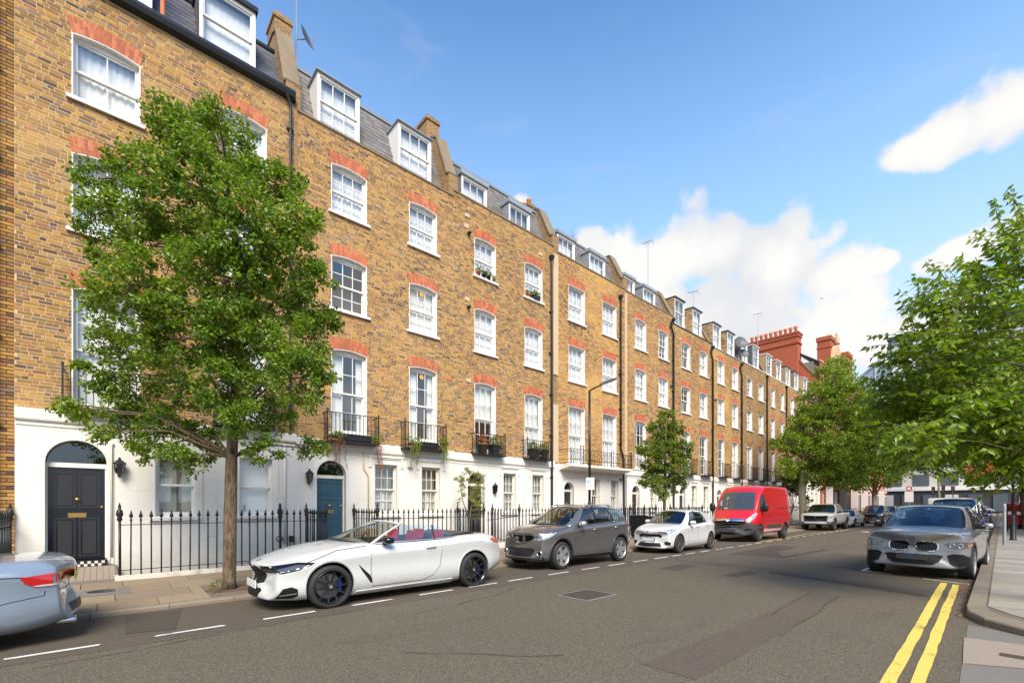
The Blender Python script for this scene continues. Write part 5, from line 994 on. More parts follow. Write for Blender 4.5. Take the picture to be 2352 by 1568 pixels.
    for x, y in ((2222, 1072), (2232, 1080), (2240, 1085), (2248, 1090), (2272, 1065), (2276, 1072), (2268, 1078)):
        for _ in range(5): leaf(vs2, fs2, at(x, y, 6.1) + rdir(rng) * .03, rdir(rng, -.5), rdir(rng, .5), .06, .03, rng, True)
    c = MB(); c.v = [tuple(v) for v in vs2]; c.f = fs2; c.mi = [0] * len(fs2); c.build('dry_leaves', LEAF_RUST, o)
cherry()
# ------------------------------------------------------------------ vehicles
def curve(pts, x):
    """smooth curve through (x, value) knots"""
    if x <= pts[0][0]: return pts[0][1]
    for i in range(len(pts) - 1):
        if x <= pts[i + 1][0]:
            (x0, y0), (x1, y1) = pts[i], pts[i + 1]; t = (x - x0) / (x1 - x0)
            m0 = (y1 - (pts[i - 1][1] if i else y0)) / (x1 - (pts[i - 1][0] if i else x0)) * (x1 - x0); m1 = ((pts[i + 2][1] if i + 2 < len(pts) else y1) - y0) / ((pts[i + 2][0] if i + 2 < len(pts) else x1) - x0) * (x1 - x0)
            return (2 * t ** 3 - 3 * t * t + 1) * y0 + (t ** 3 - 2 * t * t + t) * m0 + (-2 * t ** 3 + 3 * t * t) * y1 + (t ** 3 - t * t) * m1
    return pts[-1][1]
LAMP = None
def lamp_mat():
    m, t, b = mk('headlamp'); g = t.n('ShaderNodeTexCoord').outputs['Object']; v = t.noise(t.vec('MULTIPLY', g, (1.0, 1.0, 2.2)), 7.0, 3.0, .6, .6)
    t.set(b.inputs['Base Color'], t.ramp(v, [(.3, (0.12, 0.125, 0.135)), (.48, (0.5, 0.52, 0.55)), (.55, (0.75, 0.77, 0.8)), (.7, (0.2, 0.21, 0.23))])); b.inputs['Metallic'].default_value = .5; b.inputs['Roughness'].default_value = .22; b.inputs['Coat Weight'].default_value = 1.0; return m
LAMP = lamp_mat(); TAIL = mat('tail_lamp', (0.50, 0.008, 0.01), .15, var=.25, scale=12, coat=1.0); TAILW = mat('reversing_lamp', (0.6, 0.5, 0.48), .15, coat=1.0); AMBER = mat('side_marker', (0.6, 0.2, 0.1), .2, coat=1.0)
PLATE = mat('white_plate', (0.7, 0.7, 0.66), .5, var=.05); PLATEY = mat('yellow_plate', (0.72, 0.46, 0.03), .5); BLUE = mat('emblem_blue', (0.03, 0.12, 0.42), .3); WHITE = mat('emblem_white', (.8, .8, .8), .3)
SEATRED = mat('red_leather', (0.34, 0.025, 0.02), .45, var=.15); SEATK = mat('dark_seat', (0.04, 0.038, 0.036), .7); DISC = mat('brake_disc', (0.3, 0.29, 0.28), .4, .8); CALIPER = mat('blue_caliper', (0.02, 0.05, 0.35), .3)
RIMS = mat('alloy_silver', (0.5, 0.5, 0.5), .3, .7); RIMK = mat('alloy_black', (0.012, 0.012, 0.013), .22, coat=.6); RIMD = mat('alloy_dark_recess', (0.02, 0.019, 0.018), .5); RIMG = mat('alloy_bronze_grey', (0.16, 0.14, 0.13), .3, .5); SHUT = mat('panel_gap', (0.01, 0.01, 0.01), .8)
WHEELS = {}
def wheel_meshes(key, r, w, rr, spokes, twin, m_sp, two_tone=False, nseg=36):
    if key in WHEELS: return WHEELS[key]
    t = MB().lathe([(rr, w * .5), (rr + .012, w * .5 + .006), (r - .035, w * .5 + .004), (r - .012, w * .44), (r, w * .32), (r, -w * .32), (r - .02, -w * .5), (rr, -w * .5)], ax='y', n=nseg)
    for q in (-.12, .12): t.lathe([(r + .0015, w * (q - .03)), (r + .0015, w * (q + .03))], ax='y', n=nseg)
    tm = t.mesh('tyre', RUBBER, True)
    b = MB().lathe([(rr, w * .5), (rr - .008, w * .5 + .004), (rr - .022, w * .45), (rr - .03, w * .2), (rr - .045, -w * .45)], ax='y', n=nseg)
    b.lathe([(0, w * .36), (.045, w * .37), (.065, w * .34), (.075, w * .2)], ax='y', n=20)
    for k in range(spokes):
        for o in ((-1, 1) if twin else (0,)):
            a = 2 * math.pi * (k + .25) / spokes; a2 = a + o * (.42 / spokes * math.pi if twin else 0)
            p = Vector((.055 * math.cos(a + o * .12), w * .34, .055 * math.sin(a + o * .12))); q = Vector(((rr - .02) * math.cos(a2), w * .44, (rr - .02) * math.sin(a2)))
            d = (q - p).normalized(); s = d.cross(Vector((0, 1, 0))).normalized(); w0, w1 = (.020, .013) if twin else ((.05, .075) if spokes <= 5 else (.03, .036) if spokes <= 6 else (.016, .011)); h_ = .03
            vs = []
            for e, ww in ((p, w0), (q, w1)): vs += [e + s * ww, e - s * ww, e - s * ww * .9 - Vector((0, h_, 0)), e + s * ww * .9 - Vector((0, h_, 0))]
            b.add(vs, [(0, 1, 5, 4), (1, 2, 6, 5), (3, 0, 4, 7), (2, 3, 7, 6)], 0)
    rm = b.mesh('rim', m_sp); sharp(rm, 30)
    dk = MB().lathe([(.0, -w * .1), (rr * .72, -w * .1), (rr * .72, -w * .16)], ax='y', n=24).mesh('brake_disc', DISC); bk = MB().lathe([(0, -w * .3), (rr - .02, -w * .3)], ax='y', n=24).mesh('wheel_back', RIMD)
    WHEELS[key] = (tm, rm, dk, bk); return WHEELS[key]
def put_wheel(root, x, y, r, ms, side, caliper=None, emb=False, w=.24):
    wh = bpy.data.objects.new('wheel', None); COL.objects.link(wh); wh.parent = root; wh.location = (x, y, r); wh.rotation_euler = (0, R.uniform(0, 1.2), 0); wh.scale = (1, 1 if side > 0 else -1, 1); wh.empty_display_size = .1
    for me, nm in zip(ms, ('tyre', 'rim', 'brake_disc', 'wheel_back')):
        o = bpy.data.objects.new(nm, me); COL.objects.link(o); o.parent = wh
    if caliper: o = MB().prism([(.13, -.08), (.19, -.07), (.19, .07), (.13, .08)], lambda a, c, t: (a, t, c), -.03, .035).build('caliper', caliper, None); COL.objects.unlink(o); COL.objects.link(o); o.parent = wh
    if emb:
        b = MB().lathe([(0, w * .38), (.024, w * .38), (.026, w * .36)], ax='y', n=16); o = bpy.data.objects.new('hub_cap', b.mesh('hub_cap', GREYMETAL)); COL.objects.link(o); o.parent = wh
WORK = bpy.data.scenes.new('workbench')          # empty side scene in which the body modifiers are evaluated
def workdg():
    vl = WORK.view_layers[0]; vl.update(); return vl.depsgraph
class Car:
    def __init__(s, name, label, cat, loc, L, W, body, sp, rot=0.0, scale=1.0):
        s.root = thing(name, label, cat, loc, rot); s.L, s.W, s.sp, s.body = L, W, sp, body
        s.root.scale = (scale,) * 3; WORLD[s.root.name] = s.root.matrix_basis
        s.tub()
    def obj(s, me, name, parent=None):
        o = bpy.data.objects.new(name, me); COL.objects.link(o); o.parent = parent or s.root; return o
    def mb(s, b, name, m, parent=None, smooth='auto', fix=True):
        me = b.mesh(name, m, bool(smooth)); 
        if fix: fixn(me)
        if smooth == 'auto': sharp(me)
        return s.obj(me, name, parent)
    def tub(s):
        sp, L, W = s.sp, s.L, s.W; xs = sorted(set([0, .06, .18, .38, .62, .9] + [.9 + (L - 1.7) * k / 8 for k in range(1, 8)] + [L - .8, L - .5, L - .28, L - .12, L - .04, L])); rings = []
        bf, br = sp.get('bow', (.34, .26)); rk = sp.get('rake', .10); rr = sp.get('rrake', .06)
        for x in xs:
            w = curve(sp['w'], x) * W; zb, zs, ze, zc = (curve(sp[k], x) for k in ('zb', 'zs', 'ze', 'zc')); we = curve(sp['we'], x) * W
            pts = [(0, zb), (w * .8, zb), (w * .945, zb + .06), (w * .995, zb + (zs - zb) * .36), (w * sp.get('waist', .985), zb + (zs - zb) * .66), (w, zs), (we, ze), (we * .9, ze + (zc - ze) * .35), (we * .5, ze + (zc - ze) * .85), (0, zc)]
            ring = []
            for y, z in pts:
                f = max(0, 1 - x / 1.1) ** 1.6; g = max(0, 1 - (L - x) / 1.0) ** 1.6; q = (abs(y) / W) ** 2.3; hz = (z - zb) / max(.1, zc - zb)
                ring.append(Vector((x + bf * q * f + rk * hz * hz * max(0, 1 - x / .5) - br * q * g - rr * hz * hz * max(0, 1 - (L - x) / .5), y, z)))
            rings.append(ring)
        def full(r): return r + [Vector((p.x, -p.y, p.z)) for p in r[-2:0:-1]]
        def inner(r, k, dx): c = sum(r, Vector()) / len(r); return [Vector((p.x + dx, c.y + (p.y - c.y) * k, c.z + (p.z - c.z) * k)) for p in r]
        F = [full(r) for r in rings]; F = [inner(F[0], .55, -.02), inner(F[0], .86, -.012)] + F + [inner(F[-1], .86, .012), inner(F[-1], .55, .02)]; n = len(F[0])
        vs = [p for r in F for p in r]; fs = [(i * n + k, i * n + (k + 1) % n, (i + 1) * n + (k + 1) % n, (i + 1) * n + k) for i in range(len(F) - 1) for k in range(n)] + [tuple(range(n)), tuple((len(F) - 1) * n + k for k in reversed(range(n)))]
        b = MB(); b.add(vs, fs); me = b.mesh('body', [s.body, DARKIN]); fixn(me)
        cr = sp.get('crease', {5: .35, 6: .3})
        bm = bmesh.new(); bm.from_mesh(me); lay = bm.edges.layers.float.new('crease_edge'); bm.verts.ensure_lookup_table()
        for e in bm.edges:
            i, j = e.verts[0].index, e.verts[1].index
            if i // n != j // n and i % n == j % n:
                k = i % n; k = min(k, n - k)
                if k in cr: e[lay] = cr[k]
                if k == 1: e[lay] = .6
        bm.to_mesh(me); bm.free()
        ob = bpy.data.objects.new('tmp', me); WORK.collection.objects.link(ob); ob.modifiers.new('s', 'SUBSURF').levels = 2; ob.modifiers['s'].render_levels = 2
        dg = workdg(); m0 = bpy.data.meshes.new_from_object(ob.evaluated_get(dg)); s.bvh = BVHTree.FromPolygons([v.co for v in m0.vertices], [p.vertices for p in m0.polygons])
        c = MB()
        for xa in sp['axles']:
            for sg in (-1, 1):
                ra = sp['arch']; y0, y1 = sg * (W - .30), sg * (W + .3); n2 = 36
                pts = [(xa + ra * math.cos(2 * math.pi * k / n2), sp['r'] + .02 + ra * math.sin(2 * math.pi * k / n2)) for k in range(n2)]
                c.prism(pts, lambda a, z, t: (a, t, z), y0, y1, 1)
        if sp.get('cabin'):
            x0, x1, wz, z0 = sp['cabin']; c.prism([(x0, 3), (x0 + .1, z0 + .25), (x0 + .25, z0), (x1 - .2, z0), (x1, z0 + .3), (x1, 3)], lambda a, z, t: (a, t, z), -wz, wz, 1)
        if sp.get('bed'):
            x0, x1, wz, z0 = sp['bed']; c.box(x0, x1, -wz, wz, z0, 3, 1)
        cm = c.mesh('cut', [s.body, DARKIN]); fixn(cm); co = bpy.data.objects.new('tmpc', cm); WORK.collection.objects.link(co)
        md = ob.modifiers.new('b', 'BOOLEAN'); md.operation = 'DIFFERENCE'; md.object = co; md.solver = 'EXACT'
        dg = workdg(); m1 = bpy.data.meshes.new_from_object(ob.evaluated_get(dg)); m1.name = 'body'
        for o in (ob, co): bpy.data.objects.remove(o)
        sharp(m1, 50); s.shell = s.obj(m1, 'body')
    def hit(s, a, c, view, side=1):
        o, d = {'s': (Vector((a, side * 4, c)), Vector((0, -side, 0))), 'f': (Vector((-4, a, c)), Vector((1, 0, 0))), 'r': (Vector((s.L + 4, a, c)), Vector((-1, 0, 0))), 't': (Vector((a, c, 5)), Vector((0, 0, -1)))}[view]
        p, nrm, _, _ = s.bvh.ray_cast(o, d)
        if p is None:
            p, nrm, _, _ = s.bvh.find_nearest(o + d * (4 if view != 't' else 4))
        return p, (nrm if nrm.dot(d) < 0 else -nrm)
    def decal(s, name, poly, view, m, off=.009, res=.045, side=1, parent=None, both=False, depth=.02):
        if both: s.decal(name, [(-a, c) for a, c in poly][::-1] if view in 'fr' else [(a, c) for a, c in poly] if view == 's' else [(a, -c) for a, c in poly][::-1], view, m, off, res, -side, parent, False, depth)
        n = len(poly); pv = [Vector(p) for p in poly]; dense = []
        for i in range(n):
            p, q = pv[i], pv[(i + 1) % n]; k = max(1, int((q - p).length / res)); dense += [p.lerp(q, j / k) for j in range(k)]
        n = len(dense); x0, x1, y0, y1 = min(p.x for p in dense), max(p.x for p in dense), min(p.y for p in dense), max(p.y for p in dense); ex = []
        def ins(p): 
            c = False
            for i in range(n):
                a, b_ = dense[i], dense[i - 1]
                if (a.y > p.y) != (b_.y > p.y) and p.x < (b_.x - a.x) * (p.y - a.y) / (b_.y - a.y) + a.x: c = not c
            return c
        x = x0 + res * .5
        while x < x1:
            y = y0 + res * .5
            while y < y1:
                p = Vector((x, y))
                if ins(p) and min((p - q).length for q in dense) > res * .4: ex.append(p)
                y += res
            x += res
        out = geometry.delaunay_2d_cdt(dense + ex, [], [list(range(n))], 1, 1e-6); V, Fc = out[0], out[2]
        hs = [s.hit(p.x, p.y, view, side) for p in V]
        b = MB(); b.add([p + nn * off for p, nn in hs], [tuple(f) for f in Fc]); 
        cnt = {}
        for f in Fc:
            for i in range(len(f)): e = (f[i], f[(i + 1) % len(f)]); cnt[tuple(sorted(e))] = cnt.get(tuple(sorted(e)), 0) + 1
        k = len(b.v); b.v += [tuple(p - nn * depth) for p, nn in hs]
        for (i, j), c in cnt.items():
            if c == 1: b.f.append((i, j, j + k, i + k)); b.mi.append(0)
        return s.mb(b, name, m, parent)
    def line(s, name, pts, view, m=None, w=.009, off=.0012, side=1, both=True, res=.07):
        for sd in ((1, -1) if both else (side,)):
            L = []; 
            for (a, c), (e, g) in zip(pts[:-1], pts[1:]):
                k = max(1, int(math.hypot(e - a, g - c) / res)); L += [(a + (e - a) * j / k, c + (g - c) * j / k) for j in range(k)]
            L.append(pts[-1]); b = MB(); vs = []
            for i, p in enumerate(L):
                q, r = L[max(0, i - 1)], L[min(len(L) - 1, i + 1)]; dx, dy = r[0] - q[0], r[1] - q[1]; l = math.hypot(dx, dy) or 1
                for sg in (-.5, .5):
                    h_, nn = s.hit((p[0] - dy / l * w * sg) * (1 if view == 's' else 1), p[1] + dx / l * w * sg, view, sd); vs.append(h_ + nn * off)
            b.add(vs, [(2 * i, 2 * i + 1, 2 * i + 3, 2 * i + 2) for i in range(len(L) - 1)]); s.mb(b, name, m or SHUT, smooth=True)
    def arches(s, m, w=.03, clad=0.0):
        sp = s.sp
        for xa in sp['axles']:
            for sd in (1, -1):
                b = MB(); vs = []; K = 24; r0 = sp['arch']; rows = (r0 - .004, r0 + w * .6, r0 + w) if not clad else (r0 - .004, r0 + .01, r0 + clad * .9, r0 + clad)
                for k in range(K + 1):
                    a = rad(-14) + rad(208) * k / K
                    for j, rr in enumerate(rows):
                        x, z = xa + rr * math.cos(a), sp['r'] + .02 + rr * math.sin(a); z = max(z, .17); p, nn = s.hit(x, z, 's', sd); o = (-.02, .012, .0)[j] if not clad else (-.03, .016, .012, -.004)[j]; vs.append(p + Vector((0, sd * o, 0)))
                q = len(rows); b.add(vs, [(i * q + j, i * q + j + 1, (i + 1) * q + j + 1, (i + 1) * q + j) for i in range(K) for j in range(q - 1)]); s.mb(b, 'wheel_arch', m, smooth=True)
    def wheels(s, key, rim, spokes, twin, m, w=.235, caliper=None, emb=False, inset=.0):
        ms = wheel_meshes(key, s.sp['r'], w, rim, spokes, twin, m)
        for xa in s.sp['axles']:
            for sd in (1, -1): put_wheel(s.root, xa, sd * (s.W - w / 2 - .02 - inset), s.sp['r'], ms, sd, caliper, emb, w)
    def greenhouse(s, B, T, flags, glass=CARGLASS, side_glass=None, bowf=(.22, .1), bowr=(.1, .04), crown=.05, pil=None, rear=True, trim=None, front_frame=None, roofm=None):
        side_glass = side_glass or glass; pil = pil or GLOSSBLACK; roofm = roofm or s.body; n = len(B); K = 3
        def cr(P, i, t):
            p = [Vector(P[max(0, min(len(P) - 1, i + k))]) for k in (-1, 0, 1, 2)]; return .5 * ((2 * p[1]) + (p[2] - p[0]) * t + (2 * p[0] - 5 * p[1] + 4 * p[2] - p[3]) * t * t + (3 * p[1] - p[0] - 3 * p[2] + p[3]) * t ** 3)
        cols = [(cr(B, i, k / K), cr(T, i, k / K), i) for i in range(n - 1) for k in range(K)] + [(Vector(B[-1]), Vector(T[-1]), n - 2)]
        vb = [0, .03, .06, .25, .5, .72, .88, .93, 1.0]; frs = {1: MB(), -1: MB()}; pl = MB()
        def P(j, v, sd): b_, t_, _ = cols[j]; q = b_.lerp(t_, v); q = q + Vector((0, .035 * 4 * v * (1 - v), 0)); return Vector((q.x, q.y * sd, q.z))
        for sd in (1, -1):
            for i, fl in enumerate(flags):
                js = range(i * K, (i + 1) * K)
                for a in range(len(vb) - 1):
                    g = 2 <= a < 6 and fl == 'g'
                    for j in js:
                        q = [P(j, vb[a], sd), P(j + 1, vb[a], sd), P(j + 1, vb[a + 1], sd), P(j, vb[a + 1], sd)]
                        if not g: ((pl if (fl == 'k' or (a in (0, 1, 6) and fl == 'g')) else frs[sd])).add(q, [(0, 1, 2, 3)])
                if fl == 'g':
                    gm = MB(); gm.add([P(j, vb[a], sd) - Vector((0, sd * .006, 0)) for j in range(i * K, (i + 1) * K + 1) for a in range(2, 7)], [(x * 5 + y, (x + 1) * 5 + y, (x + 1) * 5 + y + 1, x * 5 + y + 1) for x in range(K) for y in range(4)]); s.mb(gm, 'side_window', side_glass, smooth=True)
        us = [-1, -.95, -.9, -.6, -.3, 0, .3, .6, .9, .95, 1]
        def end(j, bw, sign, name, gl):
            vv = [0, .04, .3, .55, .8, .94, 1.0]; b0, t0, _ = cols[j]
            def Q(u, v):
                e = 1 - u * u; p = b0.lerp(t0, v); return Vector((p.x - sign * e * (bw[0] * (1 - v) + bw[1] * v) - sign * .02 * 4 * v * (1 - v), p.y * u, p.z + e * (crown * v + .035 * (1 - v)) + .01 * 4 * v * (1 - v)))
            gm = MB()
            for a in range(len(vv) - 1):
                for c in range(len(us) - 1):
                    q = [Q(us[c], vv[a]), Q(us[c + 1], vv[a]), Q(us[c + 1], vv[a + 1]), Q(us[c], vv[a + 1])]; g = 1 <= a < 5 and 1 <= c < len(us) - 2
                    (gm if g else (pl if (1 <= c < len(us) - 2 or 0 < a < 5) else frs[1 if us[c] > 0 else -1])).add(q, [(0, 1, 2, 3)])
            me = gm.mesh(name, gl, True); bm = bmesh.new(); bm.from_mesh(me); bmesh.ops.remove_doubles(bm, verts=bm.verts, dist=1e-5); bmesh.ops.recalc_face_normals(bm, faces=bm.faces); bm.to_mesh(me); bm.free(); s.obj(me, name)
        end(0, bowf, 1, 'windscreen', glass)
        if rear: end(len(cols) - 1, bowr, -1, 'rear_window', side_glass)
        rf = MB(); m = len(cols); vs = []
        for j in range(m):
            sgm = j / (m - 1); t_ = cols[j][1]
            for u in us: e = 1 - u * u; vs.append((t_.x - bowf[1] * e * (1 - sgm) + bowr[1] * e * sgm, t_.y * u, t_.z + crown * e))
        rf.add(vs, [(j * len(us) + k, (j + 1) * len(us) + k, (j + 1) * len(us) + k + 1, j * len(us) + k + 1) for j in range(m - 1) for k in range(len(us) - 1)])
        s.mb(rf, 'roof', roofm, smooth=True)
        for bb, nm, mm in ((frs[1], 'cabin_frame', s.body), (frs[-1], 'cabin_frame', s.body), (pl, 'pillar_trim', pil)):
            if bb.v:
                me = bb.mesh(nm, mm, True); bm = bmesh.new(); bm.from_mesh(me); bmesh.ops.remove_doubles(bm, verts=bm.verts, dist=1e-5); bmesh.ops.recalc_face_normals(bm, faces=bm.faces); bm.to_mesh(me); bm.free(); sharp(me, 40); s.obj(me, nm)
        if trim:
            for sd in (1, -1): s.mb(MB().tube([P(j, .03, sd) + Vector((0, sd * .008, 0)) for j in range(1, m - 1)], .011, 6), 'window_trim', trim, smooth=True)
    def seat(s, x, y, z, m, w=.25, top=.62, head=True):
        b = MB(); b.prism([(0, 0), (.12, 0), (.26, top), (.16, top + .02)], lambda a, c, t: (x + a, y + t * (1 - .25 * max(0, c - .3)), z + c), -w, w); b.box(x - .45, x + .1, y - w, y + w, z - .05, z + .12)
        o = s.mb(b, 'seat', m)
        if head: s.mb(MB().prism([(.17, top + .04), (.28, top + .04), (.30, top + .2), (.26, top + .235), (.21, top + .22)], lambda a, c, t: (x + a, y + t, z + c), -.13, .13), 'headrest', m, o)
    def mirror(s, x, y, z, m, m2=None, sz=(.085, .11, .075)):
        for sd in (1, -1):
            b = MB()
            prof = [(-1, .02), (-.85, .55), (-.4, .92), (.1, 1), (.6, .94), (.8, .8), (.82, 0)]; vs = []
            for a, r in prof:
                for k in range(12): t = 2 * math.pi * k / 12; cx2, cz2 = math.copysign(abs(math.cos(t)) ** .7, math.cos(t)), math.copysign(abs(math.sin(t)) ** .7, math.sin(t)); vs.append((x + a * sz[0], sd * (y + .13) + cx2 * r * sz[1], z + .07 + cz2 * r * sz[2]))
            b.add(vs, [(i * 12 + k, i * 12 + (k + 1) % 12, (i + 1) * 12 + (k + 1) % 12, (i + 1) * 12 + k) for i in range(len(prof) - 1) for k in range(12)])
            o = s.mb(b, 'wing_mirror', m, smooth=True); s.mb(MB().bar((x, sd * (y - .03), z - .01), (x, sd * (y + .1), z + .04), .06, .035), 'mirror_stalk', m2 or BLACK, o)
    def handle(s, x, z, m, l=.19):
        for sd in (1, -1):
            p, nn = s.hit(x, z, 's', sd); o = s.mb(MB().tube([(x - l / 2, p.y - sd * .01, z), (x - l / 2 + .03, p.y + sd * .022, z), (x + l / 2 - .03, p.y + sd * .022, z + .004), (x + l / 2, p.y - sd * .01, z + .004)], [.008, .015, .015, .008], 8), 'door_handle', m, smooth=True)
    def roundel(s, name, p, nn, r=.04, kind='bmw', parent=None):
        q = nn.to_track_quat('Z', 'Y').to_matrix().to_4x4(); M_ = Matrix.Translation(p + nn * .004) @ q
        def T(b): b.v = [tuple(M_ @ Vector(v)) for v in b.v]; return b
        if kind == 'bmw':
            o = s.mb(T(MB().lathe([(0, .002), (r, .002), (r, -.004)], n=20)), name, GLOSSBLACK, parent)
            for k, mm in enumerate((BLUE, WHITE, BLUE, WHITE)): s.mb(T(MB().add([(0, 0, .004)] + [(r * .62 * math.cos(math.pi / 2 * (k + j / 4)), r * .62 * math.sin(math.pi / 2 * (k + j / 4)), .004) for j in range(5)], [(0, j, j + 1) for j in range(1, 5)])), 'badge_quarter', mm, o, fix=False)
        elif kind == 'ring':
            o = s.mb(T(MB().lathe([(r, 0), (r, .01), (r * .78, .012), (r * .78, 0)], n=24)), name, CHROME, parent); s.mb(T(MB().box(-r * 1.15, r * 1.15, -r * .16, r * .16, 0, .016)), 'badge_bar', CHROME, o)
        elif kind == 'oval':
            b = MB().lathe([(0, .006), (r, .006), (r, -.004)], n=24); b.v = [(x * .45, y, z) for x, y, z in b.v]; b2 = MB().lathe([(0, .008), (r * .85, .008)], n=24); b2.v = [(x * .36, y, z) for x, y, z in b2.v]; o = s.mb(T(b), name, CHROME, parent); s.mb(T(b2), 'badge_field', BLUE, o, fix=False)
        elif kind == 'griffin':
            o = s.mb(T(MB().lathe([(r, 0), (r, .012), (r * .8, .014), (r * .8, .004), (0, .004)], n=24)), name, CHROME, parent); s.mb(T(MB().prism([(-.5 * r, -.5 * r), (-.1 * r, -.6 * r), (.1 * r, .1 * r), (.6 * r, .5 * r), (0, .6 * r), (-.3 * r, .1 * r)], lambda a, c, t: (a, c, t), .004, .02)), 'badge_figure', CHROME, o)
def side_poly(x0, x1, z0, z1): return [(x0, z0), (x1, z0), (x1, z1), (x0, z1)]
# ---- white convertible
LAMPDARK = mat('smoked_lamp', (0.10, 0.10, 0.11), .1, .3, var=.4, scale=20, coat=1.0)
GRILLE = mat('grille_black', (0.010, 0.010, 0.011), .55, spec=.25)
WHITEP = paint('pearl_white_paint', (0.58, 0.58, 0.56), 0.0, .3)
def convertible():
    c = Car('convertible_car', 'pearl white open-top convertible with black wheels and red seats at the kerb', 'car', (1.72, 8.16, -.056), 4.84, .95, WHITEP, dict(
        w=[(0, .80), (.3, .93), (.8, .985), (1.5, .975), (2.6, .97), (3.7, 1.0), (4.3, .97), (4.6, .9), (4.84, .8)], zb=[(0, .20), (.5, .16), (1.4, .15), (3.4, .15), (4.2, .21), (4.84, .36)],
        zs=[(0, .62), (.4, .69), (.9, .78), (1.7, .84), (3.0, .88), (3.8, .93), (4.5, .89), (4.84, .80)], ze=[(0, .70), (.35, .79), (.9, .90), (1.6, .955), (2.4, .97), (3.3, 1.0), (3.9, 1.045), (4.5, 1.0), (4.84, .90)],
        zc=[(0, .735), (.35, .83), (.9, .955), (1.5, 1.035), (1.9, 1.04), (3.3, 1.03), (3.9, 1.075), (4.5, 1.035), (4.84, .93)], we=[(0, .62), (.4, .72), (1.0, .80), (1.7, .82), (3.3, .80), (4.2, .80), (4.84, .66)],
        axles=(.975, 3.81), arch=.375, r=.343, cabin=(1.62, 3.42, .70, .45), waist=.962, bow=(.36, .36), rake=.07, crease={5: .5, 6: .45, 4: .2}))
    c.arches(WHITEP, .035); c.wheels('bmw8', .272, 10, False, RIMK, .25, CALIPER, True, inset=-.005)
    # windscreen frame and glass
    A0, A1 = Vector((1.66, .76, .93)), Vector((2.34, .60, 1.285)); us = [-1, -.6, -.2, .2, .6, 1]
    def Q(u, v): e = 1 - u * u; p = A0.lerp(A1, v); return Vector((p.x - e * (.36 * (1 - v) + .12 * v), p.y * u, p.z + e * (.10 * (1 - v) + .045 * v) + .02 * 4 * v * (1 - v)))
    g = MB(); vv = [0, .25, .5, .75, 1]; g.add([Q(u, v) for v in vv for u in us], [(a * 6 + b, a * 6 + b + 1, (a + 1) * 6 + b + 1, (a + 1) * 6 + b) for a in range(4) for b in range(5)]); c.mb(g, 'windscreen', CARGLASS, smooth=True)
    for sd in (1, -1): c.mb(MB().tube([Q(sd, v / 6) for v in range(-1, 7)], [.034, .032, .028, .025, .022, .02, .019, .02], 8), 'windscreen_pillar', WHITEP, smooth=True)
    c.mb(MB().tube([Q(-1 + k / 6, 1.0) for k in range(13)], .019, 8), 'windscreen_header', WHITEP, smooth=True)
    c.mb(MB().tube([Q(-1 + k / 6, 0.02) for k in range(13)], .02, 6), 'windscreen_cowl', BLACK, smooth=True)
    for sd in (1, -1):
        c.mb(MB().add([(x, sd * y, z) for x, y, z in ((1.93, .745, .965), (2.36, .625, 1.26), (2.66, .625, 1.268), (2.97, .635, 1.255), (2.97, .745, .975), (2.4, .75, .97))], [(0, 1, 2, 3, 4, 5)]), 'side_window', CARGLASS_CLEAR)
        c.mb(MB().add([(x, sd * y, z) for x, y, z in ((3.0, .635, 1.25), (3.14, .645, 1.225), (3.28, .68, 1.14), (3.41, .74, 1.01), (3.0, .745, .98))], [(0, 1, 2, 3, 4)]), 'quarter_window', CARGLASS_CLEAR)
        c.mb(MB().bar((2.985, sd * .745, .98), (2.985, sd * .638, 1.25), .022, .012), 'window_divider', BLACK)
        c.mb(MB().tube([(1.78, sd * .772, .955), (2.5, sd * .772, .972), (3.1, sd * .768, .985), (3.45, sd * .755, 1.01)], .011, 6), 'window_trim', BLACK, smooth=True)
    for y in (-.38, .38): c.seat(2.46, y, .44, SEATRED, .24, .48); c.seat(3.05, y, .50, SEATRED, .2, .40)
    c.mb(MB().prism([(1.55, .9), (1.85, .98), (2.0, .9), (1.95, .6), (1.55, .6)], lambda a, z, t: (a, t, z), -.66, .66), 'dashboard', SEATK)
    c.mb(MB().lathe([(.165, -.012), (.178, 0), (.165, .012), (.152, 0), (.165, -.012)], (2.12, .38, .93), 'x', 20), 'steering_wheel', BLACK, smooth=True)
    c.mb(MB().prism([(3.36, .96), (3.42, 1.045), (3.8, 1.095), (3.95, 1.085), (3.95, .96)], lambda a, z, t: (a, t, z), -.68, .68), 'roof_cover', BLACK)
    c.mirror(1.93, .80, .96, GLOSSBLACK, sz=(.1, .115, .062)); c.handle(2.80, .865, WHITEP, .23)
    c.line('door_gap', [(1.64, .90), (1.64, .55), (1.67, .27)], 's'); c.line('door_gap', [(3.05, .955), (3.04, .75), (3.0, .5), (2.86, .35), (2.66, .27), (1.67, .27)], 's'); c.line('bonnet_gap', [(.62, .745), (1.1, .90), (1.6, .945)], 's')
    c.decal('sill', [(1.34, .155), (3.36, .155), (3.30, .235), (1.40, .225)], 's', WHITEP, .02, .06, both=True); c.decal('side_vent', [(1.42, .665), (1.63, .46), (1.665, .34), (1.63, .345), (1.49, .54)], 's', GRILLE, .006, .04, both=True)
    c.decal('headlamp', [(.10, .695), (.14, .60), (.30, .60), (.50, .645), (.74, .745), (.52, .755)], 's', GLOSSBLACK, .004, .03, both=True); c.decal('headlamp_lens', [(.24, .655), (.27, .63), (.36, .632), (.52, .67), (.62, .715), (.5, .72)], 's', LAMPDARK, .010, .03, both=True)
    c.decal('tail_lamp', [(4.22, .925), (4.40, .955), (4.66, .91), (4.70, .83), (4.55, .83), (4.36, .865)], 's', TAIL, .008, .03, both=True)
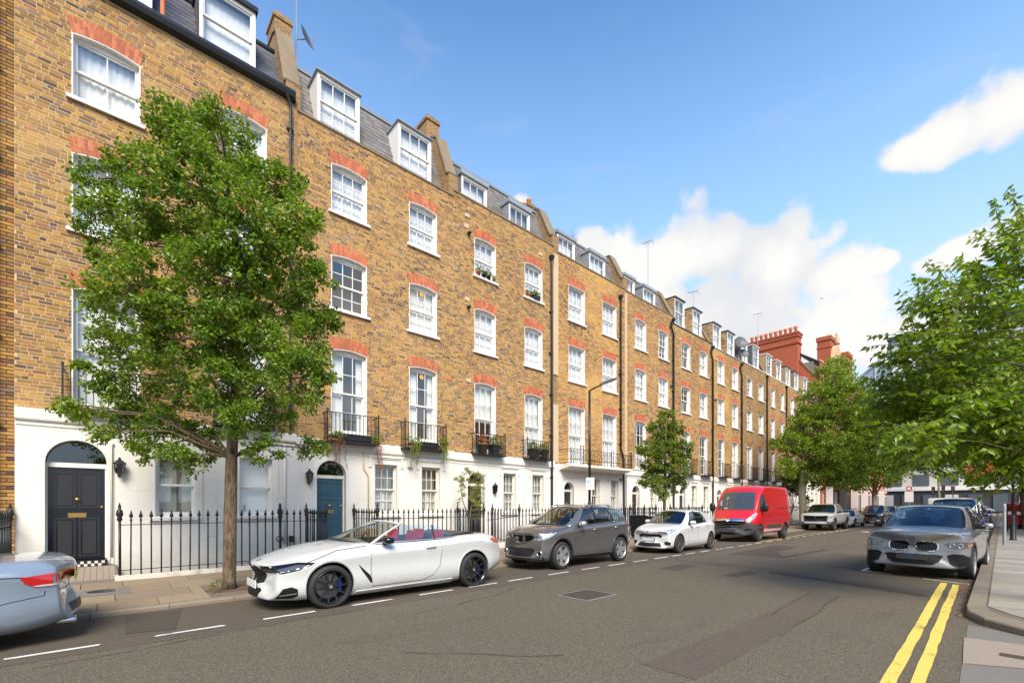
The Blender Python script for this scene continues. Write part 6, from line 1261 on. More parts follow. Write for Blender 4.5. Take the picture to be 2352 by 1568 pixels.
    for sg in (1, -1):
        o = c.decal('grille', [(sg * a, z) for a, z in ((.03, .66), (.04, .44), (.12, .40), (.27, .43), (.33, .52), (.31, .62), (.24, .675), (.1, .69))], 'f', GRILLE, .012, .03)
        for k in range(7): p, nn = c.hit(sg * (.07 + k * .036), .55, 'f'); c.mb(MB().bar((p.x - .02, sg * (.07 + k * .036), .43 + .02 * (k > 5)), (p.x + .03, sg * (.07 + k * .036), .66), .012, .012), 'grille_slat', BLACK, o)
    c.decal('lower_intake', [(-.36, .32), (-.30, .22), (.30, .22), (.36, .32), (.30, .35), (-.30, .35)], 'f', GRILLE, .006, .05)
    c.decal('bumper_intake', [(.21, .23), (.30, .375), (.41, .40), (.49, .36), (.50, .26), (.44, .22)], 's', GRILLE, .005, .04, both=True); c.line('intake_blade', [(.26, .275), (.48, .30)], 's', GREYMETAL, .014, .012)
    p, nn = c.hit(0, .38, 'f'); c.mb(MB().box(p.x - .035, p.x - .02, -.26, .26, .345, .455), 'number_plate', PLATE)
    p, nn = c.hit(.16, 0, 't'); c.roundel('badge', p, nn, .04)
    c.decal('rear_diffuser', [(4.22, .22), (4.5, .26), (4.7, .38), (4.62, .40), (4.45, .31), (4.2, .26)], 's', BLACK, .006, .04, both=True)
convertible()
# ---- grey crossover
GREYP = paint('gunmetal_paint', (0.155, 0.15, 0.145), 0.5, .3)
def crossover():
    c = Car('crossover_car', 'gunmetal grey crossover with chrome front badge and roof rails', 'car', (7.80, 8.52, -.06), 4.38, .905, GREYP, dict(
        w=[(0, .82), (.3, .94), (.8, .99), (2, .98), (3.4, 1.0), (4.0, .97), (4.38, .86)], zb=[(0, .24), (.5, .21), (3.7, .22), (4.38, .42)], zs=[(0, .82), (.35, .88), (1, .93), (2, .98), (3, 1.03), (3.9, 1.06), (4.38, 1.0)],
        ze=[(0, .90), (.3, .97), (.9, 1.03), (1.3, 1.06), (2, 1.06), (3.5, 1.13), (4.15, 1.14), (4.38, 1.05)], zc=[(0, .94), (.3, 1.02), (.9, 1.10), (1.35, 1.13), (2, 1.08), (3.5, 1.1), (4.15, 1.15), (4.38, 1.08)], we=[(0, .72), (.5, .80), (1.2, .88), (3.5, .88), (4.38, .78)],
        axles=(.90, 3.55), arch=.385, r=.347, cabin=(1.4, 4.0, .70, .6), waist=.965, bow=(.40, .26), rake=.06, crease={5: .4, 6: .45}))
    c.arches(BLACK, clad=.055); c.wheels('qash', .25, 5, False, RIMS, .225)
    B = [(1.14, .72, 1.07), (1.55, .80, 1.055), (2.33, .81, 1.075), (2.45, .81, 1.08), (3.22, .80, 1.125), (3.32, .80, 1.13), (3.82, .76, 1.11), (4.16, .69, 1.08)]
    T = [(1.98, .56, 1.50), (2.12, .575, 1.53), (2.42, .59, 1.56), (2.52, .59, 1.563), (3.08, .585, 1.545), (3.18, .58, 1.54), (3.56, .57, 1.505), (3.95, .555, 1.46)]
    c.greenhouse(B, T, 'pgkgkgp', CARGLASS, CARGLASS, (.22, .10), (.16, .06), .05, trim=CHROME)
    for y in (-.36, .36): c.seat(2.1, y, .62, SEATK); c.seat(3.05, y, .66, SEATK)
    c.mb(MB().prism([(1.3, 1.05), (1.6, 1.06), (1.8, .95), (1.8, .8), (1.3, .8)], lambda a, z, t: (a, t, z), -.68, .68), 'dashboard', SEATK)
    c.mirror(1.62, .83, 1.05, RIMS, sz=(.1, .11, .08))
    for x in (2.28, 3.28): c.handle(x, .95 + (x - 2.28) * .04, CHROME)
    c.line('door_gap', [(1.45, 1.03), (1.42, .6), (1.46, .36), (2.42, .36), (2.44, 1.06)], 's'); c.line('door_gap', [(2.44, .36), (3.2, .38), (3.36, .62), (3.42, 1.1)], 's'); c.line('shoulder_line', [(1.5, .93), (2.4, .95), (3.9, 1.04)], 's', GREYP, .02, .006); c.line('bonnet_gap', [(.42, .90), (1.2, 1.045)], 's')
    c.decal('lower_cladding', [(1.32, .215), (3.12, .22), (3.10, .30), (1.34, .32)], 's', BLACK, .006, .08, both=True)
    c.decal('headlamp', [(.42, .88), (.50, .76), (.62, .72), (.72, .76), (.80, .90), (.70, .90)], 'f', LAMP, .006, .04, both=True); c.decal('headlamp', [(.24, .74), (.40, .78), (.70, .93), (.56, .93), (.30, .86)], 's', LAMP, .007, .04, both=True)
    c.decal('upper_grille', [(-.50, .86), (-.42, .76), (-.2, .70), (.2, .70), (.42, .76), (.50, .86)], 'f', GRILLE, .006, .05)
    o = c.decal('chrome_vee', [(-.27, .86), (-.21, .86), (-.12, .70), (.12, .70), (.21, .86), (.27, .86), (.17, .655), (-.17, .655)], 'f', CHROME, .014, .04); p, nn = c.hit(0, .78, 'f'); c.roundel('badge', p + Vector((-.012, 0, 0)), nn, .06, 'ring')
    c.decal('lower_intake', [(-.50, .50), (-.44, .34), (.44, .34), (.50, .50), (.4, .54), (-.4, .54)], 'f', GRILLE, .006, .06); c.decal('front_skirt', [(-.72, .25), (.72, .25), (.74, .34), (.5, .31), (-.5, .31), (-.74, .34)], 'f', BLACK, .008, .06)
    for sg in (1, -1):
        p, nn = c.hit(sg * .66, .42, 'f'); q = nn.to_track_quat('Z', 'Y').to_matrix().to_4x4(); Mx = Matrix.Translation(p) @ q; b = MB().lathe([(.075, 0), (.08, .016), (.06, .018), (.05, 0)], n=18); b.v = [tuple(Mx @ Vector(v)) for v in b.v]; o = c.mb(b, 'fog_lamp', CHROME, smooth=True); b = MB().lathe([(0, .006), (.055, .006)], n=18); b.v = [tuple(Mx @ Vector(v)) for v in b.v]; c.mb(b, 'fog_lens', GLOSSBLACK, o)
        c.mb(MB().tube([(2.05, sg * .60, 1.55), (2.2, sg * .605, 1.60), (3.1, sg * .60, 1.605), (3.45, sg * .585, 1.55)], .016, 6), 'roof_rail', RIMS, smooth=True)
    c.decal('tail_lamp', [(3.92, 1.03), (4.02, 1.10), (4.2, 1.06), (4.30, .93), (4.18, .90)], 's', TAIL, .01, .04, both=True)
    c.root.scale = (.955, .955, 1.02)
crossover()
# ---- white hatchback
WHITEH = paint('white_paint_car', (0.62, 0.62, 0.61), 0.0, .3)
def hatch():
    c = Car('hatchback_car', 'small white hatchback with black grille parked before the red van', 'car', (13.68, 8.36, -.055), 4.04, .865, WHITEH, dict(
        w=[(0, .82), (.3, .95), (.8, .99), (2, .985), (3.2, 1.0), (3.7, .97), (4.04, .86)], zb=[(0, .18), (.5, .16), (3.4, .17), (4.04, .36)], zs=[(0, .66), (.35, .75), (.9, .83), (2, .90), (3, .95), (3.7, .96), (4.04, .90)],
        ze=[(0, .76), (.3, .85), (.85, .93), (1.25, .98), (2, .97), (3.2, 1.03), (3.85, 1.03), (4.04, .95)], zc=[(0, .79), (.3, .90), (.85, 1.0), (1.3, 1.05), (2, 1.0), (3.2, 1.02), (3.85, 1.05), (4.04, .98)], we=[(0, .72), (.5, .80), (1.2, .87), (3.2, .87), (4.04, .76)],
        axles=(.82, 3.27), arch=.352, r=.318, cabin=(1.35, 3.7, .68, .55), waist=.965, bow=(.40, .26), rake=.05, crease={5: .4, 6: .45}))
    c.arches(WHITEH, .03); c.wheels('fiesta', .232, 5, True, RIMG, .2)
    B = [(1.12, .70, .985), (1.5, .775, .965), (2.12, .78, .985), (2.22, .78, .99), (3.0, .765, 1.04), (3.12, .755, 1.01), (3.80, .67, .97)]; T = [(1.84, .53, 1.40), (1.98, .55, 1.43), (2.22, .56, 1.455), (2.32, .56, 1.457), (2.85, .555, 1.43), (3.04, .55, 1.415), (3.56, .525, 1.335)]
    c.greenhouse(B, T, 'pgkgpp', CARGLASS, CARGLASS, (.2, .09), (.14, .06), .045)
    for y in (-.34, .34): c.seat(2.0, y, .52, SEATK); c.seat(2.85, y, .56, SEATK)
    c.mb(MB().prism([(1.25, .96), (1.55, .98), (1.7, .85), (1.25, .75)], lambda a, z, t: (a, t, z), -.64, .64), 'dashboard', SEATK)
    c.mirror(1.58, .80, .97, WHITEH); c.handle(2.12, .88, WHITEH); c.handle(2.9, .92, WHITEH)
    c.line('door_gap', [(1.42, .94), (1.40, .5), (1.44, .28), (2.2, .28), (2.22, .96)], 's'); c.line('door_gap', [(2.2, .28), (2.82, .30), (2.98, .55), (3.08, 1.0)], 's'); c.line('bonnet_gap', [(.45, .84), (1.2, .965)], 's')
    c.decal('headlamp', [(.36, .78), (.44, .68), (.60, .66), (.74, .72), (.80, .83), (.66, .82)], 'f', LAMP, .006, .04, both=True); c.decal('headlamp', [(.30, .68), (.45, .72), (.68, .84), (.5, .82)], 's', LAMP, .006, .04, both=True)
    c.decal('upper_grille', [(-.42, .53), (-.46, .60), (-.36, .66), (.36, .66), (.46, .60), (.42, .53), (.30, .58), (-.30, .58)], 'f', GRILLE, .008, .05); p, nn = c.hit(0, .60, 'f'); c.mb(MB().box(p.x - .03, p.x - .015, -.26, .26, .42, .53), 'number_plate', PLATE); c.mb(MB().box(p.x - .032, p.x - .028, -.26, -.22, .42, .53), 'plate_band', BLUE)
    c.decal('lower_intake', [(-.48, .24), (.48, .24), (.40, .36), (-.40, .36)], 'f', GRILLE, .008, .05); c.decal('fog_surround', [(.54, .40), (.58, .30), (.72, .29), (.74, .38), (.66, .43)], 'f', GRILLE, .007, .04, both=True)
    p, nn = c.hit(0, .74, 'f'); c.roundel('badge', p, nn, .045, 'oval'); c.decal('tail_lamp', [(3.76, .88), (3.86, .98), (3.98, .90), (3.96, .78)], 's', TAIL, .01, .04, both=True)
    c.root.scale = (.94, .94, .975)
hatch()
# ---- red van
REDP = paint('red_paint', (0.55, 0.012, 0.014), 0.0, .3)
def van(name, label, loc, body, sc_=1.0, detail=True):
    c = Car(name, label, 'van', loc, 5.0, 1.03, body, dict(
        w=[(0, .80), (.3, .93), (.8, .99), (2, 1.0), (4.6, 1.0), (5.0, .96)], zb=[(0, .30), (.6, .30), (4.4, .32), (5.0, .38)], zs=[(0, .86), (.4, .98), (.9, 1.12), (1.6, 1.25), (5.0, 1.25)],
        ze=[(0, .90), (.3, 1.10), (.7, 1.32), (1.0, 1.72), (1.35, 2.18), (1.7, 2.36), (2.6, 2.40), (4.8, 2.40), (5.0, 2.36)], zc=[(0, .94), (.3, 1.16), (.7, 1.42), (1.0, 1.84), (1.32, 2.30), (1.6, 2.45), (2.6, 2.50), (4.8, 2.50), (5.0, 2.44)], we=[(0, .70), (.5, .84), (.9, .87), (1.4, .82), (2, .84), (4.8, .85), (5.0, .82)],
        axles=(.86, 4.06), arch=.39, r=.345, waist=.995, bow=(.36, .08), rake=.02, rrake=.03, crease={5: .3, 6: .5}))
    c.arches(BLACK, clad=.05); c.wheels('van', .205, 6, False, RIMG, .23)
    c.decal('windscreen', [(-.80, 1.37), (.80, 1.37), (.70, 2.1), (.6, 2.16), (-.6, 2.16), (-.70, 2.1)], 'f', VANGLASS, .008, .08); c.decal('side_window', [(.93, 1.32), (1.55, 1.30), (1.68, 1.45), (1.68, 2.05), (1.45, 2.08), (1.2, 1.9)], 's', VANGLASS, .008, .08, both=True)
    if not detail: return c
    c.decal('bumper', [(-1.0, .31), (1.0, .31), (1.02, .70), (.84, .86), (.70, .80), (.56, .60), (-.56, .60), (-.70, .80), (-.84, .86), (-1.02, .70)], 'f', BUMPER, .012, .06); c.decal('bumper', [(.16, .32), (.44, .32), (.44, .66), (.20, .84)], 's', BUMPER, .012, .06, both=True)
    o = c.decal('grille', [(-.58, .92), (-.52, .60), (.52, .60), (.58, .92)], 'f', GRILLE, .012, .06); c.decal('grille_bar', [(-.62, .99), (-.6, .90), (.6, .90), (.62, .99)], 'f', CHROME, .022, .05)
    for k in range(3): c.line('grille_slat', [(-.54, .66 + k * .08), (.54, .66 + k * .08)], 'f', GREYMETAL, .016, .02, both=False)
    p, nn = c.hit(0, .93, 'f'); c.roundel('badge', p + Vector((-.02, 0, 0)), nn, .085, 'griffin'); c.mb(MB().box(p.x - .06, p.x - .03, -.30, .30, .42, .54), 'number_plate', BUMPER)
    c.decal('lower_intake', [(-.5, .34), (.5, .34), (.46, .40), (-.46, .40)], 'f', GRILLE, .016, .06); c.decal('fog_recess', [(.62, .48), (.88, .52), (.86, .60), (.64, .56)], 'f', GRILLE, .018, .05, both=True)
    c.decal('headlamp', [(.64, .82), (.76, .80), (.90, 1.0), (.95, 1.22), (.88, 1.24), (.74, 1.04)], 'f', LAMP, .01, .05, both=True)
    c.mirror(1.05, 1.03, 1.42, BLACK, sz=(.09, .13, .2)); c.handle(1.82, 1.12, BLACK); c.handle(2.1, 1.12, BLACK)
    c.line('door_gap', [(1.74, .42), (1.74, 2.2)], 's'); c.line('door_gap', [(3.0, .42), (3.0, 2.2)], 's'); c.line('sliding_rail', [(3.02, 1.42), (4.6, 1.42)], 's', BLACK, .035, .006); c.line('roof_seam', [(1.7, 2.26), (4.8, 2.28)], 's', body, .03, .01)
    c.decal('side_moulding', [(1.78, .56), (3.55, .56), (3.55, .72), (1.78, .72)], 's', BUMPER, .014, .1, both=True); c.decal('side_moulding', [(4.52, .5), (4.95, .5), (4.95, .74), (4.52, .74)], 's', BUMPER, .014, .1, both=True)
    c.decal('side_graphic', [(1.4, .42), (3.5, .42), (3.5, .50), (1.6, .54), (1.4, .56)], 's', GRAPHIC, .006, .05, both=True)
    c.decal('tail_lamp', [(4.82, .5), (4.97, .5), (4.97, .34), (4.82, .34)], 's', TAIL, .012, .06, both=True)
    c.mb(MB().box(.66, .72, .32, .44, 1.42, 1.46), 'windscreen_sticker', WHITE)
    return c
VANGLASS = mat('van_glass', (0.055, 0.065, 0.068), .03, var=.4, scale=1.5, coat=1.0); BUMPER = mat('charcoal_bumper', (0.055, 0.054, 0.054), .6, var=.15, scale=8)
def graphic():
    m, t, b = mk('white_lettering_band'); g = t.n('ShaderNodeTexCoord').outputs['Object']; wv = t.n('ShaderNodeTexNoise', {'Scale': 60.0, 'Vector': t.vec('MULTIPLY', g, (1, .1, .25))}).outputs['Fac']
    t.set(b.inputs['Base Color'], t.mix(t.step(wv, .45, .5), (0.5, 0.02, 0.02), (0.75, 0.72, 0.72))); b.inputs['Roughness'].default_value = .4; return m
GRAPHIC = graphic()
rv = van('delivery_van', 'bright red high-roof delivery van with black bumper', (20.45, 8.5, -.055), REDP); rv.root.scale = (1.0, 1.0, 1.02)
# ---- generic saloon / hatch / SUV used for the cars further off
def plain(name, label, loc, L, W, H, body, belt=.62, hood=1.15, ax=(.82, .78), r=.33, a0=1.2, a1=1.95, c1=3.55, c0=4.05, flags='pgkgp', grille=None, lamp=True, scale=1.0, cat='car', glass=None, rim=RIMS, zb=.2, trunk=None, roofm=None):
    zt = H * belt; hz = zt - .04; xe = L - .35
    c = Car(name, label, cat, loc, L, W, body, dict(w=[(0, .83), (.3, .95), (.8, .99), (L * .5, .985), (L - .9, 1.0), (L - .35, .96), (L, .86)], zb=[(0, zb), (.5, zb - .02), (L - .7, zb), (L, zb + .18)], zs=[(0, hz * .76), (.35, hz * .85), (1, hz * .92), (L * .6, zt - .08), (L - .4, zt - .06), (L, zt - .14)],
        ze=[(0, hz * .80), (.3, hz * .91), (.9, hz * .97), (1.4, zt - .02), (L * .7, zt), (L - .2, zt + (trunk or 0)), (L, zt - .1 + (trunk or 0))], zc=[(0, hz * .83), (.3, hz * .96), (.9, hz * 1.03), (1.4, zt + .06), (L * .6, zt), (L - .2, zt + .02 + (trunk or 0)), (L, zt - .07 + (trunk or 0))], we=[(0, .72), (.5, .8), (1.3, .88), (L - .6, .87), (L, .77)],
        axles=(ax[0], L - ax[1]), arch=r + .04, r=r, cabin=(a0 + .25, c0 - .1, W * .76, zt - .42), waist=.97, bow=(.38, .26), rake=.06, crease={5: .4, 6: .45}))
    n = len(flags); wB, wT = W * .9, W * .65; B, T = [], []
    for k in range(n + 1):
        f = k / n; B.append((a0 + (c0 - a0) * f, wB * (1 - .12 * abs(2 * f - 1) ** 3), zt - .02 - .03 * f)); T.append((a1 + (c1 - a1) * f, wT, H - .05 - .05 * (2 * f - .8) ** 2))
    c.greenhouse(B, T, flags, glass or CARGLASS, glass or CARGLASS, (.2, .09), (.14, .05), .045, roofm=roofm); c.arches(body, .03); c.wheels('p%.2f' % r + rim.name, r * .72, 5, r > .3, rim, .21)
    for y in (-.36, .36): c.seat(a1 + .15, y, zt - .42, SEATK)
    c.mb(MB().prism([(a0 + .1, zt), (a0 + .5, zt), (a0 + .6, zt - .2), (a0 + .1, zt - .2)], lambda a, z, t: (a, t, z), -W * .74, W * .74), 'dashboard', SEATK)
    c.mirror(a0 + .42, W * .92, zt - .02, body); c.handle((a0 + c0) / 2, zt - .14, body)
    c.line('door_gap', [(a0 + .25, zt - .05), (a0 + .25, zb + .12), ((a0 + c0) / 2 + .1, zb + .12), ((a0 + c0) / 2 + .1, zt - .03)], 's')
    if lamp: c.decal('headlamp', [(W * .48, hz * .74), (W * .62, hz * .68), (W * .86, hz * .72), (W * .9, hz * .84), (W * .7, hz * .84)], 'f', LAMP, .007, .05, both=True)
    g = grille or [(-W * .42, hz * .68), (W * .42, hz * .68), (W * .46, hz * .80), (-W * .46, hz * .80)]; c.decal('grille', g, 'f', GRILLE, .008, .05); c.decal('lower_intake', [(-W * .6, hz * .32), (W * .6, hz * .32), (W * .52, hz * .45), (-W * .52, hz * .45)], 'f', GRILLE, .008, .06)
    c.decal('tail_lamp', [(L - .36, zt - .16), (L - .2, zt - .06), (L - .04, zt - .12), (L - .06, zt - .28)], 's', TAIL, .01, .05, both=True)
    c.root.scale = (scale,) * 3; return c
SILVERP = paint('silver_paint', (0.36, 0.37, 0.37), 0.3, .35); PICKP = paint('pale_grey_paint', (0.52, 0.52, 0.50), 0.1, .3); BLACKP = paint('black_paint', (0.012, 0.012, 0.013), 0.0, .2); BLUEP = paint('dark_blue_paint', (0.045, 0.05, 0.14), 0.2, .25); ICE = paint('ice_blue_paint', (0.25, 0.31, 0.38), 0.3, .35)
X3P = paint('light_silver_paint', (0.28, 0.29, 0.30), 0.35, .33)
# ---- silver SUV facing the camera
def suv():
    H, L, W = 1.67, 4.7, .945; c = Car('suv_car', 'silver SUV with twin kidney grilles facing the camera at the near kerb', 'car', (12.98, 1.52, 0), L, W, X3P, dict(
        w=[(0, .86), (.25, .955), (.7, .99), (2, .985), (3.8, 1.0), (4.3, .97), (4.7, .86)], zb=[(0, .26), (.5, .22), (4, .24), (4.7, .42)], zs=[(0, .93), (.3, .96), (.9, .99), (2, 1.02), (3.5, 1.05), (4.7, .98)],
        ze=[(0, 1.01), (.25, 1.04), (.8, 1.07), (1.3, 1.09), (3, 1.09), (4.4, 1.13), (4.7, 1.03)], zc=[(0, 1.055), (.25, 1.09), (.8, 1.14), (1.35, 1.17), (2, 1.10), (4.4, 1.14), (4.7, 1.06)], we=[(0, .80), (.5, .84), (1.2, .88), (4, .88), (4.7, .78)], axles=(.88, 3.73), arch=.40, r=.365, cabin=(1.5, 4.2, .72, .62), waist=.972, bow=(.30, .26), rake=.03, crease={5: .4, 6: .45, 8: .25}))
    c.arches(BLACK, clad=.045); c.wheels('x3', .262, 5, True, RIMS, .25)
    B = [(1.22, .74, 1.10), (1.62, .82, 1.08), (2.45, .83, 1.09), (2.55, .83, 1.095), (3.3, .82, 1.12), (3.4, .82, 1.12), (3.95, .79, 1.15), (4.4, .74, 1.16)]; T = [(2.06, .60, 1.57), (2.2, .62, 1.60), (2.5, .63, 1.62), (2.6, .63, 1.622), (3.15, .625, 1.615), (3.25, .62, 1.61), (3.65, .61, 1.58), (4.0, .59, 1.55)]
    c.greenhouse(B, T, 'pgkgkgp', CARGLASS, CARGLASS, (.24, .12), (.14, .05), .05)
    for y in (-.38, .38): c.seat(2.25, y, .66, SEATK); c.seat(3.15, y, .70, SEATK)
    c.mb(MB().prism([(1.4, 1.09), (1.7, 1.1), (1.85, .95), (1.4, .8)], lambda a, z, t: (a, t, z), -.7, .7), 'dashboard', SEATK); c.mb(MB().box(2.0, 2.05, -.12, .12, 1.45, 1.52), 'inner_mirror', BLACK)
    c.mirror(1.72, .82, 1.08, BLACK, sz=(.075, .10, .068)); c.handle(2.4, .98, X3P); c.handle(3.3, 1.0, X3P)
    for sg in (1, -1):
        ring = [(sg * a, z) for a, z in ((.035, .82), (.045, .67), (.11, .61), (.33, .61), (.43, .67), (.43, .78), (.35, .85), (.11, .86))]; o = c.decal('grille_surround', ring, 'f', CHROME, .018, .025); inn = [(sg * (.235 + (abs(a) - .235) * .88), .735 + (z - .735) * .84) for a, z in ring]; c.decal('grille_mesh', inn, 'f', GRILLE, .026, .025, parent=o)
        for k in range(7): a = sg * (.095 + k * .048); p, nn = c.hit(a, .72, 'f'); c.mb(MB().bar((p.x - .04, a, .635), (p.x - .01, a, .81), .016, .02), 'grille_slat', BLACK, o)
        c.decal('headlamp', [(sg * a, z) for a, z in ((.52, .80), (.60, .71), (.80, .70), (.90, .74), (.92, .82), (.80, .85), (.60, .825))], 'f', LAMPDARK, .014, .025)
        for a in (.645, .765):
            p, nn = c.hit(sg * a, .765, 'f'); q = nn.to_track_quat('Z', 'Y').to_matrix().to_4x4(); Mx = Matrix.Translation(p + nn * .008) @ q; b = MB().lathe([(.05, 0), (.05, .008), (.038, .008), (.036, 0), (0, .004)], n=18); b.v = [tuple(Mx @ Vector(v)) for v in b.v]; c.mb(b, 'lamp_ring', LAMP, smooth=True)
        c.decal('side_marker', [(sg * a, z) for a, z in ((.85, .80), (.86, .73), (.905, .755), (.91, .81))], 'f', AMBER, .02, .025)
        c.decal('bumper_intake', [(sg * a, z) for a, z in ((.56, .54), (.62, .36), (.70, .32), (.86, .34), (.88, .52), (.80, .58), (.64, .58))], 'f', GRILLE, .016, .025); c.line('fog_strip', [(sg * .66, .55), (sg * .82, .55)], 'f', CHROME, .022, .012, both=False)
    c.decal('lower_grille', [(-.50, .53), (-.44, .40), (-.34, .33), (.34, .33), (.44, .40), (.50, .53), (.40, .545), (-.40, .545)], 'f', GRILLE, .014, .035); p, nn = c.hit(0, .48, 'f'); c.mb(MB().box(p.x - .045, p.x - .03, -.27, .27, .43, .54), 'number_plate', BUMPER)
    p, nn = c.hit(0, .895, 'f'); c.roundel('badge', p, nn, .042)
    c.line('bonnet_crease', [(.35, .28), (.9, .36), (1.4, .44)], 't', X3P, .02, .004, both=False); c.line('bonnet_crease', [(.35, -.28), (.9, -.36), (1.4, -.44)], 't', X3P, .02, .004, both=False); c.line('bonnet_gap', [(.30, .72), (.8, .79), (1.3, .80)], 't', both=False); c.line('bonnet_gap', [(.30, -.72), (.8, -.79), (1.3, -.80)], 't', both=False)
    c.line('door_gap', [(1.55, 1.05), (1.52, .5), (1.58, .34), (2.5, .34), (2.52, 1.08)], 's'); c.root.scale = (.95, .96, .955); c.root.rotation_euler = (0, 0, rad(-2.5))
suv()
# ---- pale blue coupe, only its tail in the picture
def coupe():
    L, W = 4.58, .89; c = Car('coupe_car', 'pale metallic blue coupe cut off by the left edge, red tail lamp showing', 'car', (-4.76, 8.28, -.055), L, W, ICE, dict(
        w=[(0, .82), (.4, .96), (1, .99), (2.5, .985), (3.6, 1.0), (4.1, .975), (4.58, .87)], zb=[(0, .2), (.6, .18), (3.6, .17), (4.2, .19), (4.58, .28)], zs=[(0, .62), (.5, .74), (1.2, .82), (2.5, .86), (3.6, .88), (4.2, .86), (4.58, .78)],
        ze=[(0, .66), (.5, .82), (1.2, .92), (2.5, .95), (3.5, .985), (4.1, .99), (4.45, .97), (4.58, .90)], zc=[(0, .7), (.5, .88), (1.2, .98), (2.5, .98), (3.5, 1.02), (4.1, 1.03), (4.45, 1.01), (4.58, .93)], we=[(0, .72), (1, .84), (2.5, .86), (3.6, .82), (4.58, .80)], axles=(.78, 3.54), arch=.365, r=.325, cabin=(1.5, 3.2, .68, .5), waist=.97, bow=(.36, .24), rrake=.07, crease={5: .5, 6: .5}))
    c.arches(ICE, .03); c.wheels('e92', .245, 5, True, RIMS, .22)
    c.greenhouse([(1.3, .70, .95), (1.8, .77, .95), (2.7, .77, .97), (3.2, .73, 1.0), (3.6, .68, 1.01)], [(2.0, .54, 1.32), (2.2, .56, 1.35), (2.55, .56, 1.36), (2.8, .55, 1.34), (3.0, .54, 1.30)], 'pggp', CARGLASS_DARK, None, (.2, .08), (.16, .06), .04)
    tl = [(4.08, .825), (4.12, .755), (4.2, .705), (4.42, .705), (4.53, .73), (4.55, .845), (4.4, .85)]; c.decal('tail_lamp', tl, 's', TAIL, .008, .04, both=True); c.decal('tail_lamp', [(.52, .72), (.53, .82), (.70, .82), (.74, .80), (.74, .72), (.68, .70)], 'r', TAIL, .008, .04, both=True); c.decal('reversing_lamp', [(4.18, .722), (4.22, .708), (4.44, .709), (4.46, .732), (4.25, .728)], 's', TAILW, .013, .03, both=True)
    c.line('boot_gap', [(4.17, .82), (3.4, .87)], 's', w=.012); c.line('bumper_gap', [(4.28, .655), (4.27, .60), (4.0, .56), (3.92, .54)], 's'); c.line('bumper_gap', [(-.8, .66), (-.4, .62), (.4, .62), (.8, .66)], 'r', both=False)
    p, nn = c.hit(0, .78, 'r'); c.mb(MB().box(p.x + .004, p.x + .016, -.26, .26, .70, .81), 'number_plate', PLATEY); c.decal('diffuser', [(-.5, .34), (.5, .34), (.46, .44), (-.46, .44)], 'r', BLACK, .006, .05)
    for y in (-.52, -.44): c.mb(MB().lathe([(.035, 0), (.04, .16), (.034, .17), (.03, .1), (.03, 0)], (4.36, y, .24), 'x', 14), 'exhaust_pipe', CHROME, smooth=True)
coupe()
# ---- pickup and the cars beyond it
def pickup():
    L, W = 5.3, .96; c = Car('pickup_truck', 'pale grey double-cab pickup beneath the plane tree', 'pickup', (33.1, 8.45, -.05), L, W, PICKP, dict(
        w=[(0, .9), (.25, .97), (.8, 1.0), (4.9, 1.0), (5.3, .95)], zb=[(0, .42), (.6, .38), (4.6, .42), (5.3, .5)], zs=[(0, 1.0), (.3, 1.07), (1, 1.1), (5.3, 1.1)], ze=[(0, 1.04), (.3, 1.14), (1, 1.17), (1.5, 1.2), (5.2, 1.2), (5.3, 1.17)], zc=[(0, 1.06), (.3, 1.2), (1, 1.25), (1.5, 1.27), (2, 1.2), (5.2, 1.2), (5.3, 1.17)], we=[(0, .86), (.5, .9), (1.3, .92), (5.3, .92)],
        axles=(.95, 4.2), arch=.44, r=.395, cabin=(1.6, 3.55, .76, .75), bed=(3.75, 5.2, .78, .75), waist=.99, bow=(.22, .06), rake=.02, rrake=.01, crease={5: .6, 6: .6})); c.arches(BLACK, clad=.05); c.wheels('ranger', .25, 6, True, RIMG, .25)
    c.greenhouse([(1.35, .82, 1.2), (1.75, .86, 1.19), (2.5, .86, 1.2), (2.6, .86, 1.2), (3.35, .85, 1.21), (3.62, .82, 1.21)], [(2.0, .66, 1.74), (2.15, .67, 1.77), (2.5, .68, 1.79), (2.6, .68, 1.79), (3.2, .67, 1.78), (3.42, .66, 1.76)], 'pgkgp', CARGLASS, CARGLASS_DARK, (.16, .08), (.02, .02), .03)
    for y in (-.4, .4): c.seat(2.2, y, .85, SEATK)
    c.mirror(1.75, .88, 1.17, BLACK); c.decal('grille', [(-.66, .64), (.66, .64), (.70, 1.0), (-.70, 1.0)], 'f', GRILLE, .014, .05); c.decal('headlamp', [(.66, .84), (.90, .84), (.92, 1.0), (.68, 1.02)], 'f', LAMP, .012, .05, both=True); p, nn = c.hit(0, .93, 'f'); c.roundel('badge', p + Vector((-.012, 0, 0)), nn, .11, 'oval')
    c.decal('bumper', [(-.92, .44), (.92, .44), (.92, .62), (-.92, .62)], 'f', BUMPER, .016, .08); c.decal('skid_plate', [(-.66, .50), (.66, .50), (.62, .58), (-.62, .58)], 'f', PICKP, .026, .08); c.line('door_gap', [(1.65, 1.15), (1.65, .5), (2.55, .5), (2.55, 1.17)], 's'); c.handle(2.35, 1.05, PICKP)
    c.root.scale = (.92,) * 3
pickup()
plain('sports_car', 'low white sports car just behind the pickup', (39.3, 8.55, -.05), 4.45, .90, 1.30, WHITEH, belt=.64, a0=1.25, a1=1.95, c1=2.75, c0=3.8, flags='pggp', scale=.95, rim=RIMG)
plain('hatchback_car', 'black hatchback reflecting the sky, parked under the far tree', (48.5, 8.35, -.05), 4.2, .9, 1.58, BLACKP, scale=1.0, r=.33, c0=3.95, c1=3.4)
plain('hatchback_car', 'dark car at the end of the left row, before the mansion block', (54.5, 8.4, -.05), 4.2, .88, 1.5, GREYP)
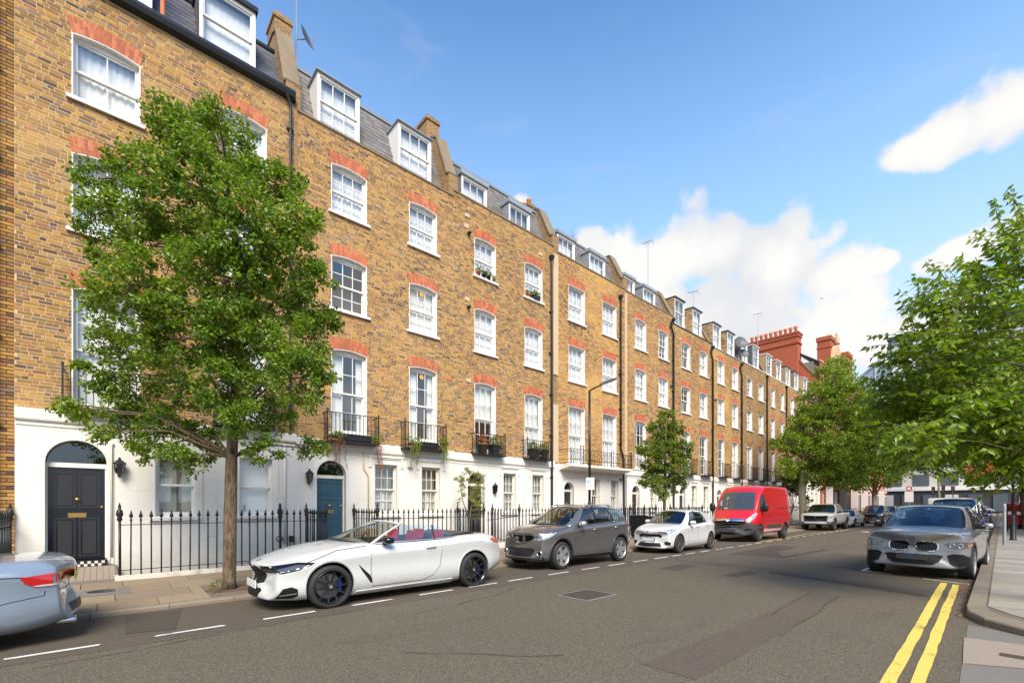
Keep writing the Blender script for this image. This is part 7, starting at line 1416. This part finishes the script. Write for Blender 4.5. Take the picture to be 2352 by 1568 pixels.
plain('estate_car', 'pale silver car half seen behind the black hatchback', (60.5, 8.3, -.05), 4.3, .88, 1.5, SILVERP)
plain('estate_car', 'silver estate car squeezed behind the silver SUV', (18.4, 1.5, 0), 4.3, .87, 1.45, SILVERP, a0=1.15, c0=4.0, c1=3.5)
plain('people_carrier', 'dark blue people carrier second behind the silver SUV', (24.3, 1.72, 0), 4.4, .90, 1.84, BLUEP, belt=.61, a0=.95, a1=1.6, c1=4.0, c0=4.3, flags='pgkgkgp', glass=CARGLASS)
plain('suv_car', 'black boxy SUV parked behind the blue people carrier', (30.2, 1.85, 0), 4.4, .95, 1.9, BLACKP, belt=.62, a0=1.35, a1=1.7, c1=4.1, c0=4.3, flags='pgkgkgp', r=.37, zb=.26)
wv_ = van('delivery_van', 'white van turning across the far junction, its side to the camera', (76, 1.6, 0), WHITEH, detail=False); wv_.root.rotation_euler = (0, 0, rad(90)); wv_.root.scale = (1.15, 1, .95)
plain('hatchback_car', 'distant black car on the right beyond the white van', (48, 2.1, 0), 4.2, .88, 1.5, BLACKP)
# ------------------------------------------------------------------ street furniture, fittings, plants
def lamp_post(label, x, y, z, top, arm, base_h=1.65):
    o = thing('street_lamp', label, 'street lamp', (x, y, z), group='black street lamps')
    MB().lathe([(.11, 0), (.11, .05), (.088, .08), (.085, base_h - .1), (.06, base_h), (.05, base_h + .04)], (x, y, z), n=16).build('base', PIPE, o, True); MB().tube([(x, y, z + base_h - .05), (x, y, top)], [.046, .038], 12).build('pole', PIPE, o, True)
    ax, ay = arm; MB().tube([(x, y, top - .1), (x, y, top), (x + ax * .12, y + ay * .12, top + .05), (x + ax * .45, y + ay * .45, top + .13)], .028, 8).build('arm', PIPE, o, True)
    d = Vector((ax, ay, 0)).normalized(); s = d.cross(Vector((0, 0, 1))); p = Vector((x + ax * .4, y + ay * .4, top + .12)); q = Vector((x + ax, y + ay, top + .24)); b = MB(); vs = []
    for e, w_, h_ in ((p, .05, .05), (p.lerp(q, .25), .09, .07), (p.lerp(q, .75), .12, .04), (q, .07, .02)): vs += [e + s * w_, e + s * w_ * .7 + Vector((0, 0, h_)), e - s * w_ * .7 + Vector((0, 0, h_)), e - s * w_]
    b.add(vs, [(4 * i + j, 4 * i + (j + 1) % 4, 4 * i + 4 + (j + 1) % 4, 4 * i + 4 + j) for i in range(3) for j in range(4)] + [(0, 1, 2, 3), (15, 14, 13, 12)]); b.build('lamp_head', GREYMETAL, o, fix=True)
    return o
l1 = lamp_post('slim black street lamp carrying a parking sign behind the grey crossover', 12.67, 10.0, .0, 5.55, (.1, -1.05))
sg = thing('parking_sign', 'white parking sign with a blue square on the lamp column', 'sign', (12.6, 9.93, 2.1))
sx, sy = 12.60, 9.93; dv = Vector((.62, -.78, 0)); up = Vector((0, 0, 1)); nv = Vector((-.78, -.62, 0))
def onsign(a, c, t): return Vector((sx, sy, 2.1)) + dv * a + up * c + nv * t
MB().prism([(-.13, 0), (.15, 0), (.15, .42), (-.13, .42)], onsign, .0, .012).build('plate', PAINT, sg, fix=True)
MB().prism([(-.09, .24), (-.01, .24), (-.01, .34), (-.09, .34)], onsign, .012, .016).build('blue_square', mat('sign_blue', (0.05, 0.3, 0.68), .4), sg, fix=True)
MB().prism([(-.065, .255), (-.05, .255), (-.05, .285), (-.03, .29), (-.03, .32), (-.065, .325)], onsign, .016, .019).build('letter', PAINT, sg, fix=True)
SIGNGREY = mat('sign_grey_text', (0.3, 0.32, 0.34), .5)
for k in range(6): MB().prism([(.01 if k < 3 else -.09, .36 - k * .055), (.12, .36 - k * .055), (.12, .345 - k * .055), (.01 if k < 3 else -.09, .345 - k * .055)], onsign, .012, .014).build('text_line', SIGNGREY, sg, fix=True)
MB().tube([(12.67, 10.0, 2.2), tuple(onsign(0, .1, 0))], .02, 6).build('bracket', PIPE, sg)
lamp_post('black street lamp on the near pavement rising through the cherry leaves', 28.3, .1, .1, 6.2, (-.1, 1.1), 1.0)
lamp_post('black street lamp at the far right edge of the picture', 25.9, -.33, .1, 6.0, (-.1, .9), 1.0)
lamp_post('distant black street lamp before the plane tree', 45.3, 10.2, 0, 6.3, (.1, -1.0), 1.2)
def post(label, x, y, h, r, m=GREYMETAL):
    o = thing('pavement_post', label, 'post', (x, y, .1), group='posts on the near pavement'); MB().lathe([(r * 1.1, 0), (r, .04), (r, h - .04), (r * .8, h), (0, h + .01)], (x, y, .1), n=12).build('post', m, o, True); MB().lathe([(r * 1.03, h - .25), (r * 1.06, h - .24), (r * 1.06, h - .18), (r * 1.03, h - .17)], (x, y, .1), n=12).build('band', m, o, True)
post('thin grey post at the near kerb before the post box', 24.8, .3, 1.5, .05); post('dark bollard standing left of the post box', 37.0, .42, 1.45, .1, PIPE)
pb = thing('post_box', 'red oval post box with a black foot beneath the cherry tree', 'post box', (41.6, .1, .1))
def oval(b): b.v = [(41.6 + (x - 41.6) * .62, y, z) for x, y, z in b.v]; return b
REDBOX = paint('post_box_red', (0.52, 0.012, 0.012), 0, .3); oval(MB().lathe([(.45, 0), (.45, .24), (.43, .27)], (41.6, .1, .1), n=28)).build('foot', GLOSSBLACK, pb, True); oval(MB().lathe([(.43, .27), (.43, 1.38), (.47, 1.4), (.48, 1.45), (.45, 1.52), (.3, 1.58), (0, 1.6)], (41.6, .1, .1), n=28)).build('body', REDBOX, pb, True)
for yy in (-.1, .3): MB().box(41.3, 41.335, yy - .1, yy + .1, 1.27, 1.33).build('slot', GLOSSBLACK, pb); MB().box(41.31, 41.335, yy - .09, yy + .09, .95, 1.15).build('notice', PAINT, pb)
def lantern(label, x, z, y=13.965, s=1.0, hexa=True):
    o = thing('wall_lantern', label, 'lantern', (x, y, z), group='black wall lanterns'); yc = y - .13 * s; zc = z
    MB().lathe([(.03, -.2), (.075, -.12), (.095, .08), (.0, .08)], (x, yc, zc), n=6).build('glass', CARGLASS_DARK, o); b = MB()
    for k in range(6): t = 2 * math.pi * k / 6; b.bar((x + .075 * math.cos(t), yc + .075 * math.sin(t), zc - .12), (x + .096 * math.cos(t), yc + .096 * math.sin(t), zc + .08), .014)
    b.lathe([(.125, .075), (.12, .1), (.05, .17), (.025, .18), (.03, .21), (0, .24)], (x, yc, zc), n=6).lathe([(.08, -.12), (.03, -.17), (.02, -.22), (0, -.24)], (x, yc, zc), n=6); b.build('cage', IRON, o); MB().tube([(x, y, zc - .12), (x, yc + .03, zc - .19)], .014, 6).box(x - .035, x + .035, y - .02, y, zc - .2, zc + .02).build('bracket', IRON, o)
lantern('black wall lantern right of the black front door', .31, 2.44); lantern('black wall lantern left of the teal front door', 4.52, 2.4, s=.9); lantern('black wall lantern right of the leafy doorway', 11.6, 2.22, s=.9)
ab = thing('alarm_box', 'cream alarm box between the shuttered windows', 'alarm box', (7.85, 13.93, 3.0)); MB().prism([(7.76, 2.86), (7.94, 2.86), (7.94, 3.15), (7.76, 3.15)], lambda a, c, t: (a, t, c), 13.86, 13.965).build('case', CREAM, ab, fix=True); MB().box(7.8, 7.9, 13.85, 13.86, 2.88, 2.92).build('label_plate', RENDER_TAN, ab)
mb_ = thing('meter_box', 'small black meter box on the white wall left of the railing', 'meter box', (4.0, 13.93, .6)); MB().box(3.98, 4.12, 13.88, 13.965, .52, .69).build('case', BLACK, mb_); MB().tube([(4.0, 13.93, .52), (3.98, 13.93, .3), (3.95, 13.95, .1)], .01, 5).build('cable', BLACK, mb_)
hs = thing('coiled_hose', 'loop of black cable hung low on the white wall', 'cable', (3.75, 13.9, .6)); MB().tube([(3.73 + .08 * math.cos(t * .5), 13.92 + .01 * math.sin(t), .62 + .08 * math.sin(t * .5)) for t in range(28)], .012, 5).build('cable', BLACK, hs, True); MB().tube([(3.78, 13.92, 1.25 ), (3.72, 13.92, 1.3), (3.70, 13.92, 1.22), (3.76, 13.92, 1.18), (3.8, 13.92, 1.24)], .008, 5).build('loop', BLACK, hs, True)
for i, x, z, m in ((2, 10.33, 12.57, RENDER_TAN), (2, 10.29, 12.15, RENDER_TAN), (2, 14.31, 12.57, RENDER_TAN), (2, 10.33, 9.39, RENDER_TAN), (2, 11.27, 9.78, REDBRICK), (1, 9.48, 6.23, REDBRICK), (2, 10.39, 6.32, RENDER_TAN), (3, 20.35, 8.3, BLACK), (3, 20.35, 5.9, BLACK)):
    MB().box(x - .11, x + .11, YF - .02, YF + .02, z - .07, z + .07).build('air_brick', m, HOUSE[i])
for i, x, z in ((2, 10.38, 11.9), (2, 10.36, 9.08), (4, 25.5, 8.7), (6, 31.55, 8.8)): MB().lathe([(.05, 0), (.07, -.06), (.06, -.14), (0, -.15)], (x, YF, z), 'y', 10).build('vent_cowl', BLACK, HOUSE[i], True)
for i, x, z in ((5, 26.5, 11.75), (6, 31.6, 11.6), (7, 36.9, 11.4), (7, 36.9, 8.95), (7, 37.0, 5.95)): MB().tube([(x, YF, z), (x, YF - .12, z + .02), (x, YF - .2, z)], .03, 6).build('flue', PAINT, HOUSE[i], True)
STK = mat('window_sticker', (0.62, 0.40, 0.06), .5)
for z in (9.02, 6.09): MB().lathe([(0, 0), (.085, 0)], (8.42, YF + .125, z), 'y', 18).build('sticker', STK, HOUSE[1])
# plants on the balconies and sills
def trail(label, x0, x1, y, z, drop, m, seed, n=5, dens=40, size=.05, top=None, trough=True):
    o = thing('trailing_plant', label, 'plant', ((x0 + x1) / 2, y, z), group='plants on the first floor balconies'); rng = random.Random(seed)
    vs, fs = [], []; st = MB()
    for k in range(n):
        x = x0 + (x1 - x0) * rng.random(); p = Vector((x, y - .03, z)); pts = [p.copy()]; d = drop * rng.uniform(.45, 1.1)
        for j in range(8): p = p + Vector((rng.uniform(-.04, .04), rng.uniform(-.015, .012), -d / 8)); pts.append(p.copy())
        st.tube(pts, .005, 4, cap=False)
        for _ in range(dens): i = rng.random() ** .8 * 7.9; q = pts[int(i)].lerp(pts[int(i) + 1], i % 1); leaf(vs, fs, q + rdir(rng) * .02, rdir(rng, -.4), rdir(rng, .3), size * rng.uniform(.6, 1.2), size * .6, rng)
    b = MB(); b.v = [tuple(v) for v in vs]; b.f = fs; b.mi = [0] * len(fs); b.build('trailing_leaves', m, o); st.build('stems', BARK, o)
    if top: crown('top_leaves', top, [(Vector((x0 + (x1 - x0) * (k + .5) / 3, y, z + .05)), .13) for k in range(3)], 300, 16, size, seed + 1, o, .06)
    return o
trail('rusty dried creeper hanging over the teal door arch', 5.05, 5.4, 13.58, 3.62, .95, LEAF_RUST, 1, 7, 60, .045, LEAF_OLIVE); trail('rusty dried creeper hanging beside the shuttered window', 6.4, 6.58, 13.58, 3.62, .95, LEAF_RUST, 2, 5, 60, .045, LEAF_OLIVE)
trail('lime green ivy spilling from the left of the second balcony', 7.6, 8.15, 13.58, 3.7, .75, LEAF_LIME, 3, 8, 60, .05, LEAF_LIME); trail('lime green ivy spilling from the right of the second balcony', 8.92, 9.15, 13.58, 3.75, .75, LEAF_LIME, 4, 6, 60, .05, LEAF_LIME)
def trough(label, x0, x1, y, z, h=.22, m=BLACK):
    o = thing('planter_trough', label, 'planter', ((x0 + x1) / 2, y, z), group='black balcony troughs'); MB().prism([(x0 + .02, 0), (x1 - .02, 0), (x1, h), (x0, h)], lambda a, c, t: (a, t, z + c), y - .09, y + .09).build('trough', m, o, fix=True); MB().box(x0 + .02, x1 - .02, y - .075, y + .075, z + h - .02, z + h + .004).build('earth', SOIL, o); MB().box(x0 - .01, x1 + .01, y - .1, y + .1, z + h - .03, z + h - .005).build('rim', m, o); return o
trough('black plant trough on the balcony above the teal door', 5.4, 6.35, 13.75, 3.52); trough('black plant trough on the balcony with lime ivy', 8.2, 8.85, 13.75, 3.52)
def pot(label, x, y, z, r, h, m, pm=None, ph=.2, seed=0, square=False, flower=None):
    o = thing('plant_pot', label, 'plant pot', (x, y, z), group='pots on sills and balconies'); n = 4 if square else 14; a = math.pi / 4 if square else 0; k = 1.3 if square else 1
    MB().lathe([(0, .005), (r * .78 * k, 0), (r * .95 * k, h * .85), (r * 1.06 * k, h * .86), (r * 1.06 * k, h), (r * .9 * k, h), (r * .85 * k, h * .92), (0, h * .92)], (x, y, z), n=n, a0=a, a1=a + 2 * math.pi).build('pot', m, o, not square)
    if pm: crown('leaves', pm, [(Vector((x, y, z + h + ph * .4)), max(r * 1.1, ph * .55))], 900, 12, .05, seed, o, .05)
    if flower: crown('flowers', flower, [(Vector((x, y, z + h + ph * .55)), r * 1.05)], 700, 6, .035, seed + 3, o, .04)
FLO = leaf_mat('orange_petal', [(0, (.7, .2, .02)), (1, (.75, .4, .03))]); FLP = leaf_mat('purple_petal', [(0, (.25, .1, .35)), (1, (.45, .25, .5))])
pot('terracotta pot with pale green leaves on the top floor sill', 10.83, 13.96, 10.44, .085, .15, TERRA, LEAF_OLIVE, .18, 1); pot('dark pot of orange flowers on the top floor sill', 11.1, 13.96, 10.44, .09, .13, BLACK, LEAF_C, .15, 2, False, FLO); pot('dark pot of purple flowers on the top floor sill', 11.34, 13.96, 10.44, .1, .13, BLACK, LEAF_C, .2, 3, False, FLP); pot('small pot with a green sprig at the end of the sill', 11.6, 13.96, 10.44, .06, .1, TERRA, LEAF_C, .15, 4)
pot('small terracotta pot with orange flower on the right sill', 13.45, 13.96, 10.44, .07, .14, TERRA, LEAF_C, .12, 5, False, FLO); pot('second small terracotta pot on the right sill', 13.63, 13.96, 10.44, .07, .14, TERRA, LEAF_C, .08, 6); trough('slate grey trough of bushy green leaves on the right sill', 13.76, 14.2, 13.97, 10.44, .17); crown('bushy_leaves', LEAF_C, [(Vector((13.87, 13.95, 10.68)), .12), (Vector((14.08, 13.95, 10.68)), .12)], 700, 14, .05, 7, bpy.data.objects['planter_trough.002'], .05)
pot('weathered brown tub with a clipped brown bush', 10.88, 13.78, 3.5, .22, .42, BARK, LEAF_RUST, .4, 8); pot('black square tub of thin green stems', 11.48, 13.78, 3.5, .2, .42, BLACK, LEAF_OLIVE, .35, 9, True); pot('black square tub on the far balcony with grassy leaves', 13.66, 13.8, 3.55, .2, .4, BLACK, LEAF_OLIVE, .25, 10, True); pot('black square tub beside a small clay pot', 14.25, 13.8, 3.55, .2, .4, BLACK, LEAF_OLIVE, .2, 12, True); pot('little terracotta pot standing in front of the black tubs', 13.98, 13.72, 3.55, .07, .13, TERRA, None)
ol = thing('olive_shrub', 'slender yellow-green shrub growing up beside the leafy doorway', 'shrub', (9.55, 12.9, 0)); MB().tube([(9.55, 12.9, -.8), (9.6, 12.9, .9), (9.72, 12.9, 1.7), (9.6, 12.9, 2.5)], [.04, .03, .02, .008], 7).tube([(9.6, 12.9, 1.0), (9.3, 12.85, 1.7), (9.1, 12.8, 2.4)], [.02, .014, .005], 6).tube([(9.7, 12.9, 1.6), (9.95, 12.85, 2.3)], [.018, .006], 6).build('stem', BARK, ol, True)
crown('leaves', LEAF_OLIVE, [(Vector(p), r) for p, r in (((9.9, 12.85, 2.5), .28), ((9.95, 12.85, 2.1), .25), ((9.85, 12.85, 1.75), .25), ((10.05, 12.9, 1.5), .22), ((9.3, 12.8, 2.4), .2), ((9.1, 12.8, 2.45), .14), ((9.2, 12.8, 2.0), .13), ((9.15, 12.85, 1.7), .1), ((9.5, 12.85, 2.75), .14), ((9.95, 12.9, 1.2), .18))], 170, 30, .065, 31, ol, .1, six=True, asp=.45)
bg_ = thing('plastic_bag', 'torn grey plastic bag caught in the branches of the large tree', 'plastic bag', tuple(at(295, 700, 7.5))); b = MB(); vs = []; rr = random.Random(5)
for i in range(7):
    for j in range(6): vs.append(at(266 + i * 10 + rr.uniform(-3, 3), 712 - i * 3 + (j - 2.5) * (3 + 3.4 * math.sin(i / 6 * math.pi)) + rr.uniform(-2, 2), 7.45 + .06 * math.sin(i * 1.7 + j) + rr.uniform(-.02, .02)))
b.add(vs, [(i * 6 + j, i * 6 + 6 + j, i * 6 + 7 + j, i * 6 + 1 + j) for i in range(6) for j in range(5)]); b.build('sheet', mat('grey_plastic', (0.55, 0.52, 0.5), .4, var=.1), bg_, True); MB().tube([at(262, 712, 7.45), at(255, 716, 7.46), at(262, 705, 7.44), at(268, 708, 7.45)], .008, 5).build('handle', MATS['grey_plastic'], bg_)
# weeds round the pit
wd = thing('kerbside_weed', 'tuft of green weeds at the foot of the large tree', 'weed', (2.2, 9.85, 0)); vs, fs = [], []; rr = random.Random(6)
for cx2, cy2 in ((2.15, 9.8), (2.2, 9.72), (1.55, 9.75), (2.25, 10.0)):
    for _ in range(26): leaf(vs, fs, Vector((cx2 + rr.uniform(-.06, .06), cy2 + rr.uniform(-.06, .06), rr.uniform(0, .18))), rdir(rr, .8), rdir(rr), rr.uniform(.05, .1), .03, rr)
b = MB(); b.v = [tuple(v) for v in vs]; b.f = fs; b.mi = [0] * len(fs); b.build('leaves', LEAF_C, wd); MB().tube([(2.15, 9.8, -.02), (2.16, 9.8, .15)], .006, 5).build('stem', BARK, wd)
# litter of fallen leaves in the near channel
vs, fs = [], []; rr = random.Random(9)
for _ in range(420): x = rr.uniform(9, 24); leaf(vs, fs, Vector((x, ky(x) + rr.random() ** 2 * .22 + .01, .012 + rr.random() * .012)), Vector((rr.uniform(-1, 1), rr.uniform(-1, 1), .05)).normalized(), Vector((rr.uniform(-.4, .4), rr.uniform(-.4, .4), 1)).normalized(), .05, .03, rr)
b = MB(); b.v = [tuple(v) for v in vs]; b.f = fs; b.mi = [0] * len(fs); tag(b.build('fallen_leaves', LEAF_RUST), 'dry brown leaves gathered in the channel of the near kerb', 'leaves', None, 'stuff')
def bin_(label, x, y, h=1.05, w=.56, m=BLACK):
    o = thing('wheelie_bin', label, 'bin', (x, y, .05), group='bins behind the railings'); MB().prism([(-.22, .06), (.22, .06), (.27, h - .1), (-.27, h - .1)], lambda a, c, t: (x + a, y + t, .05 + c), -.28, .28).build('body', m, o, fix=True)
    MB().prism([(-.31, h - .1), (.29, h - .1), (.29, h - .05), (.0, h), (-.31, h - .03)], lambda a, c, t: (x + a, y + t, .05 + c), -.31, .31).build('lid', m, o, fix=True)
    for s_ in (-.22, .22): MB().lathe([(0, -.03), (.09, -.03), (.09, .03), (0, .03)], (x + .2, y + s_, .14), 'y', 12).build('wheel', RUBBER, o)
bin_('black wheelie bin on the pavement behind the grey crossover', 18.75, 11.9); bin_('second black bin next to the first, against the railing', 19.45, 11.95, .98)
# aerials and dishes
def aerial(label, x, y, z0, z1, n=7, two=False):
    o = thing('roof_aerial', label, 'aerial', (x, y, z0), group='roof aerials'); MB().tube([(x, y, z0), (x, y, z1)], [.024, .018], 6).build('mast', GREYMETAL, o); b = MB().bar((x - .1, y - .3, z1 - .1), (x + .15, y + .5, z1 + .12), .02)
    for k in range(n): t = k / (n - 1); p = Vector((x - .1 + .25 * t, y - .3 + .8 * t, z1 - .1 + .22 * t)); b.bar(p - Vector((.22, -.06, 0)), p + Vector((.22, -.06, 0)), .01)
    b.bar((x - .35, y - .32, z1 - .25), (x + .2, y - .3, z1 + .15), .01).bar((x - .3, y - .3, z1 + .1), (x + .2, y - .34, z1 - .3), .01); b.build('array', GREYMETAL, o)
aerial('tall roof aerial against the big white cloud', 26.3, 16, 14.5, 18.6); aerial('roof aerial behind the tile-clad dormers', 32.5, 16, 14.3, 17.3); aerial('far roof aerial beside the red chimney', 49.2, 17.5, 14, 20.8); aerial('low roof aerial lying back over the third dormer roof', 17.6, 15.1, 14.6, 15.1, 5)
DISHM = mat('dish_grey', (0.10, 0.105, 0.11), .5)
def dish(label, x, y, z, r, d, mast=None):
    o = thing('satellite_dish', label, 'satellite dish', (x, y, z), group='satellite dishes'); q = Vector(d).normalized().to_track_quat('Z', 'Y').to_matrix().to_4x4(); Mx = Matrix.Translation((x, y, z)) @ q; b = MB().lathe([(0, 0), (r * .5, r * .07), (r * .8, r * .18), (r, r * .28)], n=20); b.v = [tuple(Mx @ Vector(v)) for v in b.v]; b.build('reflector', DISHM, o, True)
    MB().tube([Mx @ Vector((0, -r, r * .25)), Mx @ Vector((0, -.1 * r, r * 1.2))], .012, 5).build('feed_arm', GREYMETAL, o)
    if mast: MB().tube(mast, .025, 6).build('mast', GREYMETAL, o)
dish('dark satellite dish on the mast beside the first chimney', 5.05, 15.9, 17.1, .33, (.6, -.7, .35), [(4.8, 16, 15.4), (4.8, 16, 18.6)]); MB().tube([(4.8, 16, 17.0), (5.05, 15.92, 17.1)], .02, 5).build('bracket', GREYMETAL, bpy.data.objects['satellite_dish'])
dish('large grey satellite dish in front of the far dormers', 35.9, 14.0, 13.75, .5, (-.5, -.7, .3), [(35.9, 14.1, 12.4), (35.9, 14.1, 14.4)]); dish('smaller grey dish below the large one', 36.2, 13.9, 13.0, .36, (-.5, -.7, .3), [(36.2, 14.0, 12.4), (36.2, 14.0, 13.0)])
for k, (x, z) in enumerate(((9.0, 15.05), (6.9, 15.4))):
    pass
# signals and signs at the far junction
def signal(label, x, y, z1=3.6):
    o = thing('traffic_light', label, 'traffic light', (x, y, 0), group='traffic lights at the far junction'); MB().tube([(x, y, 0), (x, y, z1)], .06, 8).build('pole', PIPE, o); MB().box(x - .22, x - .05, y - .2, y + .2, z1 - 1.1, z1).build('head', BLACK, o)
    for k in range(3): MB().lathe([(0, 0), (.11, 0), (.13, -.12)], (x - .225, y, z1 - .2 - k * .34), 'x', 12).build('lens', GREYMETAL, o)
signal('left traffic light at the far junction', 92, 8.3, 4.2); signal('middle traffic light at the far junction', 93, 7.3, 4.4); signal('right traffic light at the far junction', 92, 6.2, 4.2)
ns = thing('road_sign', 'white road sign with a red ring on a far post', 'sign', (80, 9.6, 0)); MB().tube([(80, 9.6, 0), (80, 9.6, 4)], .05, 8).build('pole', GREYMETAL, ns); MB().box(79.9, 79.94, 9.15, 10.05, 1.9, 3.3).build('plate', PAINT, ns); MB().lathe([(0, 0), (.3, 0)], (79.9, 9.6, 3.7), 'x', 20).build('disc', PAINT, ns); MB().lathe([(.2, -.01), (.32, -.01)], (79.9, 9.6, 3.7), 'x', 20).build('ring', REDBOX, ns)
bd = thing('bird', 'dark bird gliding high over the far rooftops', 'bird', tuple(at(1887, 685, 60))); c0 = at(1887, 685, 60)
b = MB(); wv = [RX * a + Vector((0, 0, z)) + FX * d for a, z, d in ((-.3, -.02, .08), (-.12, .05, .02), (0, .01, 0), (.12, .05, .02), (.3, -.02, .08))]; wv2 = [v + FX * .1 + Vector((0, 0, -.012)) for v in wv]
b.add([c0 + v for v in wv + wv2], [(i, i + 1, i + 6, i + 5) for i in range(4)]); b.lathe([(0, -.12), (.025, -.09), (.032, 0), (.016, .08), (.035, .13)], tuple(c0), 'x', 8); b.build('body', CURTAIN, bd, True)

bpy.data.scenes.remove(WORK)
